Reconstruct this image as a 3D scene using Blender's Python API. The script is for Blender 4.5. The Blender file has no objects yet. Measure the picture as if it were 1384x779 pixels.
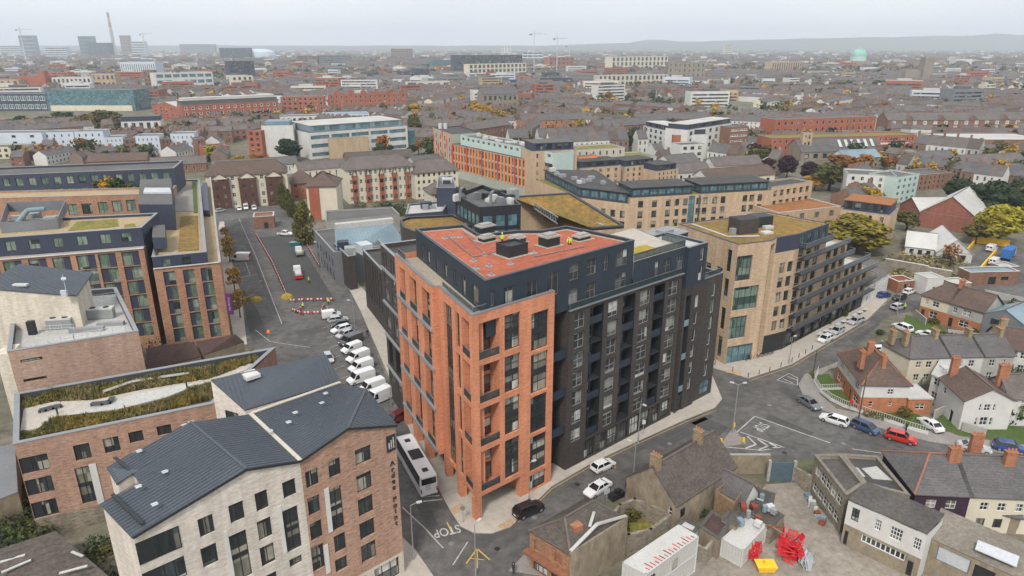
import bpy, math, random
from mathutils import Vector, Matrix, noise
S=bpy.context.scene; COL=S.collection
RND=random.Random(11)

F,HY,H,CX,CY=925.,62.,60.,692.,389.5
PIT=math.atan((CY-HY)/F); CP,SP=math.cos(PIT),math.sin(PIT)
def ray(x,y):
    u=(x-CX)/F; v=(CY-y)/F
    return (u,CP+v*SP,-SP+v*CP)
def P(x,y,z=0.):
    d=ray(x,y); t=(z-H)/d[2]
    return (d[0]*t,d[1]*t)
def P3(x,y,z=0.):
    a=P(x,y,z); return (a[0],a[1],z)
def W(z,*pts): return [P(x,y,z) for x,y in pts]
def UV(A,B,x,y):
    """where a sight line meets the upright plane through A and B: (distance along AB, height)"""
    d=ray(x,y); L=math.dist(A[:2],B[:2]); ex,ey=(B[0]-A[0])/L,(B[1]-A[1])/L; nx,ny=ey,-ex
    t=(A[0]*nx+A[1]*ny)/(d[0]*nx+d[1]*ny)
    return ((d[0]*t-A[0])*ex+(d[1]*t-A[1])*ey, H+d[2]*t)
def ZH(b,y):
    v=(CY-y)/F
    return H+(v*b[1]*CP-b[1]*SP)/(CP+v*SP)
def dist_cam(p): return math.sqrt(p[0]**2+p[1]**2+(p[2]-H)**2)

def _new(n):
    m=bpy.data.materials.new(n); m.use_nodes=True
    nt=m.node_tree; b=nt.nodes['Principled BSDF']; return m,nt,b
def _pos(nt,scale):
    g=nt.nodes.new('ShaderNodeNewGeometry'); mp=nt.nodes.new('ShaderNodeMapping')
    mp.inputs['Scale'].default_value=scale; nt.links.new(g.outputs['Position'],mp.inputs['Vector']); return mp.outputs[0]
def _noise(nt,scale,det=4,rough=.6):
    n=nt.nodes.new('ShaderNodeTexNoise'); n.inputs['Scale'].default_value=1; n.inputs['Detail'].default_value=det; n.inputs['Roughness'].default_value=rough
    nt.links.new(_pos(nt,scale),n.inputs['Vector']); return n.outputs['Fac']
def _ramp(nt,fac,stops,const=False):
    r=nt.nodes.new('ShaderNodeValToRGB'); e=r.color_ramp.elements
    if const: r.color_ramp.interpolation='CONSTANT'
    while len(e)<len(stops): e.new(.5)
    for i,(p,c) in enumerate(stops): e[i].position=p; e[i].color=(*c,1) if len(c)==3 else c
    nt.links.new(fac,r.inputs[0]); return r.outputs[0]
def _mix(nt,a,b,f,mode='MIX'):
    m=nt.nodes.new('ShaderNodeMix'); m.data_type='RGBA'; m.blend_type=mode
    for v,s in ((f,m.inputs[0]),(a,m.inputs[6]),(b,m.inputs[7])):
        if hasattr(v,'is_output'): nt.links.new(v,s)
        elif isinstance(v,(int,float)): s.default_value=v
        else: s.default_value=(*v,1)
    return m.outputs[2]
def cs(c,k): return tuple(min(1,x*k) for x in c)
MATS={}
def mat(n,c,c2=None,sc=(.15,.15,.15),fine=(2.5,2.5,2.5),var=.25,rough=.8,metal=0.,spec=.3,bump=0.,objvar=0.,lines=None):
    """two-tone weathered surface: broad noise between c and c2, fine speckle, optional seams (axis vector, spacing, width, factor)"""
    if n in MATS: return MATS[n]
    m,nt,b=_new(n); c2=c2 or cs(c,.72)
    lo=_ramp(nt,_noise(nt,sc,5,.65),[(.33,c),(.68,c2)])
    f=_noise(nt,fine,3,.7)
    sp=_ramp(nt,f,[(.3,(1-var,)*3),(.7,(1+var*.6,)*3)])
    col=_mix(nt,lo,sp,1.,'MULTIPLY')
    if objvar:
        oi=nt.nodes.new('ShaderNodeObjectInfo'); r=_ramp(nt,oi.outputs['Random'],[(0,(1-objvar,1-objvar,1-objvar*.8)),(1,(1+objvar*.4,)*3)]); col=_mix(nt,col,r,1.,'MULTIPLY')
    if lines:
        (ax,sp_,wd,fac)=lines
        g=nt.nodes.new('ShaderNodeNewGeometry'); d=nt.nodes.new('ShaderNodeVectorMath'); d.operation='DOT_PRODUCT'; d.inputs[1].default_value=ax
        nt.links.new(g.outputs['Position'],d.inputs[0])
        k=nt.nodes.new('ShaderNodeMath'); k.operation='MULTIPLY'; k.inputs[1].default_value=1/sp_; nt.links.new(d.outputs['Value'],k.inputs[0])
        fr=nt.nodes.new('ShaderNodeMath'); fr.operation='FRACT'; nt.links.new(k.outputs[0],fr.inputs[0])
        lt=nt.nodes.new('ShaderNodeMath'); lt.operation='LESS_THAN'; lt.inputs[1].default_value=wd; nt.links.new(fr.outputs[0],lt.inputs[0])
        col=_mix(nt,col,_mix(nt,col,(fac,fac,fac),1.,'MULTIPLY'),lt.outputs[0])
    nt.links.new(col,b.inputs['Base Color'])
    b.inputs['Roughness'].default_value=rough; b.inputs['Metallic'].default_value=metal; b.inputs['Specular IOR Level'].default_value=spec
    if bump:
        bp=nt.nodes.new('ShaderNodeBump'); bp.inputs['Strength'].default_value=bump; bp.inputs['Distance'].default_value=.05; nt.links.new(f,bp.inputs['Height']); nt.links.new(bp.outputs[0],b.inputs['Normal'])
    MATS[n]=m; return m
def brick(n,c,c2,mortar=None,var=.3,rough=.85):
    """brickwork at viewing distance: courses drawn out sideways, odd darker and paler bricks"""
    if n in MATS: return MATS[n]
    m,nt,b=_new(n)
    base=_ramp(nt,_noise(nt,(.8,.8,4.6),5,.75),[(.36,c),(.64,c2)])
    odd=_ramp(nt,_noise(nt,(1.5,1.5,6.5),3,.85),[(.34,(1-var*1.2,)*3),(.5,(1,1,1)),(.66,(1+var*.7,)*3)])
    big=_ramp(nt,_noise(nt,(.11,.11,.09),4,.6),[(.35,(.9,.9,.9)),(.7,(1.07,1.07,1.07))])
    st=_ramp(nt,_noise(nt,(.9,.9,.07),4,.6),[(.35,(.86,.85,.84)),(.6,(1.04,1.04,1.04))])
    nt.links.new(_mix(nt,_mix(nt,_mix(nt,base,odd,1.,'MULTIPLY'),big,1.,'MULTIPLY'),st,1.,'MULTIPLY'),b.inputs['Base Color'])
    b.inputs['Roughness'].default_value=rough; b.inputs['Specular IOR Level'].default_value=.25
    MATS[n]=m; return m
def glass(n,dark=(.02,.028,.032),stops=None,rough=.06,spec=.6):
    """window glass: each window gets its own mix of dark room, blind or curtain behind the pane"""
    if n in MATS: return MATS[n]
    m,nt,b=_new(n)
    stops=stops or [(0,dark),(.45,cs(dark,2.)),(.7,(.16,.15,.12)),(.85,(.06,.09,.085)),(.93,(.36,.34,.3))]
    oi=nt.nodes.new('ShaderNodeObjectInfo')
    wn=nt.nodes.new('ShaderNodeTexWhiteNoise'); wn.noise_dimensions='3D'
    g=nt.nodes.new('ShaderNodeNewGeometry'); q=nt.nodes.new('ShaderNodeVectorMath'); q.operation='SNAP'; q.inputs[1].default_value=(2.3,2.3,1.55)
    nt.links.new(g.outputs['Position'],q.inputs[0]); nt.links.new(q.outputs[0],wn.inputs['Vector'])
    ad=nt.nodes.new('ShaderNodeMath'); ad.operation='ADD'; nt.links.new(oi.outputs['Random'],ad.inputs[0]); nt.links.new(wn.outputs['Value'],ad.inputs[1])
    fr=nt.nodes.new('ShaderNodeMath'); fr.operation='FRACT'; nt.links.new(ad.outputs[0],fr.inputs[0])
    c=_ramp(nt,fr.outputs[0],stops,True)
    fl=_ramp(nt,_noise(nt,(1.7,1.7,.6),2),[(.3,(.7,.7,.7)),(.7,(1.25,1.25,1.25))])
    nt.links.new(_mix(nt,c,fl,1.,'MULTIPLY'),b.inputs['Base Color'])
    b.inputs['Roughness'].default_value=rough; b.inputs['Specular IOR Level'].default_value=spec
    MATS[n]=m; return m
def plain(n,c,rough=.6,metal=0.,spec=.4,coat=0.):
    if n in MATS: return MATS[n]
    m,nt,b=_new(n)
    r=_ramp(nt,_noise(nt,(1.3,1.3,1.3),3),[(.3,cs(c,.9)),(.7,cs(c,1.06))]); nt.links.new(r,b.inputs['Base Color'])
    b.inputs['Roughness'].default_value=rough; b.inputs['Metallic'].default_value=metal; b.inputs['Specular IOR Level'].default_value=spec; b.inputs['Coat Weight'].default_value=coat
    MATS[n]=m; return m
def leafmat(n,a,b2,c):
    if n in MATS: return MATS[n]
    m,nt,b=_new(n)
    f=_noise(nt,(.9,.9,.9),4,.75)
    oi=nt.nodes.new('ShaderNodeObjectInfo')
    col=_ramp(nt,f,[(.3,a),(.5,b2),(.68,c)])
    ov=_ramp(nt,oi.outputs['Random'],[(0,(.75,.8,.75)),(1,(1.2,1.1,1.)) ])
    nt.links.new(_mix(nt,col,ov,1.,'MULTIPLY'),b.inputs['Base Color']); b.inputs['Roughness'].default_value=.75; b.inputs['Specular IOR Level'].default_value=.2
    MATS[n]=m; return m

class MB:
    def __init__(s): s.v=[];s.f=[];s.m=[]
    def face(s,pts,mi=0):
        n=len(s.v); s.v+=[(p[0],p[1],p[2]) for p in pts]; s.f.append(tuple(range(n,n+len(pts)))); s.m.append(mi)
    def grid8(s,b,t,mi=0,mt=None,bottom=True):
        n=len(s.v); k=len(b); s.v+=[tuple(p) for p in b]+[tuple(p) for p in t]
        for i in range(k):
            j=(i+1)%k; s.f.append((n+i,n+j,n+k+j,n+k+i)); s.m.append(mi)
        s.f.append(tuple(range(n+k,n+2*k))); s.m.append(mi if mt is None else mt)
        if bottom: s.f.append(tuple(range(n+k-1,n-1,-1))); s.m.append(mi)
    def box(s,c,d,rz=0.,mi=0,mt=None,bottom=True):
        """c = middle of the base, d = size"""
        ca,sa=math.cos(rz),math.sin(rz); b=[];t=[]
        for sx,sy in ((-1,-1),(1,-1),(1,1),(-1,1)):
            x,y=sx*d[0]/2,sy*d[1]/2; X,Y=c[0]+x*ca-y*sa,c[1]+x*sa+y*ca
            b.append((X,Y,c[2])); t.append((X,Y,c[2]+d[2]))
        s.grid8(b,t,mi,mt,bottom)
    def prism(s,poly,z0,z1,mi=0,mt=None,bottom=True):
        s.grid8([(p[0],p[1],z0) for p in poly],[(p[0],p[1],z1) for p in poly],mi,mt,bottom)
    def slab(s,pts,t,mi=0,ms=None):
        """sloping sheet with thickness t under it (points counter-clockwise from above)"""
        n=len(s.v);k=len(pts); s.v+=[tuple(p) for p in pts]+[(p[0],p[1],p[2]-t) for p in pts]
        s.f.append(tuple(range(n,n+k))); s.m.append(mi)
        s.f.append(tuple(range(n+2*k-1,n+k-1,-1))); s.m.append(mi)
        for i in range(k):
            j=(i+1)%k; s.f.append((n+j,n+i,n+k+i,n+k+j)); s.m.append(mi if ms is None else ms)
    def tube(s,p,q,r0,r1=None,n=8,mi=0,cap=True):
        r1=r0 if r1 is None else r1; p,q=Vector(p),Vector(q); d=(q-p).normalized()
        a=d.cross(Vector((0,0,1)) if abs(d.z)<.9 else Vector((1,0,0))).normalized(); b=d.cross(a)
        k=len(s.v)
        for c,r in ((p,r0),(q,r1)):
            for i in range(n):
                t=2*math.pi*i/n; s.v.append(tuple(c+a*(r*math.cos(t))+b*(r*math.sin(t))))
        for i in range(n):
            j=(i+1)%n; s.f.append((k+j,k+i,k+n+i,k+n+j)); s.m.append(mi)
        if cap: s.f.append(tuple(range(k+2*n-1,k+n-1,-1))); s.m.append(mi); s.f.append(tuple(range(k,k+n))); s.m.append(mi)
    def bar(s,p,q,w,h=None,mi=0):
        h=h or w; p,q=Vector(p),Vector(q); d=(q-p).normalized()
        a=d.cross(Vector((0,0,1)) if abs(d.z)<.95 else Vector((1,0,0))).normalized()*(w/2); b=a.cross(d).normalized()*(h/2)
        s.grid8([p-a-b,p+a-b,p+a+b,p-a+b],[q-a-b,q+a-b,q+a+b,q-a+b],mi)
    def mesh(s,name,mats,smooth=False):
        me=bpy.data.meshes.new(name); me.from_pydata(s.v,[],s.f)
        for m in mats: me.materials.append(m)
        me.polygons.foreach_set('material_index',s.m)
        if smooth: me.polygons.foreach_set('use_smooth',[True]*len(s.f))
        me.update(); return me
    def build(s,name,mats,parent=None,smooth=False,local=False):
        if not isinstance(mats,(list,tuple)): mats=[mats]
        if parent is not None and not local:
            o=wloc(parent); s.v=[(a-o[0],b-o[1],c-o[2]) for a,b,c in s.v]
        return link(name,s.mesh(name,mats,smooth),parent)
def wloc(o):
    x=Vector((0,0,0))
    while o is not None: x=x+o.location; o=o.parent
    return x
def link(name,me,parent=None):
    o=bpy.data.objects.new(name,me); COL.objects.link(o)
    if parent is not None: o.parent=parent
    return o
def tag(o,label=None,cat=None,group=None,kind=None):
    if label: o['label']=label
    if cat: o['category']=cat
    if group: o['group']=group
    if kind: o['kind']=kind
    return o
def thing(name,label,cat,loc=(0,0,0),rz=0.,group=None):
    o=bpy.data.objects.new(name,None); COL.objects.link(o); o.empty_display_size=.5
    o.location=loc if len(loc)==3 else (loc[0],loc[1],0); o.rotation_euler=(0,0,rz)
    return tag(o,label,cat,group)
def dup(root,loc,rz=0.,label=None,group=None,sc=None):
    r=root.copy(); COL.objects.link(r); r.location=loc; r.rotation_euler=(0,0,rz)
    if sc: r.scale=sc
    if label: r['label']=label
    if group: r['group']=group
    for ch in root.children:
        c=ch.copy(); COL.objects.link(c); c.parent=r
        for g in ch.children:
            d=g.copy(); COL.objects.link(d); d.parent=c
    return r

def inset(poly,t):
    n=len(poly); out=[]
    for i in range(n):
        a,b,c=Vector(poly[i-1][:2]),Vector(poly[i][:2]),Vector(poly[(i+1)%n][:2])
        d1=(b-a).normalized(); d2=(c-b).normalized(); n1=Vector((-d1.y,d1.x)); n2=Vector((-d2.y,d2.x))
        k=1+n1.dot(n2); m=(n1+n2)/max(k,.3); out.append((b.x+m.x*t,b.y+m.y*t))
    return out
WCACHE={}
def winmesh(w,h,st):
    key=(round(w,2),round(h,2),st)
    if key in WCACHE: return WCACHE[key]
    nx,ny,fm,gm,fw=st[:5]; rest=st[5:]
    mb=MB(); t=.07
    def fr(x0,x1,z0,z1): mb.grid8([(x0,0,z0),(x1,0,z0),(x1,t,z0),(x0,t,z0)],[(x0,0,z1),(x1,0,z1),(x1,t,z1),(x0,t,z1)],0)
    fr(0,fw,0,h); fr(w-fw,w,0,h); fr(fw,w-fw,0,fw); fr(fw,w-fw,h-fw,h)
    for i in range(1,nx): x=w*i/nx; fr(x-fw/2,x+fw/2,fw,h-fw)
    for i in range(1,ny):
        z=h*i/ny
        for j in range(nx): 
            a=fw if j==0 else w*j/nx+fw/2; b=w-fw if j==nx-1 else w*(j+1)/nx-fw/2
            fr(a,b,z-fw/2,z+fw/2)
    mb.face([(0,t*.7,0),(w,t*.7,0),(w,t*.7,h),(0,t*.7,h)],1)
    if rest: # side panel (solid) share on the left (+) or right (-)
        p=rest[0]
        if p=='band':
            a,b=h*rest[2],h*rest[3]; mb.grid8([(fw,-.015,a),(w-fw,-.015,a),(w-fw,t*.6,a),(fw,t*.6,a)],[(fw,-.015,b),(w-fw,-.015,b),(w-fw,t*.6,b),(fw,t*.6,b)],2); p=0
        x0,x1=(0,w*p) if p>0 else (w*(1+p),w)
        if p: mb.grid8([(x0,-.01,0),(x1,-.01,0),(x1,t*.6,0),(x0,t*.6,0)],[(x0,-.01,h),(x1,-.01,h),(x1,t*.6,h),(x0,t*.6,h)],2)
    me=mb.mesh('window',[MATS[fm],MATS[gm]]+([MATS[rest[1]]] if rest else []))
    WCACHE[key]=me; return me
WINS={}
def facade(root,mb,A,B,z0,z1,ops,mi=0,dep=.18,ri=None):
    """wall from A to B (left to right seen from outside) with real openings; ops = (u0,u1,z0,z1,style[,depth[,label]])"""
    L=math.dist(A[:2],B[:2]); ex,ey=(B[0]-A[0])/L,(B[1]-A[1])/L; nx,ny=ey,-ex
    pt=lambda u,z,d=0: (A[0]+ex*u-nx*d,A[1]+ey*u-ny*d,z)
    ri0=mi if ri is None else ri
    ops=[o for o in ops if o[0]>=-.001 and o[1]<=L+.001 and o[1]-o[0]>.05]
    us=sorted({0.,L,*[round(o[0],3) for o in ops],*[round(o[1],3) for o in ops]}); us=[u for u in us if u<=L+1e-6]
    for i in range(len(us)-1):
        a,b=us[i],us[i+1]
        if b-a<1e-4: continue
        mid=(a+b)/2; segs=sorted([(o[2],o[3]) for o in ops if o[0]-.002<=mid<=o[1]+.002]); z=z0
        for s0,s1 in segs:
            if s0>z+1e-4: mb.face([pt(a,z),pt(b,z),pt(b,s0),pt(a,s0)],mi)
            z=max(z,s1)
        if z1>z+1e-4: mb.face([pt(a,z),pt(b,z),pt(b,z1),pt(a,z1)],mi)
    for o in ops:
        u0,u1,v0,v1,st=o[:5]; ri=st if isinstance(st,int) else ri0; d=o[5] if len(o)>5 and o[5] else dep
        mb.face([pt(u0,v0),pt(u0,v0,d),pt(u0,v1,d),pt(u0,v1)],ri); mb.face([pt(u1,v0,d),pt(u1,v0),pt(u1,v1),pt(u1,v1,d)],ri)
        mb.face([pt(u0,v0),pt(u1,v0),pt(u1,v0,d),pt(u0,v0,d)],ri); mb.face([pt(u0,v1,d),pt(u1,v1,d),pt(u1,v1),pt(u0,v1)],ri)
        if isinstance(st,int): mb.face([pt(u0,v0,d),pt(u1,v0,d),pt(u1,v1,d),pt(u0,v1,d)],st)
        elif st is not None:
            p=pt(u0,v0,d); w,h=u1-u0,v1-v0
            WINS.setdefault(root.name,[]).append((w*h/dist_cam(p)**2,winmesh(w,h,st),p,math.atan2(ey,ex)))
def finish(root,limit=95,name='window'):
    ws=sorted(WINS.pop(root.name,[]),key=lambda w:-w[0]); o=root.location
    for sc,me,p,rz in ws[:limit]:
        x=link(name,me,root); x.location=(p[0]-o[0],p[1]-o[1],p[2]-o[2]); x.rotation_euler=(0,0,rz)
    if len(ws)>limit:
        allm=[];v=[];f=[];mi=[]
        for sc,me,p,rz in ws[limit:]:
            ca,sa=math.cos(rz),math.sin(rz); k=len(v)
            mm=[]
            for m in me.materials:
                if m not in allm: allm.append(m)
                mm.append(allm.index(m))
            v+=[(p[0]-o[0]+q.co.x*ca-q.co.y*sa,p[1]-o[1]+q.co.x*sa+q.co.y*ca,p[2]-o[2]+q.co.z) for q in me.vertices]
            for pl in me.polygons: f.append([k+i for i in pl.vertices]); mi.append(mm[pl.material_index])
        me=bpy.data.meshes.new(name); me.from_pydata(v,[],f)
        for m in allm: me.materials.append(m)
        me.polygons.foreach_set('material_index',mi)
        tag(link(name,me,root),kind='stuff')
def gridops(L,cols,w,rows,st,m0=.8,m1=.8,skip=()):
    out=[]; sp=(L-m0-m1)/cols
    for i in range(cols):
        c=m0+sp*(i+.5)
        for j,(a,b) in enumerate(rows):
            if (i,j) in skip: continue
            out.append((c-w/2,c+w/2,a,b,st))
    return out
def floors(z0,n,h,sill,wh): return [(z0+h*i+sill,z0+h*i+sill+wh) for i in range(n)]
def parapet_roof(root,poly,z,par,rmat,cmat,wmat,t=.35,cop=.08,roof_name='roof'):
    """flat roof deck at z inside a parapet of height par, with a coping strip"""
    ins=inset(poly,t); ci=inset(poly,-.06); cj=inset(poly,t+.06)
    mb=MB(); n=len(poly)
    for i in range(n):
        j=(i+1)%n
        mb.face([(*ins[j],z),(*ins[i],z),(*ins[i],z+par),(*ins[j],z+par)],0)
    mb.build('parapet',[wmat],root)
    c=MB()
    for i in range(n):
        j=(i+1)%n
        a,b,d,e=ci[i],ci[j],cj[j],cj[i]; zt=z+par
        c.face([(*a,zt+cop),(*b,zt+cop),(*d,zt+cop),(*e,zt+cop)]); c.face([(*a,zt),(*b,zt),(*b,zt+cop),(*a,zt+cop)]); c.face([(*d,zt),(*e,zt),(*e,zt+cop),(*d,zt+cop)])
        c.face([(*b,zt),(*a,zt),(*e,zt),(*d,zt)])
    c.build('coping',[cmat],root)
    r=MB(); r.face([(*p,z) for p in ins]); return r.build(roof_name,[rmat],root)
def walls(root,poly,z0,z1,wmat,spec=None,name='wall',skip=(),extra=None,dep=.18):
    mb=MB(); spec=spec or {}; n=len(poly)
    for i in range(n):
        if i in skip: continue
        A,B=poly[i],poly[(i+1)%n]; L=math.dist(A,B)
        s=spec.get(i,[]); ops=s(L,A,B) if callable(s) else s
        facade(root,mb,A,B,z0,z1,ops,0,dep)
    return mb.build(name,[wmat]+(extra or []),root)
def cen(poly): return (sum(p[0] for p in poly)/len(poly),sum(p[1] for p in poly)/len(poly))
def ccw(poly):
    a=sum(poly[i-1][0]*poly[i][1]-poly[i][0]*poly[i-1][1] for i in range(len(poly)))
    return list(poly) if a>0 else list(poly)[::-1]
FOOT=[]
def flatbld(name,label,cat,poly,h,wmat,spec=None,rmat=None,cmat=None,par=.7,group=None,z0=0.,done=True,limit=95,dep=.18,plant=0):
    c=cen(poly); FOOT.append(poly); root=thing(name,label,cat,(c[0],c[1],0),0,group)
    walls(root,poly,z0,h,wmat,spec,dep=dep); parapet_roof(root,poly,h-par,par,rmat or MATS['roof_grey'],cmat or MATS['coping'],wmat)
    rr=random.Random(int(abs(c[0]*7+c[1]*13)))
    for i in range(plant):
        a,b=rr.uniform(.25,.75),rr.uniform(.3,.7); q=[poly[0][k]*(1-a)*(1-b)+poly[1][k]*a*(1-b)+poly[2][k]*a*b+poly[3 if len(poly)>3 else 0][k]*(1-a)*b for k in (0,1)]
        mb=MB(); mb.box((*q,h-par),(rr.uniform(1.5,4),rr.uniform(1.2,3),rr.uniform(.9,2.2)),rr.uniform(0,.3)); mb.build('rooftop_unit',[MATS[rr.choice(['unit_grey','unit_white','navy'])]],root)
    if done: finish(root,limit)
    return root
def unit(d): 
    l=math.hypot(*d); return (d[0]/l,d[1]/l)
def rect(A,B,depth):
    """front edge A->B seen from the camera, going back by depth"""
    e=unit((B[0]-A[0],B[1]-A[1])); n=(-e[1],e[0])
    return [A,B,(B[0]+n[0]*depth,B[1]+n[1]*depth),(A[0]+n[0]*depth,A[1]+n[1]*depth)]
def gable(root,poly,eave,ridge,rmat,wmat,axis=0,over=.3,t=.14,hip=(0,0),ops=None,name='roof',ridge_mat=None):
    """pitched roof on a 4-corner plan. axis 0: ridge runs along edge 0; hip = run-in of the ridge at each end (m)"""
    p=[Vector((*q,eave)) for q in poly]
    if axis: p=p[1:]+p[:1]
    a=(p[0]+p[3])/2; b=(p[1]+p[2])/2; d=(b-a).normalized(); w=(p[3]-p[0]).normalized()
    ra=a+d*hip[0]; rb=b-d*hip[1]; ra.z=rb.z=ridge
    hw=(p[3]-p[0]).length/2; sl=(ridge-eave)/hw; dz=Vector((0,0,-over*sl))
    oa=-d*(over if hip[0]==0 else over); ob=d*over
    mb=MB(); up=Vector((0,0,t))
    e0=p[0]-w*over+dz+oa+up; e1=p[1]-w*over+dz+ob+up; e2=p[2]+w*over+dz+ob+up; e3=p[3]+w*over+dz+oa+up
    r0=ra+up+(oa if hip[0]==0 else Vector()); r1=rb+up+(ob if hip[1]==0 else Vector())
    mb.slab([e0,e1,r1,r0],t); mb.slab([e2,e3,r0,r1],t)
    if hip[0]>0: mb.slab([e3,e0,r0],t)
    if hip[1]>0: mb.slab([e1,e2,r1],t)
    o=mb.build(name,[rmat],root)
    rm=MB(); rm.bar(r0+Vector((0,0,.03)),r1+Vector((0,0,.03)),.28,.16)
    for h_,c in ((hip[0],(e3,e0,r0)),(hip[1],(e1,e2,r1))):
        if h_>0: rm.bar(c[0]+Vector((0,0,.02)),c[2]+Vector((0,0,.03)),.24,.14); rm.bar(c[1]+Vector((0,0,.02)),c[2]+Vector((0,0,.03)),.24,.14)
    rm.build('ridge_tile',[ridge_mat or MATS['ridge']],o)
    if wmat:
        for k_,f_ in ((0,[p[3],p[0],ra]),(1,[p[1],p[2],rb])):
            if hip[k_]==0: g=MB(); g.face(f_); g.build('gable_wall',[wmat],root)
    return o
def chimney(root,x,y,z0,z1,w=.9,d=.6,rz=0.,m='chim',pots=3):
    mb=MB(); mb.box((x,y,z0),(w,d,z1-z0),rz); mb.box((x,y,z1),(w+.16,d+.16,.14),rz); o=mb.build('chimney',[MATS[m]],root)
    q=MB(); ca,sa=math.cos(rz),math.sin(rz)
    for i in range(pots):
        k=(i-(pots-1)/2)*w/pots; q.tube((x+k*ca,y+k*sa,z1+.14),(x+k*ca,y+k*sa,z1+.55),.13,.1,8)
    q.build('chimney_pot',[MATS['terracotta']],o)
    return o

mat('asphalt',(.084,.079,.076),(.152,.144,.136),sc=(.075,.075,.075),fine=(.6,.6,.6),var=.28,rough=.9)
mat('asphalt_new',(.058,.056,.056),(.078,.075,.073),sc=(.12,.12,.12),fine=(1.5,1.5,1.5),var=.15,rough=.9)
mat('asphalt_patch',(.075,.072,.07),(.1,.095,.09),sc=(.4,.4,.4),var=.2,rough=.9)
mat('paving',(.47,.42,.36),(.40,.36,.31),sc=(.12,.12,.12),fine=(.9,.9,.9),var=.13,rough=.85,lines=((.74,.67,0),1.2,.05,.86))
mat('paving_old',(.3,.275,.25),(.24,.22,.2),sc=(.2,.2,.2),var=.2,rough=.9)
mat('tactile',(.48,.34,.2),(.42,.3,.18),sc=(.8,.8,.8),rough=.85)
mat('kerb',(.36,.34,.32),(.3,.28,.26),rough=.85)
mat('ground_mix',(.2,.175,.145),(.105,.11,.06),sc=(.035,.035,.035),fine=(.3,.3,.3),var=.45,rough=.95)
mat('yard_concrete',(.34,.3,.25),(.23,.2,.165),sc=(.16,.16,.16),fine=(1.1,1.1,1.1),var=.28,rough=.92)
mat('white_line',(.58,.57,.54),(.33,.32,.3),sc=(.9,.9,.9),var=.3,rough=.7)
mat('yellow_line',(.6,.4,.1),(.45,.3,.08),sc=(.9,.9,.9),var=.2,rough=.7)
mat('grass',(.06,.11,.025),(.095,.125,.035),sc=(.5,.5,.5),fine=(4,4,4),var=.4,rough=.95)
mat('soil',(.12,.09,.06),(.08,.065,.04),sc=(.3,.3,.3),var=.4,rough=.95)
brick('orange_brick',(.65,.275,.155),(.54,.215,.12),var=.2)
brick('red_brick',(.40,.135,.075),(.32,.1,.06),var=.25)
brick('hotel_brick',(.44,.25,.165),(.34,.18,.115),var=.3)
brick('ardee_red',(.46,.295,.215),(.35,.21,.155),var=.34)
brick('ardee_white',(.68,.62,.55),(.56,.5,.44),var=.18)
brick('side_brick',(.45,.32,.25),(.35,.24,.185),var=.25)
brick('pale_brick',(.66,.6,.5),(.56,.5,.41),var=.18)
brick('dark_brick',(.076,.065,.06),(.053,.047,.044),var=.3)
brick('tan_brick',(.55,.41,.28),(.45,.325,.215),var=.2)
brick('tan_brick_far',(.5,.36,.235),(.42,.3,.19),var=.18)
brick('house_brick',(.5,.21,.105),(.38,.15,.075),var=.25)
brick('ivy_brick',(.13,.06,.045),(.08,.04,.03),var=.4); brick('brown_brick',(.27,.15,.1),(.2,.11,.08),var=.3)
brick('stone_wall',(.32,.28,.22),(.21,.18,.14),var=.4)
brick('yellow_brick',(.5,.38,.25),(.4,.3,.19),var=.25)
mat('navy',(.032,.045,.062),(.026,.037,.052),sc=(.2,.2,.2),var=.1,rough=.5,spec=.35,lines=((.76,.65,0),.6,.1,.7))
mat('navy_side',(.032,.045,.062),(.026,.037,.052),sc=(.2,.2,.2),var=.1,rough=.5,spec=.35,lines=((-.42,.9,0),.6,.1,.7))
mat('hotel_navy',(.05,.058,.09),(.042,.05,.078),sc=(.2,.2,.2),var=.08,rough=.5,lines=((1,0,0),.5,.08,.8))
mat('dark_metal',(.03,.033,.037),(.024,.026,.03),var=.1,rough=.5)
mat('grey_metal',(.2,.21,.225),(.16,.17,.18),var=.12,rough=.5)
mat('pale_metal',(.52,.54,.56),(.42,.44,.46),var=.12,rough=.45)
mat('zinc_blue',(.22,.3,.34),(.16,.22,.26),sc=(.12,.12,.12),var=.18,rough=.5,lines=((.9,.4,0),.9,.08,.75))
mat('seam_roof',(.072,.083,.1),(.057,.067,.082),sc=(.15,.15,.15),var=.12,rough=.5,spec=.4)
mat('coping',(.27,.28,.29),(.22,.23,.24),var=.1,rough=.55)
mat('coping_dark',(.07,.075,.085),(.055,.06,.07),var=.1,rough=.55)
mat('coping_white',(.55,.54,.515),(.42,.405,.38),var=.15,rough=.7)
brick('derelict_brick',(.4,.21,.12),(.26,.14,.09),var=.4); brick('shed_brick',(.33,.13,.09),(.25,.095,.07)); mat('red_roof',(.43,.125,.068),(.34,.095,.057),sc=(.13,.13,.13),fine=(1.6,1.6,1.6),var=.32,rough=.95)
mat('sedum',(.29,.165,.04),(.17,.125,.042),sc=(.13,.13,.13),fine=(1.,1.,1.),var=.4,rough=.95)
mat('sedum_green',(.24,.2,.04),(.14,.15,.04),sc=(.3,.3,.3),fine=(1.6,1.6,1.6),var=.4,rough=.95)
mat('sedum_yellow',(.42,.3,.03),(.3,.24,.04),sc=(.5,.5,.5),var=.35,rough=.95)
mat('sedum_rust',(.34,.13,.05),(.24,.13,.05),sc=(.12,.12,.12),fine=(1.,1.,1.),var=.4,rough=.95)
mat('gravel',(.42,.36,.28),(.34,.29,.22),fine=(3,3,3),var=.35,rough=.95)
mat('ballast',(.42,.32,.19),(.35,.27,.16),sc=(.3,.3,.3),fine=(3,3,3),var=.3,rough=.95)
mat('roof_grey',(.14,.135,.13),(.1,.097,.093),sc=(.1,.1,.1),var=.25,rough=.9)
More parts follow.
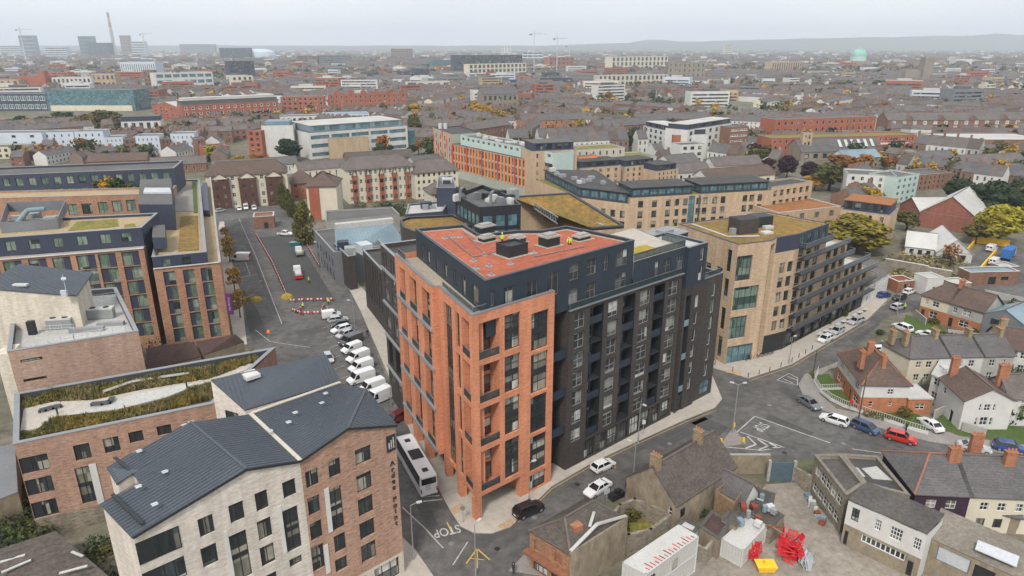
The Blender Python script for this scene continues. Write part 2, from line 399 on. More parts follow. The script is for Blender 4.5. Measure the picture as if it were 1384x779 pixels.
mat('roof_pale',(.5,.49,.46),(.4,.385,.36),sc=(.06,.06,.06),var=.2,rough=.85)
mat('roof_black',(.05,.05,.05),(.085,.08,.078),sc=(.2,.2,.2),var=.25,rough=.9)
mat('felt',(.075,.07,.066),(.12,.11,.1),sc=(.25,.25,.25),var=.35,rough=.9)
mat('slate',(.14,.13,.128),(.095,.088,.09),sc=(.25,.25,.6),fine=(2.2,2.2,6),var=.3,rough=.75,lines=((0,0,1),.19,.16,.78))
mat('slate_brown',(.165,.142,.13),(.115,.098,.09),sc=(.3,.3,.6),fine=(2.2,2.2,6),var=.32,rough=.85,lines=((0,0,1),.19,.16,.78))
mat('tile_brown',(.14,.095,.075),(.1,.07,.06),sc=(.25,.25,.6),fine=(2,2,6),var=.3,rough=.85,lines=((0,0,1),.2,.16,.78))
mat('slate_old',(.12,.1,.088),(.085,.072,.06),sc=(.4,.4,.7),fine=(2.2,2.2,5),var=.4,rough=.9,lines=((0,0,1),.17,.16,.78))
mat('ridge',(.17,.13,.11),(.12,.1,.09),var=.25); mat('ridge_red',(.34,.15,.09),(.22,.1,.07),var=.25)
mat('terracotta',(.5,.2,.1),(.4,.15,.08),var=.2)
brick('chim',(.42,.19,.11),(.32,.14,.08),var=.25); brick('chim_stone',(.36,.27,.17),(.26,.2,.12),var=.3)
mat('render_white',(.62,.61,.585),(.53,.515,.485),sc=(.25,.25,.1),fine=(1,1,.5),var=.08,rough=.85)
mat('render_cream',(.66,.6,.47),(.56,.51,.4),sc=(.25,.25,.12),fine=(1,1,.5),var=.1,rough=.85)
mat('render_grey',(.42,.41,.38),(.34,.33,.3),sc=(.3,.3,.12),fine=(1,1,.5),var=.12,rough=.88)
mat('render_blue',(.55,.6,.66),(.48,.53,.58),sc=(.1,.1,.1),var=.06,rough=.85)
mat('render_dirty',(.33,.27,.19),(.21,.175,.13),sc=(.3,.3,.18),fine=(1.2,1.2,.5),var=.3,rough=.92)
mat('render_purple',(.055,.028,.05),(.045,.024,.04),var=.12)
mat('cream_stone',(.55,.5,.42),(.46,.42,.35),var=.12)
mat('mint',(.5,.6,.55),(.42,.52,.48),var=.1,rough=.5)
mat('orange_panel',(.8,.26,.07),(.72,.22,.06),var=.08,rough=.5); mat('red_panel',(.66,.07,.05),(.56,.06,.045),var=.08,rough=.5); mat('grey_panel',(.4,.43,.36),(.34,.37,.31),var=.08,rough=.5)
mat('concrete',(.4,.38,.35),(.31,.29,.26),var=.18); mat('corrug_white',(.56,.55,.525),(.48,.465,.43),sc=(.2,.2,.2),var=.1,rough=.6)
mat('rust_roof',(.1,.06,.05),(.065,.042,.038),sc=(.25,.25,.25),var=.3,rough=.85)
mat('asbestos',(.25,.22,.18),(.17,.15,.125),sc=(.3,.3,.3),var=.3,rough=.9)
mat('timber',(.3,.2,.12),(.22,.15,.09),var=.3); mat('timber_red',(.3,.13,.07),(.22,.1,.06),var=.3)
mat('rust',(.27,.07,.04),(.2,.05,.03),var=.3)
mat('unit_grey',(.3,.31,.31),(.24,.25,.25),var=.1,rough=.5); mat('unit_white',(.56,.56,.545),(.48,.48,.465),var=.08,rough=.5)
for n,c in dict(white_frame=(.72,.72,.7),black_frame=(.02,.022,.025),grey_frame=(.16,.165,.17),pale_frame=(.5,.5,.48)).items(): plain(n,c,.45)
glass('glass'); glass('glass_hotel',(.03,.04,.04),[(0,(.13,.18,.14)),(.35,(.2,.25,.2)),(.6,(.1,.14,.12)),(.8,(.26,.3,.24)),(.93,(.03,.04,.04))])
glass('glass_shine',(.05,.055,.055),[(0,(.04,.045,.045)),(.4,(.1,.105,.1)),(.62,(.24,.24,.22)),(.78,(.05,.055,.05)),(.9,(.5,.5,.46))])
glass('glass_green',(.05,.075,.07),[(0,(.05,.08,.075)),(.3,(.1,.16,.14)),(.6,(.17,.23,.19)),(.85,(.04,.055,.055))])
glass('glass_teal',(.08,.15,.17),[(0,(.09,.17,.19)),(.5,(.12,.22,.25)),(.8,(.07,.13,.15))]); glass('glass_curtain',(.03,.035,.04),[(0,(.03,.035,.04)),(.4,(.18,.17,.14)),(.7,(.05,.055,.055)),(.85,(.32,.3,.25))])
def railglass():
    m,nt,b=_new('rail_glass'); b.inputs['Base Color'].default_value=(.035,.06,.065,1); b.inputs['Roughness'].default_value=.05; b.inputs['Alpha'].default_value=.62; MATS['rail_glass']=m
railglass()
leafmat('leaf_green',(.02,.04,.012),(.04,.065,.02),(.07,.095,.03)); leafmat('leaf_dark',(.012,.026,.012),(.022,.042,.018),(.04,.06,.026))
leafmat('leaf_autumn',(.17,.1,.012),(.36,.22,.025),(.5,.33,.045)); leafmat('leaf_yellow',(.1,.1,.012),(.28,.25,.025),(.42,.36,.04)); leafmat('leaf_rust',(.12,.05,.015),(.22,.09,.02),(.32,.14,.03))
leafmat('leaf_purple',(.02,.008,.016),(.04,.014,.026),(.065,.025,.036)); leafmat('leaf_olive',(.05,.05,.014),(.09,.085,.022),(.15,.13,.035)); leafmat('grass_olive',(.08,.085,.025),(.15,.14,.045),(.25,.22,.085)); leafmat('grass_tan',(.17,.14,.06),(.27,.22,.1),(.38,.31,.17)); leafmat('grass_gold',(.2,.14,.04),(.32,.23,.06),(.42,.32,.1)); leafmat('leaf_conifer',(.03,.045,.01),(.085,.09,.018),(.17,.15,.03)); leafmat('leaf_mixed',(.06,.07,.012),(.2,.16,.02),(.42,.27,.03))
mat('bark',(.09,.07,.05),(.06,.048,.036),var=.3)

SD=(2,1,'black_frame','glass_curtain',.06); S1=(1,1,'black_frame','glass',.06); plain('mid_frame',(.27,.27,.265),.45); SLP=(2,2,'mid_frame','glass_shine',.07); SL=(2,2,'grey_frame','glass_shine',.06); SW=(2,2,'white_frame','glass',.07); SW1=(1,2,'white_frame','glass',.07)
SB=(2,2,'black_frame','glass',.06); SH=(2,1,'black_frame','glass_hotel',.05,-.42,'hotel_navy'); SHL=(2,1,'black_frame','glass_hotel',.05,.42,'hotel_navy'); SHN=(2,1,'black_frame','glass_hotel',.05)
ST=(4,2,'black_frame','glass_green',.07); SF=(1,1,'black_frame','glass',.05); SFW=(1,1,'white_frame','glass',.08); SBAND=(8,1,'grey_frame','glass_teal',.08); SBANDD=(8,1,'black_frame','glass',.08)
SA=(2,1,'black_frame','glass_curtain',.06,.36,'dark_metal'); SA2=(2,1,'black_frame','glass_curtain',.06,-.36,'dark_metal'); SDOOR=(1,1,'black_frame','dark_metal',.08)
SSHOP=(3,2,'black_frame','glass_shine',.08)

cam=bpy.data.objects.new('camera',bpy.data.cameras.new('camera')); COL.objects.link(cam); S.camera=cam
cam.location=(0,0,H); cam.rotation_euler=(math.pi/2-PIT,0,0); cam.data.sensor_width=36; cam.data.lens=36*F/1384; cam.data.clip_end=40000; cam.data.clip_start=.5
S.view_settings.view_transform='Standard'; S.view_settings.look='None'; S.view_settings.exposure=.88; S.view_settings.gamma=1
SUN_EL,SUN_AZ=math.radians(48),math.radians(196)
w=bpy.data.worlds.new('World'); S.world=w; w.use_nodes=True; nt=w.node_tree; bg=nt.nodes['Background']
sky=nt.nodes.new('ShaderNodeTexSky'); sky.sky_type='NISHITA'; sky.sun_disc=False; sky.sun_elevation=SUN_EL; sky.sun_rotation=SUN_AZ; sky.altitude=50; sky.air_density=1.5; sky.dust_density=4
hs=nt.nodes.new('ShaderNodeHueSaturation'); hs.inputs['Saturation'].default_value=.3; nt.links.new(sky.outputs[0],hs.inputs['Color'])
tc=nt.nodes.new('ShaderNodeTexCoord'); mp=nt.nodes.new('ShaderNodeMapping'); mp.inputs['Scale'].default_value=(1.2,1.2,5.); nt.links.new(tc.outputs['Generated'],mp.inputs[0])
cn=nt.nodes.new('ShaderNodeTexNoise'); cn.inputs['Scale'].default_value=2.2; cn.inputs['Detail'].default_value=6; nt.links.new(mp.outputs[0],cn.inputs['Vector'])
cl=_ramp(nt,cn.outputs['Fac'],[(.3,(5.2,5.5,5.9)),(.7,(6.1,6.25,6.5))])
nt.links.new(_mix(nt,hs.outputs[0],cl,.88),bg.inputs[0]); bg.inputs[1].default_value=.1
sl=bpy.data.lights.new('sun','SUN'); sl.energy=1.5; sl.angle=math.radians(10); sl.color=(1,.95,.88)
so=bpy.data.objects.new('sun',sl); COL.objects.link(so); so.location=(-30,-40,150)
sd=Vector((math.sin(SUN_AZ)*math.cos(SUN_EL),math.cos(SUN_AZ)*math.cos(SUN_EL),math.sin(SUN_EL)))
so.rotation_euler=sd.to_track_quat('Z','Y').to_euler()
hm=bpy.data.materials.new('haze_air'); hm.use_nodes=True; nt=hm.node_tree; nt.nodes.remove(nt.nodes['Principled BSDF'])
pv=nt.nodes.new('ShaderNodeVolumePrincipled'); pv.inputs['Color'].default_value=(.84,.92,1,1); pv.inputs['Density'].default_value=.00013; pv.inputs['Anisotropy'].default_value=.2
nt.links.new(pv.outputs[0],nt.nodes['Material Output'].inputs['Volume'])
hb=MB(); hb.box((0,5800,-3),(15400,12600,330)); hz=hb.build('haze',[hm]); tag(hz,kind='stuff')
S.cycles.max_bounces=6; S.cycles.diffuse_bounces=2; S.cycles.glossy_bounces=2; S.cycles.transparent_max_bounces=12; S.cycles.volume_bounces=2; S.cycles.use_adaptive_sampling=True; S.cycles.adaptive_threshold=.02; S.cycles.volume_max_steps=16
S.cycles.use_denoising=True; S.cycles.denoiser='OPENIMAGEDENOISE'
try: S.cycles.denoising_prefilter='ACCURATE'
except Exception: pass

def sheet(name,m,polys,z,label=None):
    mb=MB()
    for p in polys: mb.face([(q[0],q[1],z) for q in ccw(p)])
    return tag(mb.build(name,[MATS[m]]),kind='structure')
def pave(name,m,poly,z=.12,km='kerb'):
    mb=MB(); poly=ccw(poly); mb.prism(poly,0,z,1,0,False); return tag(mb.build(name,[MATS[m],MATS[km]]),kind='structure')
gm=MB()
for i in range(-12,12):
    for j in range(-1,19):
        x,y=i*620,j*620; gm.face([(x,y-60,-.02),(x+620,y-60,-.02),(x+620,y+560,-.02),(x,y+560,-.02)])
tag(gm.build('ground',[MATS['ground_mix']]),kind='structure')
W0=lambda *p: W(0,*p)

main_road=W0((520,860),(700,800),(712,752),(770,700),(850,668),(930,628),(985,622),(1075,622),(1200,620),(1300,628),(1420,645),(1420,622),(1350,612),(1290,604),(1254,597),(1200,582),(1154,569),(1107,553),(1084,533),(1079,520),(1087,507),(1127,492),(1160,468),(1195,430),(1262,412),(1262,392),(1205,404),(1180,428),(1107,470),(1070,492),(1012,512),(957,494),(940,520),(972,545),(926,568),(860,598),(801,626),(746,658),(700,690),(665,722),(622,712),(592,660),(556,588),(520,505),(487,420),(462,372),(437,345),(402,300),(395,280),(296,278),(292,300),(330,420),(330,462),(420,640))
sheet('road','asphalt',[main_road],.004)
sheet('resurfaced_road','asphalt_new',[W0((349,321),(398,318),(454,408),(390,406))],.010)
sheet('road','asphalt_new',[W0((330,392),(349,420),(362,455),(340,462),(326,398))],.010)
sheet('road_patch','asphalt_patch',[W0((560,680),(574,676),(600,722),(586,727)),W0((1040,560),(1100,585),(1096,590),(1034,566)),W0((1150,590),(1200,602),(1196,606),(1146,596)),W0((890,600),(930,580),(940,585),(900,606)),W0((1060,520),(1090,545),(1080,548),(1050,526)),W0((400,448),(440,440),(446,446),(404,456)),W0((330,330),(336,330),(378,425),(371,426)),W0((1150,460),(1186,436),(1190,439),(1156,464)),W0((925,568),(945,561),(985,578),(972,590)),W0((766,657),(780,650),(790,654),(776,662)),W0((640,735),(700,690),(712,694),(655,742)),W0((850,610),(960,560),(965,563),(856,614))],.008)
pave('pavement','paving',W0((437,345),(452,342),(485,385),(510,412),(540,470),(556,505),(640,600),(760,600),(900,540),(925,505),(956,492),(976,540),(966,552),(926,568),(860,598),(801,626),(746,658),(700,703),(690,713),(665,722),(640,721),(622,712),(608,690),(592,660),(575,625),(556,588),(543,556),(531,522),(508,468),(487,420),(462,372)))
pave('pavement','paving',W0((957,496),(975,478),(1067,455),(1127,425),(1178,398),(1200,405),(1174,431),(1107,471),(1070,493),(1012,512)))
pave('pavement','paving',W0((297,300),(292,322),(318,468),(334,466),(326,398),(306,330),(303,300)))
pave('pavement','paving_old',W0((1079,520),(1084,533),(1107,553),(1154,569),(1200,582),(1254,597),(1320,607),(1420,622),(1420,604),(1330,592),(1290,585),(1255,583),(1190,566),(1130,553),(1108,534),(1100,515),(1120,500),(1150,492),(1140,486),(1127,492),(1087,507)))
pave('pavement','paving',W0((430,860),(545,728),(562,745),(600,800),(560,860)))
pave('pavement','paving_old',W0((688,772),(720,738),(752,700),(742,780)))
pave('traffic_island','paving_old',W0((972,604),(991,578),(1008,601)),.13)
sheet('yard','yard_concrete',[W0((820,860),(900,780),(940,730),(1000,700),(1035,655),(1075,652),(1090,668),(1120,700),(1150,735),(1215,760),(1300,800),(1300,860))],.006)
sheet('yard','yard_concrete',[W0((300,700),(420,800),(380,860),(250,860)),],.006)
sheet('yard','asphalt',[W0((1290,378),(1335,326),(1360,326),(1376,340),(1390,345),(1390,420),(1300,412))],.006)

sheet('lawn','grass',[W0((1102,508),(1110,531),(1124,542),(1158,555),(1200,569),(1250,585),(1262,574),(1235,558),(1170,556),(1135,528),(1120,506)),W0((1262,577),(1296,590),(1380,602),(1420,603),(1420,582),(1300,570),(1272,560)),W0((1092,506),(1101,499),(1100,512))],.13)
sheet('lawn','grass',[W0((1218,448),(1232,458),(1260,455),(1278,448),(1270,440),(1224,426))],.13)

def mark(pts,w=.12,m='white_line',z=.016,dash=None):
    mb=MB()
    for i in range(len(pts)-1):
        a,b=Vector((*pts[i],0)),Vector((*pts[i+1],0)); L=(b-a).length; d=(b-a).normalized(); n=Vector((-d.y,d.x,0))*w/2; t=0
        while t<L:
            e=min(L,t+dash[0]) if dash else L
            p,q=a+d*t,a+d*e; mb.face([(p.x-n.x,p.y-n.y,z),(q.x-n.x,q.y-n.y,z),(q.x+n.x,q.y+n.y,z),(p.x+n.x,p.y+n.y,z)]); t=e+(dash[1] if dash else 1)
    return mb
def marks(name,lst,m='white_line'):
    al=MB()
    for k in lst:
        mb=mark(*k[0:1],**(k[1] if len(k)>1 else {})); n=len(al.v); al.v+=mb.v; al.f+=[tuple(n+i for i in f) for f in mb.f]; al.m+=mb.m
    tag(al.build(name,[MATS[m]]),kind='structure')
marks('road_marking',[
 (W0((323,296),(345,345),(381,438)),dict(w=.14)),(W0((300,318),(312,352)),dict(w=.1)),(W0((312,380),(338,372)),),(W0((316,408),(344,398)),),(W0((338,372),(327,340)),),(W0((345,446),(365,462),(420,470)),),
 (W0((544,686),(575,715),(599,741)),dict(w=.16)),(W0((612,764),(632,733)),dict(w=.16)),(W0((558,604),(590,668)),dict(w=.12,dash=(1.2,1.2))),(W0((546,620),(560,650)),),
 (W0((570,672),(594,670)),dict(w=.3)),(W0((572,678),(598,675)),dict(w=.3)),
 (W0((994,586),(1020,563),(1122,599)),dict(w=.2)),(W0((1152,607),(1200,614)),dict(w=.15)),
 (W0((976,604),(1030,609),(1058,604)),dict(w=.2)),(W0((1000,584),(1060,605)),dict(w=.2)),(W0((1010,590),(1022,601),(1008,606)),dict(w=.3)),(W0((1024,594),(1038,603),(1026,608)),dict(w=.3)),(W0((1040,599),(1050,604),(1040,608)),dict(w=.3)),
 (W0((1050,514),(1066,505),(1078,511),(1078,521),(1050,514)),dict(w=.15)),(W0((1058,512),(1072,518)),dict(w=.2)),(W0((1064,509),(1077,514)),dict(w=.2)),(W0((965,607),(976,611)),dict(w=.25))])
marks('yellow_marking',[(W0((545,728),(568,756)),dict(w=.12)),(W0((604,706),(612,722)),dict(w=.2)),(W0((630,762),(645,742),(662,757)),dict(w=.2)),(W0((645,742),(645,768)),dict(w=.14)),(W0((636,755),(655,757)),dict(w=.14)),(W0((460,440),(482,492)),dict(w=.12)),(W0((441,414),(452,432)),dict(w=.12))],'yellow_line')

marks('yellow_marking',[(W0((700,706),(746,661),(801,629),(860,601),(926,571),(968,555)),dict(w=.1)),(W0((1014,515),(1072,495),(1109,473),(1176,434)),dict(w=.1))],'yellow_line')
sheet('tactile_paving','tactile',[W0((608,690),(622,681),(630,687),(614,697)),W0((672,712),(690,702),(697,708),(680,717)),W0((985,500),(1003,503),(1001,508),(980,504))],.126)
def text(s,size,loc,rz,m,name,parent=None,rx=0.,kind=None,ext=.003,align='CENTER',sx=1.):
    c=bpy.data.curves.new(name,'FONT'); c.body=s; c.size=size; c.align_x=align; c.align_y='CENTER'; c.extrude=ext; c.offset=.012*size
    t=bpy.data.objects.new(name,c); COL.objects.link(t); me=bpy.data.meshes.new_from_object(t.evaluated_get(bpy.context.evaluated_depsgraph_get())); bpy.data.objects.remove(t)
    me.materials.clear(); me.materials.append(MATS[m]); o=link(name,me,parent); o.location=loc; o.rotation_euler=(rx,0,rz); o.scale=(sx,1,1)
    if kind: o['kind']=kind
    return o
a=P(1028,577); text('STOP',1.3,(*a,.02),math.radians(-138),'white_line','stop_marking',kind='structure',sx=.9).scale=(.9,2.,1)
a=P(604,718); text('STOP',1.5,(*a,.02),math.radians(200),'white_line','stop_marking',kind='structure').scale=(1,1.5,1)

M0=(-4.75,75.89); MR=math.atan2(.6455,.7638)
def G(x,y): return (M0[0]+.7638*x-.6455*y, M0[1]+.6455*x+.7638*y)
def GL(t,o=0.): return G(.2448*t-.9696*o,.9696*t+.2448*o)
main=thing('apartment_building','tall corner apartment block of orange and dark grey brick under a red roof','apartment block',(*M0,0))
SDB=(2,4,'black_frame','glass_shine',.07,'band','dark_metal',.42,.58); SDB2=(2,4,'black_frame','glass_curtain',.07,'band','dark_metal',.42,.58)
mb=MB()
LV=[(3.9,10.3),(10.75,16.6),(17.05,22.6),(23.05,28.3)]
RV=[(3.4,9.0),(9.5,15.2),(15.7,21.5),(22.0,27.4)]
top=29.6
ops=[]
for a,b in LV: ops+=[(.95,4.2,a+.35,b,1,2.0),(5.0,7.6,a+.35,b,SDB)]

facade(main,mb,G(0,0),G(8.6,0),3.55,top,ops,0,.3)
ro=[(.9,4.0,a,b,SDB2) for a,b in RV]+[(.9,4.0,.25,2.8,(3,1,'black_frame','glass_shine',.07))]
facade(main,mb,G(8.6,0),G(13.6,0),0,top,ro,0,.3)
mb.face([(*G(8.6,4),0),(*G(8.6,0),0),(*G(8.6,0),3.55),(*G(8.6,4),3.55)],0)

A,B=GL(11.95),GL(0); L=11.95
lo=[]
for a,b in LV: lo+=[(L-3.5,L-.95,a+.35,b,1,1.8),(L-5.6,L-4.3,a+.35,b,(1,4,'black_frame','glass',.07,'band','dark_metal',.42,.58))]
lo+=[(L-9.9,L-7.0,3.9,28.2,(4,14,'black_frame','glass',.07),.4)]
facade(main,mb,A,B,3.55,top,lo,0,.3)
A,B=GL(29,.8),GL(11.95,.8); L=17.05
fo=[]
for a,b in LV:
    for t0,t1 in ((13.1,16.3),(18.8,21.9),(24.2,26.9)): fo.append((29-t1,29-t0,a+.35,b,(2,4,'black_frame','glass_curtain',.07,'band','dark_metal',.46,.56),.75))
facade(main,mb,A,B,3.55,top,fo,0,.3)
facade(main,mb,GL(11.95,.8),GL(11.95,0),3.55,top,[],0)
facade(main,mb,GL(29,-8),GL(29,.8),3.55,top,[],0)
facade(main,mb,G(13.6,0),G(13.6,3),0,top,[],0)

mb.face([(*G(0,0),3.55),(*GL(11.95),3.55),(*GL(11.95,.8),3.55),(*GL(29,.8),3.55),(*GL(29,-5),3.55),(*G(8,5),3.55),(*G(8.6,0),3.55)],2)
mb.build('wall',[MATS['orange_brick'],MATS['orange_brick'],MATS['concrete']],main)
pm=[]
for q,w in (((.47,.47),(.93,.93)),((8.2,.5),(.78,.98))):
    pb=MB(); pb.box((*G(*q),0),(w[0],w[1],3.549),MR); pb.build('pier',[MATS['orange_brick']],main)
LA=math.atan2(.9696,.2448)+MR
for t,wd in ((6.2,1.2),(11.4,1.05),(17.5,2.),(23.,2.),(28.3,1.3)):
    o=.8 if t>12 else 0
    pb=MB(); pb.box((*GL(t,o-.5),0),(wd,.98,3.549),LA); pb.build('pier',[MATS['orange_brick']],main)

gb=MB()
facade(main,gb,GL(30,-3.8),GL(4.6,-3.8),0,3.55,[(1+4.8*i,4.6+4.8*i,.2,3.2,SSHOP) for i in range(5)],0,.1)
facade(main,gb,GL(4.6,-3.8),G(8.6,4),0,3.55,[(.5,2.8,.1,2.9,(2,1,'black_frame','glass',.08))],0,.1)
gb.build('ground_floor_wall',[MATS['dark_metal']],main)

def railing(root,A,B,z,h=1.05,name='balustrade',fr='grey_metal'):
    b=MB(); A,B=Vector((*A,z)),Vector((*B,z)); up=Vector((0,0,h)); L=(B-A).length; n=max(1,round(L/1.6))
    e=(B-A)/L; nn=Vector((e.y,-e.x,0))*.012
    b.grid8([A-nn,B-nn,B+nn,A+nn],[A-nn+up,B-nn+up,B+nn+up,A+nn+up],1)
    b.bar(A+up+Vector((0,0,.025)),B+up+Vector((0,0,.025)),.06,.05,0)
    for i in range(n+1): p=A.lerp(B,i/n); b.bar(p-nn*3,p-nn*3+up,.05,.05,0)
    return b.build(name,[MATS[fr],MATS['rail_glass']],root)
for i,(a,b) in enumerate(LV):
    fd=MB()
    for z,h in ((a+.45,2.4),(a+3.45,1.9)):
        for (p,q,dd,u0,u1) in ((G(0,0),G(8.6,0),1.9,2.25,4.1),(GL(11.95),GL(0),1.7,11.95-3.3,11.95-1.4)):
            L=math.dist(p,q); ex,ey=(q[0]-p[0])/L,(q[1]-p[1])/L
            o=(p[0]+ex*u0-ey*dd,p[1]+ey*u0+ex*dd,z)
            WINS.setdefault(main.name,[]).append((999,winmesh(u1-u0,h,(1,1,'black_frame','glass_shine',.07)),o,math.atan2(ey,ex)))
    railing(main,G(1.0,.06),G(4.15,.06),a+.36); p=GL(3.45,-.06); q=GL(1.,-.06); railing(main,p,q,a+.36)
    for t0,t1 in ((13.1,16.3),(18.8,21.9),(24.2,26.9)): railing(main,GL(t1,.86),GL(t0,.86),a+.36)
    led=MB(); p,q=GL(28.3,.95),GL(12.2,.95); led.bar((*p,a+.1),(*q,a+.1),.3,.42); led.build('ledge',[MATS['coping']],main)

ter=MB(); TP=[G(0.45,.35),G(13.5,.35),G(13.5,3),GL(28.7,-7.5),GL(28.7,.4),GL(11.95,.4),GL(11.95,-.35)]
ter.face([(*p,28.75) for p in TP]); ter.build('terrace',[MATS['gravel']],main)
cop=MB()
def copline(pts,z,w=.5,h=.1):
    for a,b in zip(pts,pts[1:]): 
        d=unit((b[0]-a[0],b[1]-a[1])); cop.box(((a[0]+b[0])/2,(a[1]+b[1])/2,z),(math.dist(a,b)+w*.5,w,h),math.atan2(d[1],d[0]))
copline([GL(29,.6),GL(12.1,.6)],top,.5); copline([GL(11.8,-.2),GL(.3,-.2)],top,.5,.098); copline([G(.1,.2),G(13.5,.2)],top,.5,.102)
cop.build('coping',[MATS['grey_metal']],main)
ib=MB()
for a,b in ((GL(28.7,.4),GL(12,.4)),(GL(11.9,-.4),GL(.5,-.4)),(G(.5,.42),G(13.4,.42))): ib.bar((*a,29.15),(*b,29.15),.04,.86)
ib.build('parapet',[MATS['coping_dark']],main)
railing(main,GL(11.5,-.55),GL(.8,-.55),29.72,.6); railing(main,G(.6,.6),G(2.6,.6),29.72,.6); railing(main,GL(28.6,.3),GL(25,.3),29.72,.8)

pn=[G(2.6,.75),G(30.6,1.15),G(30.6,3),G(29,13.6),G(24,14.2),G(21.2,16.6),G(15.4,18.2),G(17.1,24.7),G(9.75,27.4)]
PZ=33.2
pb=MB()
def pw(x0,x1,z0,z1,st,A,B):
    u0=UV(A,B,x0,(CY))[0]; return None
R0,R1=pn[0],pn[1]
u=lambda x,y: UV(R0,R1,x,y)[0]
uo=[]
for x0,x1,y,z0,z1 in ((662,668,405,29.7,31.7),(681,694,402,29.2,31.6),(713,727,388,29.1,31.4),(739,755,385,28.6,31.9)): uo.append((u(x0,y),u(x1,y),z0,z1,(2,1,'grey_frame','glass_curtain',.07)))
for x0,x1,y in ((769,782,378),(793,806,370),(815,822,360),(833,848,350)):
    a,b=u(x0,y),u(x1,y); uo.append((a,b,29.9,32.2,SL)); 
    if x0!=815: uo.append((a,b,26.4,28.7,SL))
facade(main,pb,R0,R1,25.75,PZ,uo,0,.15)
LE=pn[-1]; L=math.dist(LE,R0)
lo=[]
for f in (.1,.2,.34,.47,.6,.72,.85): lo.append((L*f,L*f+1.1+(f>.8)*.8,29.0,31.6,(1,1,'grey_frame','glass_curtain',.07)))
facade(main,pb,LE,R0,25.75,PZ,lo,1,.15)
for i in range(1,len(pn)-1): facade(main,pb,pn[i],pn[i+1],25.75,PZ,[],0)
pb.build('penthouse_wall',[MATS['navy'],MATS['navy_side']],main)
parapet_roof(main,pn,PZ-.35,.35,MATS['red_roof'],MATS['coping_dark'],MATS['navy'],.35)
ed=MB(); ei=inset(pn,.42); ej=inset(pn,1.0)
for i in range(len(pn)):
    j=(i+1)%len(pn); ed.face([(*ei[i],PZ-.346),(*ei[j],PZ-.346),(*ej[j],PZ-.346),(*ej[i],PZ-.346)])
ed.build('roof_edging',[MATS['gravel']],main)

def vent(px,w,d,h,cap=None,m='dark_metal',rz=MR):
    q=P(px[0],px[1],PZ-.3); v=MB(); v.box((*q,PZ-.34),(w,d,h),rz)
    o=v.build('roof_upstand',[MATS[m]],main)
    g=MB(); g.box((*q,PZ-.342),(w+1.,d+1.,.04),rz); g.build('gravel_margin',[MATS['gravel']],o)
    if cap:
        c=MB(); c.box((*q,PZ-.34+h),(w+.25,d+.25,.22),rz); c.box((*q,PZ-.12+h),(w*.75,d*.7,.25),rz); c.build('cap',[MATS[cap]],o)
    else:
        c=MB(); n=MR; 
        for sx,sy,a,b in ((0,1,w,.15),(0,-1,w,.15),(1,0,.15,d),(-1,0,.15,d)):
            k=(q[0]+math.cos(rz)*sx*(w-.15)/2-math.sin(rz)*sy*(d-.15)/2,q[1]+math.sin(rz)*sx*(w-.15)/2+math.cos(rz)*sy*(d-.15)/2); c.box((*k,PZ-.34+h),(a,b,.25),rz)
        c.build('rim',[MATS['dark_metal']],o)
vent((692,343),3.4,2.8,1.4); vent((742,331),2.4,2.,1.3,'concrete'); vent((786,323),2.4,1.4,.45,'concrete'); vent((699,327),2.2,1.4,.6,'concrete'); vent((658,325),2.2,1.4,.5,'concrete'); vent((656,314),2.6,1.6,1.,'concrete')
for px in ((601,322),(612,321),(621,321),(640,353),(654,345),(661,360),(690,357),(722,342),(664,372),(643,363)):
    q=P(*px,PZ-.33); v=MB(); v.tube((*q,PZ-.34),(*q,PZ+.05),.16,.13,8); v.box((*q,PZ-.343),(.9,.9,.03),MR); v.build('roof_outlet',[MATS['unit_grey']],main)

rt=[G(30.6,.95),G(43.4,.95),G(43.6,6),G(46,14),G(29,13.6),G(30.6,3)]
tb=MB(); TZ=30.0
A,B=rt[0],rt[1]; us=lambda x,y: UV(A,B,x,y)[0]
facade(main,tb,A,B,25.75,TZ,[(us(x0,y),us(x1,y),26.5,28.9,SL) for x0,x1,y in ((854,863,375),(885,890,365),(896,906,362),(915,923,355))],0,.15)
facade(main,tb,rt[1],rt[2],25.75,TZ,[],0); facade(main,tb,rt[2],rt[3],20,TZ,[],0)
tb.build('penthouse_wall',[MATS['navy']],main)
t=MB(); t.face([(*p,TZ-.05) for p in rt]); t.build('terrace',[MATS['paving']],main)
t=MB(); t.prism([G(31.5,3.),G(38.5,3.0),G(38.6,5.6),G(31.6,5.8)],TZ-.05,TZ+.12); t.build('planting_bed',[MATS['sedum_yellow']],main)
t=MB(); t.prism([G(31.,8.2),G(35.5,8.),G(36,10),G(31.2,10.2)],TZ-.05,TZ+.1); t.build('planting_bed',[MATS['grass']],main)
railing(main,G(30.8,1.15),G(43.2,1.15),TZ,1.1); railing(main,G(43.2,1.2),G(43.5,6),TZ,1.1)
q=G(31.,6.9); t=MB(); t.box((*q,TZ-.05),(1.6,1.6,1.2),MR); t.build('planter_box',[MATS['dark_metal']],main)

db=MB(); A,B=G(0,.6),G(42.4,.6); base=17.1
dA,dB=G(17.1,.6),G(42.4,.6); do=[]
for c,(a,b) in enumerate(((18.1,20.2),(25.0,27.2),(32.1,34.6),(39.0,41.5))):
    for k in range(7): do.append((a-base,b-base,22.6-3.05*k,25.0-3.05*k,SLP))
LG=[(21.2,24.0),(28.2,31.0),(35.4,38.1)]
for a,b in LG: do.append((a-base,b-base,4.1,25.15,1,1.7))
for i in range(8): do.append((4.0+2.62*i,6.4+2.62*i,.25,3.6,(3,2,'black_frame','glass_shine',.09),.3))
facade(main,db,dA,dB,0,25.7,do,0,.22)
facade(main,db,G(42.4,.6),G(42.4,3),0,25.7,[],0)
facade(main,db,G(17.1,3.2),G(17.1,.6),0,25.7,[],0)

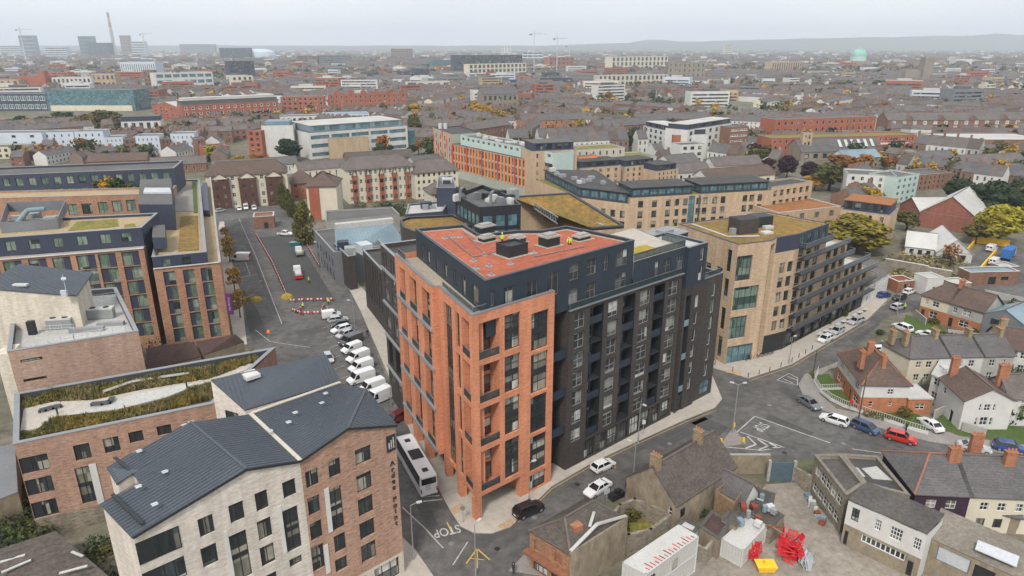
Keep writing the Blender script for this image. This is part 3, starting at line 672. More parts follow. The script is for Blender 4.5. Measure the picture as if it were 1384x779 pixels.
facade(main,db,G(13.6,3),G(17.1,3.2),0,25.7,[(.3,3.2,.2+3.5+3.05*k,2.2+3.9+3.05*k,S1) for k in range(7)]+[(.6,2.4,.1,2.9,SDOOR)],2,.15)
db.build('dark_wing_wall',[MATS['dark_brick'],MATS['black_frame'],MATS['dark_metal'],MATS['dark_metal']],main)
led=MB(); led.bar((*G(16.9,.5),25.76),(*G(42.6,.5),25.76),.36,.14); led.build('coping',[MATS['grey_metal']],main)
for k in range(1,7,2):
    s=MB(); s.prism([G(13.62,.8),G(17.08,.9),G(17.08,3.15),G(13.62,2.95)],3.4+3.05*k,3.65+3.05*k); s.build('balcony_slab',[MATS['navy']],main)
    s=MB(); s.bar((*G(13.64,.85),4.2+3.05*k),(*G(17.06,.95),4.2+3.05*k),.08,1.1); s.build('balustrade',[MATS['navy']],main)
for c,(a,b) in enumerate(LG):
    for k in range(7):
        z=3.95+3.05*k
        s=MB(); s.prism([G(a+.02,.75),G(b-.02,.75),G(b-.02,2.28),G(a+.02,2.28)],z+.16,z+.32); s.build('balcony_slab',[MATS['dark_metal']],main)
        if (k+c)%2==0 : 
            s=MB(); s.bar((*G(a+.02,.8),z+.78),(*G(b-.02,.8),z+.78),.07,1.15); s.build('balustrade',[MATS['navy']],main)
        p=G(a+.4,2.22); WINS[main.name].append((.0004,winmesh(1.9,2.2,(2,1,'grey_frame','glass',.06)),(*p,z+.4),MR))
railing(main,G(17.3,.75),G(42.2,.75),25.84,.8)

def box4(x0,x1,y0,y1): return [G(x0,y0),G(x1,y0),G(x1,y1),G(x0,y1)]
tw=box4(43.4,48.5,.5,9)
t=MB()
facade(main,t,tw[0],tw[1],0,22.9,[(3.0,4.0,3.6+3.05*k,5.8+3.05*k,(1,1,'pale_frame','glass_shine',.08)) for k in range(6)]+[(.5,1.8,3.2,21.5,1,.9)]+[(.4,1.9,.1,2.8,SDOOR)],0)
facade(main,t,tw[3],tw[0],0,22.9,[],0); facade(main,t,tw[1],tw[2],0,22.9,[],0)
facade(main,t,tw[0],tw[1],22.9,29.8,[(3.2,4.2,23.6,26.1,(1,1,'pale_frame','glass_shine',.08)),(3.2,4.2,27.0,29.2,(1,1,'pale_frame','glass_shine',.08))],2)
facade(main,t,tw[3],tw[0],22.9,29.8,[],2); facade(main,t,tw[1],tw[2],22.9,29.8,[],2)
t.build('stair_tower_wall',[MATS['dark_brick'],MATS['dark_metal'],MATS['navy']],main); parapet_roof(main,tw,29.4,.4,MATS['roof_pale'],MATS['grey_metal'],MATS['navy'],.3)
for k in (0,1,2,3): s=MB(); s.bar((*G(43.9,.6),5.6+6.1*k-1.2),(*G(45.3,.6),5.6+6.1*k-1.2),.08,1.1); s.build('balustrade',[MATS['zinc_blue']],main)
eb=[G(48.5,.9),G(54.6,.9),G(55,10),G(48.5,10)]
t=MB(); facade(main,t,eb[0],eb[1],0,23.2,[(3.2,4.2,4.2+3.05*k,6.6+3.05*k,(1,1,'pale_frame','glass_green',.08)) for k in range(6)]+[(2.4,5.4,.6,3.3,(2,2,'black_frame','glass_teal',.08))],0)
facade(main,t,eb[1],eb[2],0,23.2,[],0); t.build('end_block_wall',[MATS['dark_brick']],main); parapet_roof(main,eb,22.2,1.,MATS['roof_pale'],MATS['grey_metal'],MATS['dark_brick'],.3)
railing(main,G(48.8,1.2),G(54.3,1.2),23.28,.8)

mid=box4(10,29,18,29); 
wa=[GL(29.1,.3),GL(39,.3),GL(39,-14),GL(29.1,-14)]; wa=ccw(wa)
t=MB()
A,B=GL(39,.3),GL(29.05,.3)
facade(main,t,A,B,0,28.6,[(1.2+4.2*i,3.6+4.2*i,z+.4,z+h,st,d) for i in range(2) for (z,h,st,d) in ((3.6,2.7,SL,.2),(6.7,5.6,1,1.2),(12.8,5.6,SL,.2),(18.9,2.6,SL,.2),(22.,5.6,SL,.3))],0,.2)
facade(main,t,GL(39,-14),GL(39,.3),0,28.6,[],0)
t.build('side_wing_wall',[MATS['dark_brick'],MATS['dark_metal']],main)
parapet_roof(main,wa,27.9,.7,MATS['roof_black'],MATS['coping'],MATS['dark_brick'],.4)
t=MB(); t.prism([GL(32,-1.5),GL(29.6,-1.5),GL(29.6,-4),GL(32,-4)],27.9,28.06); t.build('red_roof_patch',[MATS['red_roof']],main)
for k in range(4): s=MB(); s.bar((*GL(38.3,.55),6.6+6.1*k),(*GL(29.6,.55),6.6+6.1*k),.35,.35); s.build('ledge',[MATS['coping']],main)

sp=ccw([P(*q,26.) for q in ((545,310),(541,300),(552,296),(613,293),(640,306),(600,318),(560,316))])
t=MB()
for i in range(len(sp)): facade(main,t,sp[i],sp[(i+1)%len(sp)],0,26.4,[],0)
t.build('back_wing_wall',[MATS['dark_brick']],main); parapet_roof(main,sp,26.,.4,MATS['sedum'],MATS['coping_dark'],MATS['dark_metal'],.35)
pt=ccw([P(*q,31.) for q in ((615,263),(648,280.5),(704,277),(692,266),(652,250))])
t=MB()
for i in range(len(pt)):
    A,B=pt[i],pt[(i+1)%len(pt)]; L=math.dist(A,B)
    facade(main,t,A,B,0,31,gridops(L,max(2,int(L/2.2)),1.9,[(27,29.3),(24,26.4)],(1,1,'black_frame','glass_teal',.05),.4,.4),0,.1)
t.build('plant_tower_wall',[MATS['dark_metal']],main); parapet_roof(main,pt,30.2,.8,MATS['roof_grey'],MATS['coping_dark'],MATS['dark_metal'],.25)
pc=cen(pt)
rr=random.Random(3)
for i in range(16):
    a=rr.random(); q=[pc[0]+rr.uniform(-7,6),pc[1]+rr.uniform(-5,7)]
    sx,sy,sz=rr.uniform(.7,2.2),rr.uniform(.7,1.7),rr.uniform(.5,1.7)
    t=MB(); t.box((*q,30.2),(sx,sy,sz),MR); t.box((*q,30.2+sz),(sx*.8,sy*.8,.18),MR)
    t.build('rooftop_machine',[MATS[rr.choice(['unit_white','unit_grey','grey_metal','dark_metal'])]],main)
for i in range(2):
    q=[pc[0]+rr.uniform(-6,5),pc[1]+rr.uniform(-4,5)]; t=MB(); t.tube((*q,30.2),(*q,32.6),.3,.3,10); t.tube((*q,32.6),(q[0]+.6,q[1]+.3,33.),.3,.25,10); t.build('flue',[MATS['grey_metal']],main)

lk=[G(24,16),G(33,14.5),G(36,26),G(26,30)]
t=MB(); 
for i in range(4): 
    A,B=lk[i],lk[(i+1)%4]; L=math.dist(A,B); facade(main,t,A,B,0,28,gridops(L,max(2,int(L/1.8)),1.6,[(20.5,23.6),(24,27.4)],(1,1,'black_frame','glass_green',.05),.3,.3),0,.08)
t.build('link_wall',[MATS['dark_metal']],main); t=MB(); t.face([(*p,27.98) for p in lk]); t.build('roof',[MATS['roof_black']],main)
SG=[((697,283),22.),((735,281),22.),((800,309),22.),((842,306),22.5),((770,262),27.),((692,267),27.)]
sg=[P3(*a,z) for a,z in SG]
t=MB(); 
t.slab(sg,.5,0,1); t.build('sloping_roof',[MATS['sedum'],MATS['coping_dark']],main)
t=MB(); 
for i in range(len(sg)): a,b=Vector(sg[i]),Vector(sg[(i+1)%len(sg)]); t.bar(a+Vector((0,0,.1)),b+Vector((0,0,.1)),.7,.35)
t.build('coping',[MATS['coping_dark']],main)
t=MB(); m1,m2,m3=Vector(P3(694,277,24.))+Vector((0,0,.15)),Vector(P3(745,274,24.))+Vector((0,0,.2)),Vector(P3(815,307,22.2))+Vector((0,0,.4)); t.bar(m1,m2,.6,.25); t.bar(m2,m3,.6,.25); t.build('roof_path',[MATS['concrete']],main)
t=MB()
for i in range(len(sg)):
    a,b=sg[i],sg[(i+1)%len(sg)]; t.face([(a[0],a[1],0),(b[0],b[1],0),(b[0],b[1],b[2]-.4),(a[0],a[1],a[2]-.4)])
t.build('rear_wing_wall',[MATS['tan_brick']],main)

t=MB(); a,b=Vector(P3(722,282,25)),Vector(P3(754,303,25))
for k in (0,1.4): t.bar(a+Vector((0,0,k)),b+Vector((0,0,k)),.18)
for i in range(11): p,q=a.lerp(b,i/10),a.lerp(b,min(1,(i+1)/10)); t.bar(p,q+Vector((0,0,1.4)),.1); t.bar(p,p+Vector((0,0,1.4)),.1)
t.build('roof_truss',[MATS['unit_grey']],main)
t=MB(); p=[G(33,7),G(46,7),G(46,28),G(36,26)]; t.prism(p,0,24,0,1); t.build('court_wing',[MATS['dark_brick'],MATS['roof_pale']],main)
t=MB(); p=P(898,318,26); t.box((*p,23),(8,5,3.4),MR); t.build('stair_core',[MATS['dark_brick']],main); t=MB(); t.box((*p,26.4),(8.4,5.4,.2),MR); t.box((*p,26.6),(3,2,.5),MR); t.build('coping',[MATS['coping']],main)
for a,b in (((604,316),(640,345)),((640,345),(672,338)),((722,345),(790,331)),((628,312),(652,338))):
    t=MB(); t.tube((*P(*a,PZ),PZ-.22),(*P(*b,PZ),PZ-.22),.07,.07,6); t.build('roof_pipe',[MATS['grey_metal']],main)
for a,b in (((655,372),(740,345)),((600,316),(668,365)),((700,355),(820,327))):
    t=MB(); t.bar((*P(*a,PZ),PZ-.335),(*P(*b,PZ),PZ-.335),.09,.012); t.build('roof_seam',[MATS['sedum_rust']],main)
finish(main,98)

def leafcloud(mb,c,r,n,s,rng,mi=0,shell=.55):
    for _ in range(n):
        while True:
            d=Vector((rng.uniform(-1,1),rng.uniform(-1,1),rng.uniform(-1,1)))
            if .05<d.length<1: break
        k=d.length; d=d/k; k=shell+(1-shell)*k
        p=Vector((c[0]+d.x*r[0]*k,c[1]+d.y*r[1]*k,c[2]+d.z*r[2]*k))
        a=Vector((rng.uniform(-1,1),rng.uniform(-1,1),rng.uniform(-.6,.6))).normalized(); b=(d+Vector((rng.uniform(-.8,.8),rng.uniform(-.8,.8),rng.uniform(0,.9)))).cross(a)
        if b.length<.1: continue
        b.normalize(); q=s*rng.uniform(.6,1.3); a*=q; b*=q*rng.uniform(.6,1)
        mb.face([p-a,p-b*.8,p+a,p+b],mi)
def tree_meshes(seed,h=8.,r=3.,trunk=.3,clumps=14,leaves=90,ls=.3,kind='round'):
    rng=random.Random(seed); t=MB(); cr=MB()
    t.tube((0,0,0),(rng.uniform(-.1,.1),0,h*.35),.055*h*trunk*2,.035*h*trunk*2,8)
    if kind=='cone':
        t.tube((0,0,h*.35),(0,0,h*.9),.02*h,.01*h,6)
        for i in range(clumps):
            f=(i+.5)/clumps; z=h*(.06+.92*f); rr=r*math.sin(math.pi*(.2+.77*f))**.7
            for k in range(3):
                a=rng.uniform(0,6.28); leafcloud(cr,(math.cos(a)*rr*.45,math.sin(a)*rr*.45,z),(rr*.62,rr*.62,h*.07),leaves//3,ls,rng)
    else:
        for i in range(clumps):
            a=i*2.4+rng.uniform(-.4,.4); f=(i+.5)/clumps
            zz=h*(.38+.5*f+rng.uniform(-.05,.05)); sp=r*.68*math.sin(math.pi*(.22+.7*f))*rng.uniform(.6,1.1)
            c=(math.cos(a)*sp,math.sin(a)*sp,zz); q=r*rng.uniform(.26,.5)
            leafcloud(cr,c,(q*rng.uniform(.8,1.3),q*rng.uniform(.8,1.3),q*.8),leaves,ls,rng,0,.25)
            if i%2==0: t.tube((0,0,h*rng.uniform(.25,.36)),(c[0]*.85,c[1]*.85,c[2]),.018*h,.007*h,5)
    return t.mesh('trunk',[MATS['bark']],True),cr
TREEC={}
def tree(x,y,h,r,leaf,label,group=None,seed=1,kind='round',dens=1.,ls=.3,name='tree',z=0.,trunk=.3,clumps=14):
    key=(seed,kind,leaf,ls,dens,clumps)
    if key not in TREEC:
        t,cr=tree_meshes(seed,8.,3.,trunk,clumps,int(90*dens),ls,kind); TREEC[key]=(t,cr.mesh('crown',[MATS[leaf]]))
    t,c=TREEC[key]; o=thing(name,label,'tree',(x,y,z),RND.uniform(0,6.28),group); o.scale=(r/3,r/3,h/8)
    link('trunk',t,o); link('crown',c,o); return o
def bush(x,y,r,h,leaf,label,seed=1,z=0.,name='bush',n=260,group=None,ls=.16,cat='bush'):
    rng=random.Random(seed); m=MB()
    for i in range(5): leafcloud(m,(rng.uniform(-.5,.5)*r,rng.uniform(-.5,.5)*r,h*rng.uniform(.35,.6)),(r*.6,r*.6,h*.45),n//5,ls*max(1,r/1.2),rng)
    me=m.mesh(name,[MATS[leaf]]); o=link(name,me); o.location=(x,y,z); return tag(o,label,cat,group)

def pxops(A,B,lst,sl=0.):
    out=[]
    for x0,y0,x1,y1,st,*r in lst:
        k=.5*sl*(x1-x0); xm,ym=(x0+x1)/2,(y0+y1)/2
        u0,u1=UV(A,B,x0,ym)[0],UV(A,B,x1,ym)[0]; z1,z0=UV(A,B,xm,y0+k)[1],UV(A,B,xm,y1-k)[1]
        out.append((max(u0,.05),u1,max(z0,.05),z1,st,*r))
    return out
AO=P(547,775); _c,_s=math.cos(math.radians(222)),math.sin(math.radians(222))
def D(x,d): return (AO[0]+x*_c-d*.669,AO[1]+x*_s+d*.743)
ard=thing('apartment_building','gabled block of white and red brick with ribbed dark metal roofs and a lettered side','apartment block',(*D(13,6),0))
XL=26.6; fA,fB=D(XL,0),D(0,0)
uz=lambda x,y: UV(fA,fB,x,y)
zR,zAR,zV,zAL,zL=[uz(*q)[1] for q in ((537,574),(469,579),(405,623),(332,634),(188,722))]
xAR=XL-uz(469,579)[0]; xV=XL-uz(405,623)[0]; xAL=XL-uz(332,634)[0]
WN,BK='black_frame','glass_curtain'
wl=[(268,693,290,729,SA),(309.6,675,330.7,710,SA2),(345,660,363,694,SA),(382,645,400.5,676,S1),(272,732,295,770,S1),(348,697,368,733,SA2),(352,732,372,768,SA),(313,713,338,790,(2,2,WN,BK,.07,'band','dark_metal',.45,.55)),(384,681,406,750,(2,2,WN,BK,.07,'band','dark_metal',.45,.55)),(391,749,409,768,SA),(356,771,376,806,SA)]
wr=[(413,631,431,662,SA),(444,617,461,648,SA2),(480,600,502,631,SD),(482,635,503,668,SD),(484,667,505,700,SD),(486,699,507,731,SD),(488,729,509,762,SD),(416,667,433,699,S1),(419,701,436,733,SA2),(447,654,464,720,(2,2,WN,BK,.07,'band','dark_metal',.45,.55)),(451.6,718,468,749,SA2),(453,750,470,775,SA),(421,733,439,775,(2,2,WN,BK,.07,'band','dark_metal',.45,.55))]
uV=XL-xV
m=MB()
lops=pxops(fA,fB,wl,.43); cor=[(.0001,uz(246,738)[0],uz(215,735)[1]-1.3-3.3*i,uz(215,735)[1]+1.0-3.3*i,(4,1,WN,'glass',.07,.42,'dark_metal'),.12) for i in range(4)]
pw_,pr_=D(XL,0),D(xV,0)
zw=min(zL,zV)-.02
zc=cor[0][3]+.35
facade(ard,m,pw_,pr_,0,19.2,[o for o in lops+cor if o[3]<19.2],0,.22)
m.face([(*D(XL,0),19.2),(*D(xV,0),19.2),(*D(xV,0),zV),(*D(xAL,0),zAL),(*D(XL,0),zL)],0)
def side(pts,mi): m.face(pts,mi)
side([(*D(XL+.9,6.6),0),(*D(XL,0),0),(*D(XL,0),zL),(*D(XL+.9,6.6),zL)],0)
side([(*D(XL-2.4,6.6),0),(*D(XL+.9,6.6),0),(*D(XL+.9,6.6),zL),(*D(XL-2.4,6.6),zL+.6)],0); side([(*D(XL-2.4,9),0),(*D(XL-2.4,6.6),0),(*D(XL-2.4,6.6),zL+.6),(*D(XL-2.4,9),zL+.6)],0)
side([(*D(XL-1,9),0),(*D(XL-2.4,9),0),(*D(XL-2.4,9),zL+.6),(*D(XL-1,9),zL)],0); side([(*D(XL-1,12.6),0),(*D(XL-1,9),0),(*D(XL-1,9),zL),(*D(XL-1,12.6),zL)],0)
side([(*D(xV,12.2),0),(*D(XL-1,12.6),0),(*D(XL-1,12.6),zL),(*D(xAL+1,12),zAL),(*D(xV,12.2),zV)],0)
m.build('white_brick_wall',[MATS['ardee_white']],ard)
m=MB()
rA=D(xV,0)
rops=pxops(rA,fB,wr,.43)
shop=pxops(rA,fB,[(492,748,532,790,(3,1,WN,'glass',.09))],.43)
zt=20.0
for o in rops: zt=max(zt,o[3]) if o[3]<21.2 else zt
zt=min(zt+.05,zR-.02)
top=[o for o in rops if o[3]>zt]
facade(ard,m,rA,fB,3.3,zt,[o for o in rops if o[3]<=zt and o[2]>3.3],0,.22)
m.face([(*rA,zt),(*fB,zt),(*fB,zR),(*D(xAR,0),zAR),(*rA,zV)],0)
m.face([(*fB,3.3),(*D(0,12.3),3.3),(*D(0,12.3),zV),(*D(0,6.1),zAR),(*fB,zR)],0)
m.face([(*D(0,12.3),0),(*D(xV,12.2),0),(*D(xV,12.2),zV),(*D(0,12.3),zV)],0)
m.build('red_brick_wall',[MATS['ardee_red']],ard)
m=MB(); facade(ard,m,rA,fB,0,3.3,[(1,3.2,.2,2.8,SSHOP),(4.2,6.2,.2,2.8,SSHOP),(7.2,10.6,.2,2.9,SSHOP)],0,.25); facade(ard,m,fB,D(0,12.3),0,3.3,[],0); m.build('plinth',[MATS['cream_stone']],ard)
for o in [o for o in rops if o[3]>zt]:
    p=[rA[k]+(fB[k]-rA[k])/math.dist(rA,fB)*o[0] for k in (0,1)]
    WINS[ard.name].append((1,winmesh(o[1]-o[0],o[3]-o[2],o[4]),(p[0]+.669*.06,p[1]-.743*.06,o[2]),math.radians(42)))
for o in [o for o in lops+cor if o[3]>=19.2]:
    p=[pw_[k]+(pr_[k]-pw_[k])/math.dist(pw_,pr_)*o[0] for k in (0,1)]
    WINS[ard.name].append((1,winmesh(o[1]-o[0],o[3]-o[2],o[4]),(p[0]+.669*.06,p[1]-.743*.06,o[2]),math.radians(42)))
for px in ((379,683,384,750),(441,660,447,722),(439,737,445,777),(308,717,313,790)):
    A_,B_=(fA,fB); u0,u1=UV(A_,B_,px[0],(px[1]+px[3])/2)[0],UV(A_,B_,px[2],(px[1]+px[3])/2)[0]; za,zb=UV(A_,B_,px[0],px[1])[1],UV(A_,B_,px[0],px[3])[1]
    p=D(XL-(u0+u1)/2,-.03); t=MB(); t.box((*p,zb),(u1-u0,.1,za-zb),math.radians(42)); t.build('pale_panel',[MATS['render_white']],ard)

def ribroof(root,pts,m='seam_roof',rib=.48,dirv=None,t=.16,name='roof'):
    """metal sheet with raised seams running down the slope"""
    b=MB(); pts=[Vector(p) for p in pts]; nrm=Vector()
    for i in range(len(pts)): nrm+=pts[i].cross(pts[(i+1)%len(pts)])
    nrm.normalize(); 
    if nrm.z<0: pts=pts[::-1]; nrm=-nrm
    b.slab(pts,t)
    dn=Vector(dirv).normalized() if dirv else Vector((nrm.x,nrm.y,-(nrm.x**2+nrm.y**2)/nrm.z)).normalized()
    ac=nrm.cross(dn).normalized(); vals=[p.dot(ac) for p in pts]; v=min(vals)+rib/2
    while v<max(vals):
        hits=[]
        for i in range(len(pts)):
            a,c=pts[i],pts[(i+1)%len(pts)]; da,dc=a.dot(ac)-v,c.dot(ac)-v
            if da*dc<0: hits.append(a.lerp(c,da/(da-dc)))
        hits.sort(key=lambda p:p.dot(dn))
        if len(hits)>=2:
            p,q=hits[0]+nrm*.035,hits[-1]+nrm*.035
            if (q-p).length>.2: b.bar(p,q,.04,.04)
        v+=rib
    return b.build(name,[MATS[m]],root)
up=.12
ribroof(ard,[(*D(xAR,-.2),zAR+up),(*D(-.15,6.1),zAR+up),(*D(-.15,-.2),zR+up)])
ribroof(ard,[(*D(xAR,-.2),zAR+up),(*D(xV-.25,-.2),zV+up),(*D(xV-.25,11.9),zV+up),(*D(-.15,12.1),zV-.1+up),(*D(-.15,6.1),zAR+up)],dirv=(D(xV,0)[0]-D(xAR,0)[0],D(xV,0)[1]-D(xAR,0)[1],zV-zAR))
ribroof(ard,[(*D(xAL,-.2),zAL+up),(*D(xAL+1,12.2),zAL+up),(*D(xV+.25,12.2),zV+up),(*D(xV+.25,-.2),zV+up)])
lf=[(*D(xAL,-.2),zAL+up),(*D(XL+.15,-.2),zL+up),(*D(XL+1.05,6.7),zL+up),(*D(XL-2.4,6.7),zL+up+(zAL-zL)*.3),(*D(XL-2.4,8.9),zL+up+(zAL-zL)*.3),(*D(XL-.85,8.9),zL+up+.1),(*D(XL-.85,12.7),zL+up+.1),(*D(xAL+1,12.2),zAL+up)]
ribroof(ard,lf)
g=MB(); g.bar((*D(xV,-.2),zV+.16),(*D(xV,12.3),zV+.16),.42,.12); g.bar((*D(xV-.2,12.25),zV+.16),(*D(-.1,12.45),zV+.1),.42,.12); g.build('gutter',[MATS['cream_stone']],ard)
e=MB()
for a,b in (((*D(-.1,-.25),zR+.02),(*D(xAR,-.25),zAR+.02)),((*D(xAR,-.25),zAR+.02),(*D(xV,-.25),zV+.02)),((*D(xV,-.25),zV+.02),(*D(xAL,-.25),zAL+.02)),((*D(xAL,-.25),zAL+.02),(*D(XL+.1,-.25),zL+.02))): e.bar(a,b,.1,.26)
e.build('fascia',[MATS['dark_metal']],ard)
for a,b in (((*D(xAR,-.2),zAR+up+.04),(*D(-.1,6.1),zAR+up+.04)),((*D(xAL,-.2),zAL+up+.04),(*D(xAL+1,12.2),zAL+up+.04))): rg=MB(); rg.bar(a,b,.3,.08); rg.build('ridge_cap',[MATS['seam_roof']],ard)
for (x0,y0,x1,y1) in ((155,618,186,645),(152,668,193,708)):
    t=MB(); t.bar(P3(x0,y0,zL+.62),P3(x1,y1,zL+.62),.32,.1); t.build('roof_slot',[MATS['black_frame']],ard)
for q in ((187,658),(223,638),(188,610),(209,682),(262,637),(300,622),(249,575),(258,571),(399,558),(390,571),(440,532),(497,552),(435,545),(365,583),(310,620),(322,617)):
    z=(zAL+zL)/2+.35; t=MB(); p=P(*q,z); t.box((*p,z),(.5,.5,.06),math.radians(42)); t.bar((p[0]-.25,p[1]-.2,z+.09),(p[0]+.25,p[1]+.2,z+.09),.05); t.build('roof_anchor',[MATS['pale_metal']],ard)

z0,z1=zV-.2,zV+2.6
bk=[P3(331,556,z0),P3(461,517,z0),P3(440,480,z1),P3(285,515,z1)]
m=MB()
for a,b in ((0,1),(1,2),(2,3),(3,0)): m.face([(bk[a][0],bk[a][1],0),(bk[b][0],bk[b][1],0),bk[b],bk[a]],0)
m.build('rear_wall',[MATS['ardee_white']],ard); ribroof(ard,[(p[0],p[1],p[2]+.15) for p in bk])
q=P3(339,509,z1-.35); t=MB(); t.box((q[0],q[1],q[2]),(1.7,1.9,.4),math.radians(42)); o=t.build('rooflight',[MATS['unit_white']],ard); t=MB(); t.box((q[0],q[1],q[2]+.4),(1.3,1.5,.03),math.radians(42)); t.build('pane',[MATS['render_white']],o)
A_,B_=bk[3][:2],bk[0][:2]; o=UV(A_,B_,302,547); t=MB(); p=P3(303,540,0)
WINS[ard.name].append((1,winmesh(2.0,2.6,S1),(A_[0]+(B_[0]-A_[0])*.35-.06,A_[1]+(B_[1]-A_[1])*.35-.05,z0-3.2),math.atan2(B_[1]-A_[1],B_[0]-A_[0])))

RY=math.radians(42)
xs=XL-uz(529.5,620)[0]
for i,ch in enumerate('Ardee Point'):
    if ch==' ': continue
    z=uz(529.5,626.5+8.35*i)[1]; p=D(xs,-.05); text(ch,.95,(p[0],p[1],z),RY,'dark_metal','letter',ard,math.pi/2,ext=.03).location=(p[0]-ard.location[0],p[1]-ard.location[1],z)
u0,u1=uz(522,598)[0],uz(534,598)[0]; za,zb=uz(528,588)[1],uz(528,610)[1]; p=D(XL-(u0+u1)/2,-.02); t=MB(); t.box((*p,zb),(u1-u0,.12,za-zb),RY); sg_=t.build('sign_panel',[MATS['dark_metal']],ard)
t=MB()
for k in range(3): 
    p=D(XL-(u0+u1)/2+.28-.28*k,-.11); t.box((*p,zb+.5),(.14,.04,.7+.25*k),RY); t.box((*p,zb+.38),(.2,.04,.06),RY)
t.build('emblem',[MATS['white_line']],sg_)
finish(ard)

tz=14.0
tp=ccw([P(18,601,tz),P(288,546,tz),P(372,470,tz),P(20,532,tz)])
ter=thing('apartment_building','brick block with a planted roof garden of grasses, paths and benches','apartment block',(*cen(tp),0))
A_,B_=P(18,601,tz),P(300,543.5,tz)
m=MB(); L=math.dist(A_,B_)
tops=pxops(A_,B_,[(100,598,123,624,SA),(140,589,162,614,SA2),(174,581,194,600,SA),(212,573,232,590,SA2),(24,612,67,643,(4,1,WN,BK,.07,.4,'dark_metal')),(29,642,73,673,(4,1,WN,BK,.07,.4,'dark_metal')),(36,673,79,704,(4,1,WN,BK,.07,.4,'dark_metal')),(105.5,628,126,683,(2,2,WN,BK,.07,'band','dark_metal',.45,.55)),(115,689,137,713,S1)],.2)
facade(ter,m,A_,B_,2.8,tz,tops,0,.2); facade(ter,m,P(20,532,tz),A_,2.8,tz,[],0)
m.face([(*B_,0),(*tp[2],0),(*tp[2],tz),(*B_,tz)] if False else [(*P(372,470,tz),0),(*P(20,532,tz),0),(*P(20,532,tz),tz),(*P(372,470,tz),tz)],0); m.face([(*B_,0),(*P(372,470,tz),0),(*P(372,470,tz),tz),(*B_,tz)],0)
m.build('wall',[MATS['ardee_red']],ter)
m=MB(); facade(ter,m,A_,B_,0,2.8,[(8,11.5,.2,2.4,S1)],0); facade(ter,m,P(20,532,tz),A_,0,2.8,[],0); m.build('plinth',[MATS['stone_wall']],ter)
p=D(0,0); t=MB(); u0,u1=UV(A_,B_,126,655)[0],UV(A_,B_,136,655)[0]; e=unit((B_[0]-A_[0],B_[1]-A_[1])); za,zb=UV(A_,B_,130,626)[1],UV(A_,B_,130,682)[1]
q=(A_[0]+e[0]*(u0+u1)/2+e[1]*.04,A_[1]+e[1]*(u0+u1)/2-e[0]*.04); t.box((*q,zb),(u1-u0,.1,za-zb),math.atan2(e[1],e[0])); t.build('pale_panel',[MATS['render_white']],ter)
parapet_roof(ter,tp,tz-.9,.9,MATS['soil'],MATS['coping'],MATS['coping_dark'],.55,.1,'roof_bed')
dk=W(tz-.8,*[(x/2.606,480+y/2.606) for x,y in ((72,268),(85,188),(200,165),(330,160),(480,128),(740,84),(880,30),(920,38),(740,95),(700,105),(580,152),(420,192),(200,217),(130,262))])
t=MB(); t.prism(ccw(dk),tz-.88,tz-.72); t.build('roof_path',[MATS['paving']],ter)
dk2=W(tz-.7,*[(x/2.606,480+y/2.606) for x,y in ((215,215),(300,185),(420,150),(640,105),(700,100),(580,150),(420,190))]); t=MB(); t.prism(ccw(dk2),tz-.72,tz-.71); t.build('roof_path',[MATS['roof_pale']],ter)
def planks(name,label,pts,z,w=.5,h=.45,m='render_grey'):
    t=MB()
    for a,b in zip(pts,pts[1:]): t.bar((*a,z+h),(*b,z+h),w,.1); c=((a[0]+b[0])/2,(a[1]+b[1])/2); t.box((*a,z),(.2,.3,h)); t.box((*b,z),(.2,.3,h))
    return tag(t.build(name,[MATS[m]]),label,'bench')
zz=tz-.72
planks('bench','long pale angled bench along the upper planting of the roof garden',W(zz,(141,533),(178,520),(193,517),(256,508)),zz,.7,.45,'concrete')
for pts,lb in ((((54,558),(62,556),(72,553),(83,551)),'dark angled bench on the roof path, nearest the garden corner'),(((124,549),(138,548),(149,546),(153,540)),'dark angled bench in the middle of the roof path')): planks('bench',lb,W(zz,*pts),zz,.75,.42,'coping_dark')
for i,q in enumerate(((78,560),(118,541),(185,528),(253,525),(291,503))):
    b=P(*q,zz); t=MB(); t.box((*b,zz),(.16,.16,.95)); t.box((*b,zz+.95),(.2,.2,.05)); tag(t.build('bollard_light',[MATS['black_frame']]),'short black bollard light beside the roof garden path','bollard light','bollard lights on the roof garden')
rg=random.Random(5); gr=MB()
def tufts(poly,n,z,h0,h1):
    a=0
    xs=[p[0] for p in poly]; ys=[p[1] for p in poly]
    while a<n:
        x,y=rg.uniform(min(xs),max(xs)),rg.uniform(min(ys),max(ys)); ins=False
        for i in range(len(poly)):
            p,q=poly[i-1],poly[i]
            if (p[1]>y)!=(q[1]>y) and x<(q[0]-p[0])*(y-p[1])/(q[1]-p[1])+p[0]: ins=not ins
        if not ins: continue
        a+=1; h=rg.uniform(h0,h1)*(.5+noise.noise((x*.35,y*.35,1))*.9+.4); mi=min(2,max(0,int(1.5+noise.noise((x*.22,y*.22,7))*3+rg.uniform(-.6,.6))))
        for k in range(4):
            t=rg.uniform(0,6.28); w=.14; dx,dy=math.cos(t),math.sin(t); lx,ly=rg.uniform(-.3,.3),rg.uniform(-.3,.3)
            gr.face([(x-dx*w,y-dy*w,z),(x+dx*w,y+dy*w,z),(x+lx+dx*.05,y+ly+dy*.05,z+h)],mi)
def zp(*pts): return W(tz-.6,*[(x/2.606,480+y/2.606) for x,y in pts])
tufts(zp((75,190),(90,140),(250,115),(480,70),(740,30),(900,-15),(910,20),(870,32),(740,82),(480,122),(330,155),(200,162)),2600,tz-.9,.35,1.)
tufts(zp((80,292),(75,270),(130,265),(200,222),(420,195),(580,158),(700,108),(740,100),(745,150),(560,200),(300,255)),2100,tz-.9,.35,.95)
tag(gr.build('grasses',[MATS['grass_tan'],MATS['grass_olive'],MATS['grass_gold']]),kind='stuff')
finish(ter)

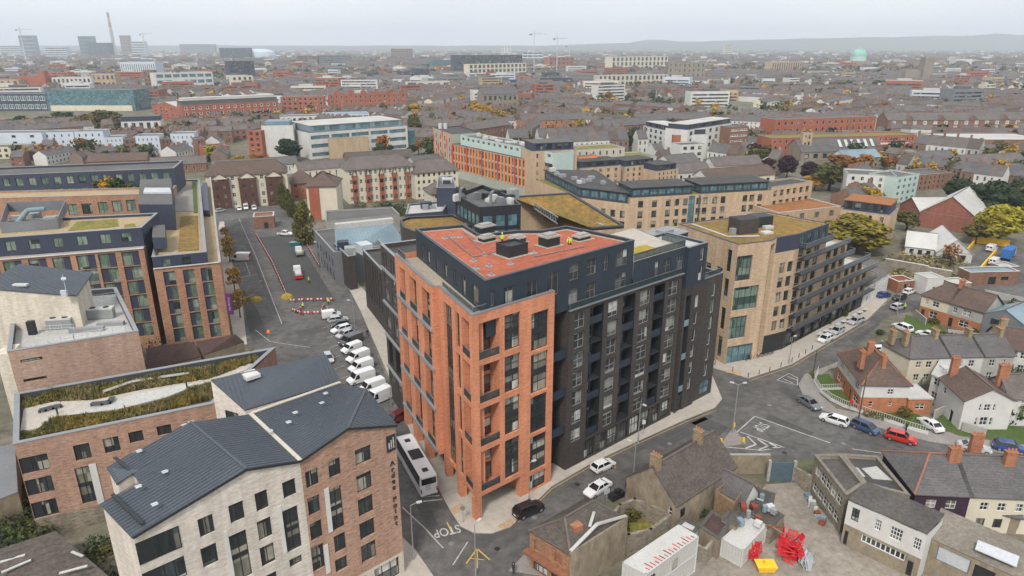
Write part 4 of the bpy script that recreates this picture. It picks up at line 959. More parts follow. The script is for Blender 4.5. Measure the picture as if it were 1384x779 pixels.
lz=18.8
lp=ccw([P(10,476,lz),P(187,448,lz),P(157,389,lz),P(20,400,lz)])
lb=thing('apartment_building','blank brick block with air units on its roof terrace beside a pale brick tower','apartment block',(*cen(lp),0))
A_,B_=P(10,476,lz),P(187,448,lz)
m=MB(); facade(lb,m,A_,B_,0,lz,pxops(A_,B_,[(27,482,58,491,(3,1,WN,'glass',.07)),(31,508,64,517,(3,1,WN,'glass',.07))],.15),0,.2); facade(lb,m,B_,lp[2] if lp[1]==B_ else P(157,389,lz),0,lz,[],0); m.build('wall',[MATS['side_brick']],lb)
parapet_roof(lb,lp,lz-1.1,1.1,MATS['roof_pale'],MATS['coping'],MATS['coping_dark'],.45,.1)
tw=[P3(-30,389,25),P3(103,400,23)]
m=MB(); a,b=tw; bk1=(a[0]+1,a[1]+9.5,a[2]+.4); bk2=(b[0]-3,b[1]+8.5,b[2]+1.2)
m.face([(a[0],a[1],0),(b[0],b[1],0),b,a],0); m.face([(b[0],b[1],0),(bk2[0],bk2[1],0),bk2,b],0); m.face([(bk2[0],bk2[1],0),(bk1[0],bk1[1],0),bk1,bk2],0)
q=P(18,475,lz)
m.build('tower_wall',[MATS['pale_brick']],lb)
m=MB(); xA=P(-30,480,18); m.box((A_[0]-1.1,A_[1]+1.6,0),(2.,3.5,lz-.3),.3); m.build('corner_wall',[MATS['pale_brick']],lb)
mid=[(a[k]+bk1[k])/2 for k in range(3)]
rz=25.8; r1=P3(-30,364,rz); r2=P3(97,371,rz)
ribroof(lb,[(a[0],a[1]-.2,a[2]+.1),(b[0]+.2,b[1]-.2,b[2]+.1),(b[0]-2.,b[1]+8.4,b[2]+1.1),(a[0]+.5,a[1]+9,a[2]+1.)],rib=.7)
for q,sx in (((28,386),1.9),):
    t=MB(); p=P(*q,24.6); t.box((*p,24.55),(2.2,.7,.3)); t.build('rooflight',[MATS['unit_white']],lb)
t=MB(); p=P(90,396,24); t.tube((*p,23.4),(*p,27),.05,.04); t.box((p[0]-.4,p[1],23.5),(.9,.4,.9)); t.tube((p[0],p[1],26.2),(p[0]+.1,p[1]-.05,26.4),.35,.35,10); t.build('aerial_mast',[MATS['pale_metal']],lb)
def acunit(px,z,w=3.4,lbl='white twin-fan air unit'):
    p=P(*px,z); o=thing('air_unit',lbl,'air unit',(*p,z)); t=MB(); t.box((*p,z+.1),(w,1.2,1.5),.18); t.box((*p,z),(w*.8,.9,.1),.18); t.build('casing',[MATS['unit_grey']],o)
    t=MB(); t.box((*p,z+1.6),(w,1.25,.25),.18); t.build('top',[MATS['unit_white']],o)
    for k in (-1,1): 
        t=MB(); c=(p[0]+k*w*.24*math.cos(.18),p[1]+k*w*.24*math.sin(.18)); t.tube((*c,z+1.85),(*c,z+1.93),.45,.45,14); t.build('fan',[MATS['dark_metal']],o)
acunit((83,444),lz-1.1,3.6,'air unit with two fans against the pale brick wall of the roof terrace'); acunit((137,430),lz-1.1,4.2,'long air unit with a white top in the middle of the roof terrace')
rl=thing('safety_rail','metal guard rail round the roof terrace with the air units','railing',(*P(120,455,lz),lz))
for pts in (((48,468),(100,458),(170,447)),((105,408),(157,401)),((52,448),(100,445))):
    t=MB()
    for a_,b_ in zip(pts,pts[1:]):
        p,q=Vector((*P(*a_,lz),lz-.2)),Vector((*P(*b_,lz),lz-.2))
        for k in (.5,1.):t.bar(p+Vector((0,0,k)),q+Vector((0,0,k)),.06)
        n=max(2,int((q-p).length/1.5))
        for i in range(n+1): r=p.lerp(q,i/n); t.bar(r,r+Vector((0,0,1)),.06)
    t.build('rail',[MATS['pale_metal']],rl)
for i,(q,sx,sz) in enumerate((((45,452),1.,2.2),((118,448),5,.7),((150,440),4,.6))):
    p=P(*q,lz-1.1); t=MB(); t.box((*p,lz-1.1),(sx,.8,sz),.18); t.build('roof_duct',[MATS['dark_metal' if i==0 else 'unit_grey']],lb)
finish(lb)

hA,hB=P(-70,357,21.5),P(194,336,21.5)
hot=thing('hotel','hotel of brown brick piers with pale curtained windows and dark blue attic storeys','hotel',(-75,150,0))
L=math.dist(hA,hB)
cols=[(165,189),(133,157),(103,129),(70,95),(37,62),(2,28),(-30,-4)]
ho=[]
for i,(x0,x1) in enumerate(cols):
    u0,u1=UV(hA,hB,x0,350)[0],UV(hA,hB,x1,350)[0]
    for k in range(6): ho.append((u0,u1,18.1-3.08*k,21.08-3.08*k,(SH,SHL)[k%2],.25))
m=MB(); facade(hot,m,hA,hB,0,21.5,ho,0,.25)
facade(hot,m,hB,(hB[0]-4,hB[1]+10),0,21.5,[],0)
rA,rB=P(207,364,18.3),P(297,355,18.3); ro=[]
for i,(x0,x1) in enumerate(((223,239),(250,265),(274,289))):
    u0,u1=UV(rA,rB,x0,385)[0],UV(rA,rB,x1,385)[0]
    for k in range(5): ro.append((u0,u1,14.55-3.08*k,17.5-3.08*k,SHL,.25))
facade(hot,m,rA,rB,0,18.3,ro,0,.25)
eB=P(284,240,18.3); facade(hot,m,rB,eB,0,18.3,[],0)
facade(hot,m,(rA[0],rA[1]+6),rA,0,18.3,[],0)
m.build('brick_wall',[MATS['hotel_brick']],hot)
m=MB(); facade(hot,m,(hB[0]+.1,hB[1]+3.5),(rA[0]-.1,rA[1]+2),0,21,[(.6,2.4,3.3+3.1*k,5.4+3.1*k,S1) for k in range(5)],0); m.build('link_wall',[MATS['dark_metal']],hot)

nA,nB=P(-70,327,25),P(191,308,25)
no=[]
for x0,x1 in ((8,22),(40,55),(74,87),(106,120),(138,152),(167,180)): u0,u1=UV(nA,nB,x0,335)[0],UV(nA,nB,x1,335)[0]; no.append((u0,u1,22.3,24.2,SHN,.1))
np_=[nA,nB,(nB[0]-3,nB[1]+13),(nA[0],nA[1]+17)]
m=MB(); facade(hot,m,nA,nB,21.3,25,no,0,.1); facade(hot,m,np_[1],np_[2],17,25,[],0); facade(hot,m,np_[2],np_[3],17,25,[],0); m.build('attic_wall',[MATS['hotel_navy']],hot)
parapet_roof(hot,np_,24.5,.5,MATS['ballast'],MATS['coping'],MATS['hotel_navy'],.5)
m=MB(); m.face([(*hA,21.2),(*hB,21.2),(*np_[1],21.2),(*np_[0],21.2)]); m.build('ledge_roof',[MATS['concrete']],hot); m=MB(); m.bar((*hA,21.55),(*hB,21.55),.5,.12); m.bar((*rA,18.36),(*rB,18.36),.5,.12); m.build('coping',[MATS['coping_white']],hot)
t=MB(); t.prism(ccw(W(24.6,(92,312),(160,306),(158,296),(104,300))),24.5,24.62); t.build('sedum_bed',[MATS['sedum_green']],hot)
t=MB(); t.prism(ccw(W(24.6,(168,309),(184,307),(182,302),(168,304))),24.5,24.62); t.build('sedum_bed',[MATS['sedum_green']],hot)
ply=ccw(W(24.6,(3,315),(80,309),(91,283),(12,286)))
t=MB()
for i in range(4): t.bar((*ply[i],25.6),(*ply[(i+1)%4],25.6),.15,2.2)
t.build('plant_screen',[MATS['grey_metal']],hot)
for q,c in (((25,298),(2.5,1.2,1.2)),((48,296),(2,2,1.5)),((70,298),(2.5,2,1))): p=P(*q,24.6); t=MB(); t.box((*p,24.5),c,.2); t.build('rooftop_machine',[MATS['unit_grey']],hot)
t=MB(); p=P(22,300,25); t.tube((*p,24.6),(p[0]+1.5,p[1]+2,27),.5,.5,10); t.tube((p[0]+1.5,p[1]+2,27),(p[0]+5,p[1]+2.5,27.2),.5,.5,10); t.build('duct',[MATS['zinc_blue']],hot)

AZ=20.4; sA,sB=P(205,348,AZ),P(279,341,AZ); wing=[sA,sB,P(270,243,AZ),P(232,243,AZ)]
m=MB(); so_=[]
for x0,x1 in ((220,231),(247,259)): u0,u1=UV(sA,sB,x0,357)[0],UV(sA,sB,x1,357)[0]; so_.append((u0,u1,18.2,19.8,SHN,.1))
facade(hot,m,sA,sB,16.5,AZ,so_,0,.1); facade(hot,m,sB,wing[2],16.5,AZ,[],0); facade(hot,m,wing[3],sA,10,AZ,[],0); m.build('attic_wall',[MATS['hotel_navy']],hot)
parapet_roof(hot,wing,AZ-.4,.4,MATS['ballast'],MATS['coping'],MATS['hotel_navy'],.6)
t=MB(); t.prism(ccw(W(20.1,(241,340),(268,338),(267,292),(244,293))),20.0,20.2); t.build('sedum_bed',[MATS['sedum']],hot)
t=MB(); t.prism(ccw(W(20.1,(236,286),(264,286),(262,252),(238,252))),20.0,20.1); t.build('terrace',[MATS['paving_old']],hot)
t=MB(); t.prism(ccw(W(20.1,(262,288),(267,288),(265,246),(260,246))),20.1,20.25); t.build('green_strip',[MATS['grass']],hot)
t=MB(); t.prism(ccw([P(297,352,18.3),P(279,352,18.3),P(272,245,18.3),P(284,242,18.3)]),17.6,17.9); t.build('lower_roof',[MATS['ballast']],hot)
m=MB(); m.bar((*rB,18.35),(*eB,18.35),.5,.16); m.build('coping',[MATS['concrete']],hot)
t=MB(); t.prism(ccw(W(19.5,(274,285),(283,285),(280,247),(273,247))),17.9,19.6); t.build('dark_roof_box',[MATS['hotel_navy']],hot)
cb=W(23,(190,294),(236,294),(234,256),(192,258)); t=MB(); t.prism(ccw(cb),12,26,0,1); t.build('stair_core',[MATS['hotel_navy'],MATS['roof_grey']],hot); 
t=MB(); cc=ccw([P(*q,26.) for q in ((194,262),(232,262),(230,256),(196,256))]); t.prism(cc,26,26.4); t.build('roof_grating',[MATS['pale_metal']],hot)
cb=W(22,(207,330),(225,330),(224,312),(208,314)); t=MB(); t.prism(ccw(cb),21,23.4,0,1); t.build('roof_box',[MATS['hotel_navy'],MATS['roof_grey']],hot)

p=P(307,411,9.5); s_=thing('hotel_sign','tall purple projecting sign on the street edge of the hotel','sign',(p[0]+.3,p[1],7.2))
t=MB(); t.box((p[0]+.5,p[1],7.2),(1.15,.3,4.6)); t.build('sign_box',[plain('sign_purple',(.1,.02,.13))],s_)
tt=text('Premier Inn',.62,(.2,-.17,2.3),0,'white_line','lettering',s_,math.pi/2); tt.rotation_euler=(math.pi/2,math.pi/2,0)
finish(hot,98)

A_,B_=P(-60,300,22),P(196,288,22)
hb_=flatbld('hotel_wing','brick wing with six square windows rising behind the hotel plant roof','hotel',rect(P(-60,270,25.5),P(192,263,25.5),9),25.5,MATS['hotel_brick'],{0:lambda L,A,B: pxops(A,B,[(92,276,105,291,SHN),(111,275,125,290,SHN),(133,273,146,289,SHN),(152,271,165,287,SHN),(171,270,184,286,SHN)],.05)},MATS['ballast'],par=.4)
A_,B_=P(-60,241,27),P(235,229,27)
dw=flatbld('apartment_building','long dark blue block with a planted terrace before its top storey','apartment block',rect(A_,B_,14),27.3,MATS['hotel_navy'],{0:lambda L,A,B: gridops(L,17,1.7,[(24.2,26.3),(21,23),(17.8,19.8)],SHN)},MATS['roof_grey'],par=.5)
e=unit((B_[0]-A_[0],B_[1]-A_[1]))
fr=[(A_[0]+e[1]*9,A_[1]-e[0]*9),(B_[0]+e[1]*9,B_[1]-e[0]*9),B_,A_]
flatbld('apartment_building','brick fronted lower terrace block planted with tall grasses behind the hotel','apartment block',fr,22.4,MATS['hotel_brick'],{0:lambda L,A,B: gridops(L,14,1.8,[(18.5,20.7),(15.2,17.4)],SHN)},MATS['roof_pale'],par=.4)
for i,(x,r,lf) in enumerate(((20,2.2,'leaf_autumn'),(45,1.2,'leaf_olive'),(60,1.3,'leaf_green'),(78,1.1,'leaf_rust'),(98,1.4,'leaf_olive'),(118,1.2,'leaf_rust'),(134,2.0,'leaf_olive'),(148,2.4,'leaf_autumn'),(160,2.2,'leaf_green'),(174,1.3,'leaf_olive'),(187,1.,'leaf_green'))):
    p=P(x,256,22.2); bush(p[0],p[1],r,r*1.5,lf,'shrub on the planted terrace of the dark blue block','%d'%i,22,group='shrubs on the dark blue terrace block',ls=.3)

def blk(label,cat,a,b,ytop,depth,wall,cols=0,rows=0,style=SF,roof='roof_grey',name='building',group=None,par=.5,wf=.5,hf=.55,scols=0,ground=0.,coping=None,skiprow=(),plant=0,h=None,cop=None,side=None):
    """block standing on the photo's base line a-b, height read off the roof row at a"""
    A,B=P(*a),P(*b); h=h or ZH(A,ytop); poly=rect(A,B,depth)
    fh=(h-ground-par)/max(rows,1)
    rw=[(ground+fh*(i+(1-hf)*.55),ground+fh*(i+(1-hf)*.55+hf)) for i in range(rows) if i not in skiprow]
    def g(n):
        def f(L,A,B):
            if cols==1 and n==1: return [(.5,L-.5,p,q,style) for p,q in rw]
            return gridops(L,n,(L-1.2)/n*wf,rw,style,.6,.6)
        return f
    spec={}
    if cols: spec[0]=g(cols)
    if scols:
        c=cen(poly); e=1 if c[0]<0 else 3; spec[e]=g(scols)
    root=flatbld(name,label,cat,poly,h,MATS[wall],spec,MATS[roof],MATS[coping or 'coping'],par,group,dep=.15,plant=plant,limit=60)
    return root,poly,h
def topbox(root,poly,z,h,inn,wall,roof='roof_grey',name='top_storey',style=None,cols=0):
    p=inset(poly,inn); m=MB()
    for i in range(len(p)):
        A,B=p[i],p[(i+1)%len(p)]; L=math.dist(A,B); facade(root,m,A,B,z,z+h,gridops(L,cols,(L-1)/cols*.7,[(z+.4,z+h-.4)],style,.5,.5) if (style and i==0) else [],0,.1)
    o=m.build(name,[MATS[wall]],root); r=MB(); r.prism(inset(p,-.25),z+h,z+h+.2); r.build(name+'_roof',[MATS[roof]],o); finish(root)
    return p

bA,bB=P(496,415),P(525.5,454); hB=14.4
bp=ccw([bA,bB,P(550,420),P(520,388)])
def bspec(L,A,B): return gridops(L,8,1.1,[(3.9,13.2)],(1,3,'black_frame','glass',.06),.5,.5)
m0=rect(bA,bB,12)
flatbld('apartment_building','low dark brick block with tall slit windows and an open arcade along the pale pavement','apartment block',m0,hB,MATS['dark_brick'],{0:bspec,3:lambda L,A,B:[]},MATS['roof_black'],MATS['coping'],.6)
cA,cB=P(458,389),P(475,392); 
cp=[P(455,372),P(474,393),P(484,391),P(478,365)]
flatbld('apartment_building','small dark brick tower block facing the cordoned-off road','apartment block',ccw(cp),9.2,MATS['dark_brick'],{},MATS['roof_black'],MATS['coping'],.7,plant=2)
A,B=P(429,352),P(455,385); pz=ccw(rect(A,B,14))
flatbld('commercial_building','long grey rendered block with plain parapet along the pavement','commercial building',pz,9.,MATS['grey_metal'],{0:lambda L,A,B:gridops(L,6,2.0,[(.4,3.),(4.2,6.6)],SD)},MATS['roof_grey'],MATS['coping'],.6)
gz=[P3(452,310,12),P3(530,302,12),P3(546,325,7.5),P3(455,345,7.5)]
gr_=thing('commercial_building','block with a wide sloping blue grey metal roof behind the dark towers','commercial building',(gz[0][0],gz[0][1],0))
m=MB(); m.slab(gz[::-1] if False else [gz[3],gz[2],gz[1],gz[0]],.4); m.build('sloping_roof',[MATS['zinc_blue']],gr_)
m=MB()
for i in range(4): a,b=[gz[3],gz[2],gz[1],gz[0]][i],[gz[3],gz[2],gz[1],gz[0]][(i+1)%4]; m.face([(a[0],a[1],0),(b[0],b[1],0),(b[0],b[1],b[2]-.3),(a[0],a[1],a[2]-.3)])
m.build('wall',[MATS['grey_metal']],gr_)
m=MB(); a,b=gz[0],gz[1]; m.bar((a[0],a[1]+1,12.6),(b[0],b[1]+1,12.6),2.,1.4); m.build('roof_upstand',[MATS['roof_pale']],gr_)
m=MB(); p=P(492,332,13); m.box((*p,11.2),(3.,4.,2.4),.6); m.build('roof_box',[MATS['pale_metal']],gr_)
flatbld('store_building','flat roofed grey store with a low blue roof box behind the sedum wing','store',ccw(W(9,(548,290),(598,286),(606,272),(552,276))),9,MATS['hotel_navy'],{},MATS['roof_pale'],MATS['coping'],.5,plant=3)
flatbld('store_building','wide pale flat-roofed store beside the overgrown bank','store',ccw(W(6,(440,300),(540,290),(530,280),(440,285))),6,MATS['concrete'],{},MATS['roof_grey'],MATS['coping'],.4)
dk=W(13,(590,262),(617,262),(612,245),(592,246)); flatbld('plant_building','dark blue plant building with a white duct cluster on top','building',ccw(dk),15,MATS['hotel_navy'],{},MATS['roof_grey'],None,.4,plant=5)

def gabrow(label,a,b,ytop,depth,wall,nb,bayw,bh,name='apartment_building',cols=None,bay='brown_brick',rows=3,rm='tile_brown',ridge=4.,bays=True,winw=1.2,group=None,extra=None):
    A,B=P(*a),P(*b); h=ZH(A,ytop); poly=rect(A,B,depth); root=thing(name,label,'apartment block',(*cen(poly),0),0,group); L=math.dist(A,B); FOOT.append(poly)
    m=MB(); fh=h/rows; ops=gridops(L,cols,winw,[(fh*(i+.3),fh*(i+.78)) for i in range(rows)],SW if bay!='x' else SD,.5,.5)
    facade(root,m,A,B,0,h,ops,0,.15)
    for i in (1,2,3): facade(root,m,poly[i],poly[(i+1)%4],0,h,gridops(math.dist(poly[i],poly[(i+1)%4]),3,1.1,[(fh*(k+.3),fh*(k+.75)) for k in range(rows)],SD,1,1) if (i==1 and poly[i][0]<0) else [],0,.15)
    m.build('wall',[MATS[wall]],root); gable(root,poly,h,h+ridge,MATS[rm],MATS[wall],0,.5,.2,(4,4))
    e=unit((B[0]-A[0],B[1]-A[1])); n=(e[1],-e[0])
    if bays:
        for i in range(nb):
            u=L*(i+.5)/nb; c=(A[0]+e[0]*u,A[1]+e[1]*u); p0=(c[0]-e[0]*bayw/2,c[1]-e[1]*bayw/2); p1=(c[0]+e[0]*bayw/2,c[1]+e[1]*bayw/2)
            bp=[(p0[0]+n[0]*1.2,p0[1]+n[1]*1.2),(p1[0]+n[0]*1.2,p1[1]+n[1]*1.2),p1,p0]
            g=MB()
            for k in (0,1,3): facade(root,g,bp[k],bp[(k+1)%4],0,bh,gridops(bayw,2,1.,[(fh*(j+.3),fh*(j+.75)) for j in range(rows)],SD,.4,.4) if k==0 else [],0,.1)
            g.build('bay_wall',[MATS[bay]],root)
            ro=rect(bp[0],bp[1],6); gable(root,ro,bh,bh+2.2,MATS[rm],MATS['render_cream'],1,.3,.15,name='bay_roof')
    finish(root,60); return root,poly,h
gabrow('brown brick apartments with cream gables and white balconies at the head of the street',(284,283),(392,276),238,12,'render_cream',3,6.5,11.5,cols=8,rows=4,bay='ivy_brick')
r,p,h=blk('cream apartment end block with an orange brick stair strip beside the conifers','apartment block',(418,298),(458,297),252,14,'render_cream',0,0,par=.1,roof='tile_brown')
A,B=p[0],p[1]; e=unit((B[0]-A[0],B[1]-A[1])); q=(A[0]+e[0]*2.6,A[1]+e[1]*2.6); m=MB(); m.box((q[0]+e[1]*.1,q[1]-e[0]*.1,0),(3.6,.5,h-.3),math.atan2(e[1],e[0])); m.build('brick_strip',[MATS['red_brick']],r)
gable(r,p,h+.1,h+4,MATS['tile_brown'],None,0,.6,.2,(6,6))
A,B=P(472,262),P(558,252)
r,p,h=gabrow('long cream apartment range with red brick strips above the overgrown bank',(472,276),(560,268),230,12,'render_cream',5,1.6,11.4,cols=13,bay='red_brick',rows=4,rm='slate_brown',ridge=4,winw=1.0)
r,p,h=gabrow('shorter cream apartment range with a hipped tile roof next to the red and orange block',(562,270),(620,264),234,12,'render_cream',1,1.5,8,cols=8,bay='x',rows=4,rm='slate_brown',ridge=4,bays=False,winw=1.)
gabrow('cream apartment block with a low hipped roof directly behind the plant tower',(585,292),(625,288),262,10,'render_cream',1,1.5,8,cols=4,bay='x',rows=3,rm='slate_brown',ridge=3.5,bays=False)
gabrow('small cream gabled house block behind the conifers',(395,270),(425,268),248,12,'red_brick',1,2,8,cols=3,bay='x',rows=3,rm='tile_brown',ridge=4,bays=False)

A,B=P(344,309),P(371,307); r,p,h=blk('low red brick substation kiosk with a flat roof at the road works','kiosk',(344,310),(372,308),294,7,'brown_brick',0,0,roof='timber_red',name='kiosk',par=.3,coping='coping_white')
m=MB(); m.box((p[0][0]*.45+p[1][0]*.55,p[0][1]*.45+p[1][1]*.55-.04,0),(1.6,.1,2.1),.1); m.build('door',[MATS['dark_metal']],r)

sA,sB=P(612,239),P(715,268); hS=ZH(sB,217)
st_=thing('apartment_building','long block of orange, red and grey panels under a mint glazed top storey','apartment block',(sA[0],sA[1],0))
L=math.dist(sA,sB); poly=rect(sA,sB,16)
m=MB(); rows=4; fh=hS/rows; nc=24
facade(st_,m,sA,sB,0,hS,gridops(L,nc,L/nc*.55,[(fh*i+.5,fh*i+fh-.45) for i in range(1,rows)],(1,1,'grey_frame','glass_green',.06),.2,.2),0,.15)
for i in (1,2,3): facade(st_,m,poly[i],poly[(i+1)%4],0,hS,[],0)
m.build('wall',[MATS['grey_panel']],st_)
e=unit((sB[0]-sA[0],sB[1]-sA[1])); ra=math.atan2(e[1],e[0]); rr=random.Random(8)
for i in range(nc):
    for k in range(1,rows):
        u=.2+(L-.4)*(i+.08+.1*(k%2))/nc; c=(sA[0]+e[0]*u+e[1]*.14,sA[1]+e[1]*u-e[0]*.14); mm=MB(); mm.box((*c,fh*k+.05),(L/nc*.34,.3,fh-.1),ra); mm.build('fin_panel',[MATS['orange_panel' if (i*3+k*5)%5 else 'red_panel']],st_)
tA,tB=P(588,226),P(612,239); hT=ZH(tA,173)
tp_=[tA,tB,poly[3],(tA[0]+(poly[3][0]-sA[0]),tA[1]+(poly[3][1]-sA[1]))]; m=MB()
for i in range(4): facade(st_,m,tp_[i],tp_[(i+1)%4],0,hT,gridops(math.dist(tp_[i],tp_[(i+1)%4]),4,1.6,[(4+fh*k,6.4+fh*k) for k in range(4)],SF,.3,.3) if i==0 else [],0,.1)
m.build('tower_wall',[MATS['grey_panel']],st_); parapet_roof(st_,tp_,hT-.3,.3,MATS['roof_black'],None or MATS['coping_dark'],MATS['dark_metal'])
ea=unit((tB[0]-tA[0],tB[1]-tA[1])); Lt=math.dist(tA,tB)
for i in range(5):
    for k in range(5):
        u=.4+(Lt-.8)*i/4; c=(tA[0]+ea[0]*u+ea[1]*.16,tA[1]+ea[1]*u-ea[0]*.16); mm=MB(); mm.box((*c,3+fh*k*.9),(1.,.35,fh*.82),math.atan2(ea[1],ea[0])); mm.build('fin_panel',[MATS['red_panel' if (i+k)%3==0 else 'orange_panel']],st_)
mp_=[P(629,202,hS),P(716,215,hS)]; mA=(sA[0]+e[0]*4+e[1]*-2.5,sA[1]+e[1]*4+e[0]*2.5); mB=(sB[0]+e[0]*12-e[1]*2.5,sB[1]+e[1]*12+e[0]*2.5)
mpl=rect(mA,mB,11); m=MB(); LM=math.dist(mA,mB)
facade(st_,m,mA,mB,hS-.2,hT-.3,gridops(LM,16,LM/16*.5,[(hS+2.2,hT-1.)],(1,1,'pale_frame','glass_green',.08),.2,.2),0,.2)
for i in (1,2,3): facade(st_,m,mpl[i],mpl[(i+1)%4],0,hT-.3,[],0)
m.build('glass_storey',[MATS['mint']],st_); parapet_roof(st_,mpl,hT-.6,.3,MATS['roof_grey'],MATS['coping_white'],MATS['mint'])
parapet_roof(st_,poly,hS-.1,.1,MATS['roof_grey'],MATS['coping_dark'],MATS['dark_metal'])
for i in range(9): m=MB(); f=rr.random(); c=[mpl[0][k]*(1-f)+mpl[1][k]*f+(mpl[3][k]-mpl[0][k])*rr.uniform(.3,.7) for k in (0,1)]; m.box((*c,hT-.6),(rr.uniform(1.5,4),1.5,rr.uniform(.6,1.4)),ra); m.build('rooftop_unit',[MATS['unit_white']],st_)
finish(st_,72)

for i,dx in enumerate((0,2.6)):
    m=MB(); p=P(592,174,hT); m.tube((p[0]+dx+1,p[1]+2,hT-.3),(p[0]+dx+1,p[1]+2,hT+2.3),1.,1.,12); tag(m.build('roof_drum',[MATS['unit_white']]),'white drum on the corner roof of the orange panelled block','drum','drums on the orange panelled block')
r,p,h=blk('tan brick block with a dark glazed top storey at the end of the orange panels','apartment block',(718,272),(778,268),205,14,'tan_brick',5,5,SD,name='apartment_building',par=.3,wf=.2,ground=3)
topbox(r,p,h,2.9,1.2,'hotel_navy',style=SBANDD,cols=4)
r,p,h=blk('cream block with slit windows behind the tan brick block','apartment block',(776,252),(842,247),203,14,'cream_stone',7,5,SF,wf=.25,roof='sedum_green')
blk('low cream building with a planted roof in front of the dark conifers','building',(842,235),(886,232),214,18,'cream_stone',0,0,roof='sedum_green')
blk('short orange and green panelled stub beside the cream block','building',(782,256),(806,254),212,10,'orange_panel',3,4,(1,1,'grey_frame','glass_green',.08),wf=.5)

tcA,tcB=P(849,318),P(1036,305); h1=12.6
cx=thing('apartment_building','long tan brick courtyard block with a dark glazed attic and flat black roofs','apartment block',(*tcA,0))
L=math.dist(tcA,tcB); pl=rect(tcA,tcB,13); m=MB()
ops=[]
for i,(f0,f1) in enumerate(((.05,.11),(.145,.19),(.24,.27),(.3,.335),(.36,.39),(.455,.47),(.5,.53),(.57,.6),(.63,.66),(.79,.82),(.84,.87),(.9,.93))):
    for k in range(3): ops.append((L*f0+.3,L*f0+2.1,2+3.5*k,4.4+3.5*k,SD))
ops+=[(L*.405,L*.45,.6,12.2,(2,4,'black_frame','glass_teal',.08)),(L*.475,L*.49,.6,12.2,(1,4,'black_frame','glass_teal',.08))]
facade(cx,m,tcA,tcB,0,h1,ops,0,.2)
for i in (1,2,3): facade(cx,m,pl[i],pl[(i+1)%4],0,h1,[],0)
lA=P(764,262,9.); 
lw=rect((tcA[0]-16,tcA[1]+10),tcA,13); facade(cx,m,lw[0],lw[1],0,h1-2,gridops(math.dist(lw[0],lw[1]),5,1.8,[(2,4.4),(5.5,8)],SD),0,.2); facade(cx,m,lw[3],lw[0],0,h1-2,[],0)
lx=(lw[0][0]-14,lw[0][1]+34); facade(cx,m,lx,lw[0],0,h1-2,[],0,.2)
rw=rect(tcB,(tcB[0]+19,tcB[1]+11),9); facade(cx,m,rw[0],rw[1],0,h1+1,gridops(math.dist(rw[0],rw[1]),6,1.9,[(h1-2.6,h1-.4),(h1-6.4,h1-4.)],S1),0,.5); facade(cx,m,rw[1],rw[2],0,h1+1,[],0)
m.build('wall',[MATS['tan_brick']],cx)
parapet_roof(cx,rw,h1+.6,.4,MATS['roof_black'],MATS['coping'],MATS['tan_brick'])
def attic(poly,z,h,nm='attic_storey'):
    m=MB()
    for i in range(4):
        A,B=poly[i],poly[(i+1)%4]; L=math.dist(A,B); facade(cx,m,A,B,z,z+h,gridops(L,max(2,int(L/3)),2.6,[(z+.6,z+h-.5)],(2,1,'black_frame','glass_teal',.08),.3,.3) if i in (0,3) else [],0,.1)
    o=m.build(nm,[MATS['hotel_navy']],cx); r=MB(); r.prism(inset(poly,-.5),z+h,z+h+.25); r.build('roof',[MATS['roof_black']],o)
a0=inset(pl,.8); attic([a0[0],((a0[0][0]*.57+a0[1][0]*.43),(a0[0][1]*.57+a0[1][1]*.43)),((a0[3][0]*.57+a0[2][0]*.43),(a0[3][1]*.57+a0[2][1]*.43)),a0[3]],h1,3); attic([((a0[0][0]*.51+a0[1][0]*.49),(a0[0][1]*.51+a0[1][1]*.49)),a0[1],a0[2],((a0[3][0]*.51+a0[2][0]*.49),(a0[3][1]*.51+a0[2][1]*.49))],h1,3)
attic(inset([lw[0],lw[1],(lw[1][0]-6,lw[1][1]+44),(lx[0]+3,lx[1]+2)],.6),h1-2,3.4)
m=MB(); m.face([(*p,h1-.05) for p in pl]); m.face([(*q,h1-2.05) for q in (lw[0],lw[1],(lw[1][0]-6,lw[1][1]+44),lx)]); m.build('roof_deck',[MATS['sedum_green']],cx)
rr=random.Random(4)
for i in range(12):
    f,g=rr.random(),rr.random(); q=(lw[0][0]+14*f+(-12)*g,lw[0][1]-8*f+30*g+6); m=MB(); m.box((*q,h1+1.6),(rr.uniform(1,2.5),rr.uniform(1,2),rr.uniform(.5,1.5)),.4); m.build('rooftop_unit',[MATS[rr.choice(['unit_white','unit_grey'])]],cx)
finish(cx,60)
for (a,b,yt,lb) in (((782,262),(838,257),228,'dark roofed attic block of the courtyard housing, behind its flat black roofs'),((842,256),(884,251),226,'small tan and dark glazed block behind the courtyard housing'),((886,258),(915,254),232,'low block with a green roof at the rear of the courtyard housing')):
    r,p,h=blk(lb,'apartment block',a,b,yt,12,'tan_brick',5,4,SD,roof='roof_black',par=.3,wf=.35); topbox(r,p,h,.01+2.4,.8,'hotel_navy','roof_black',style=SBANDD,cols=3)

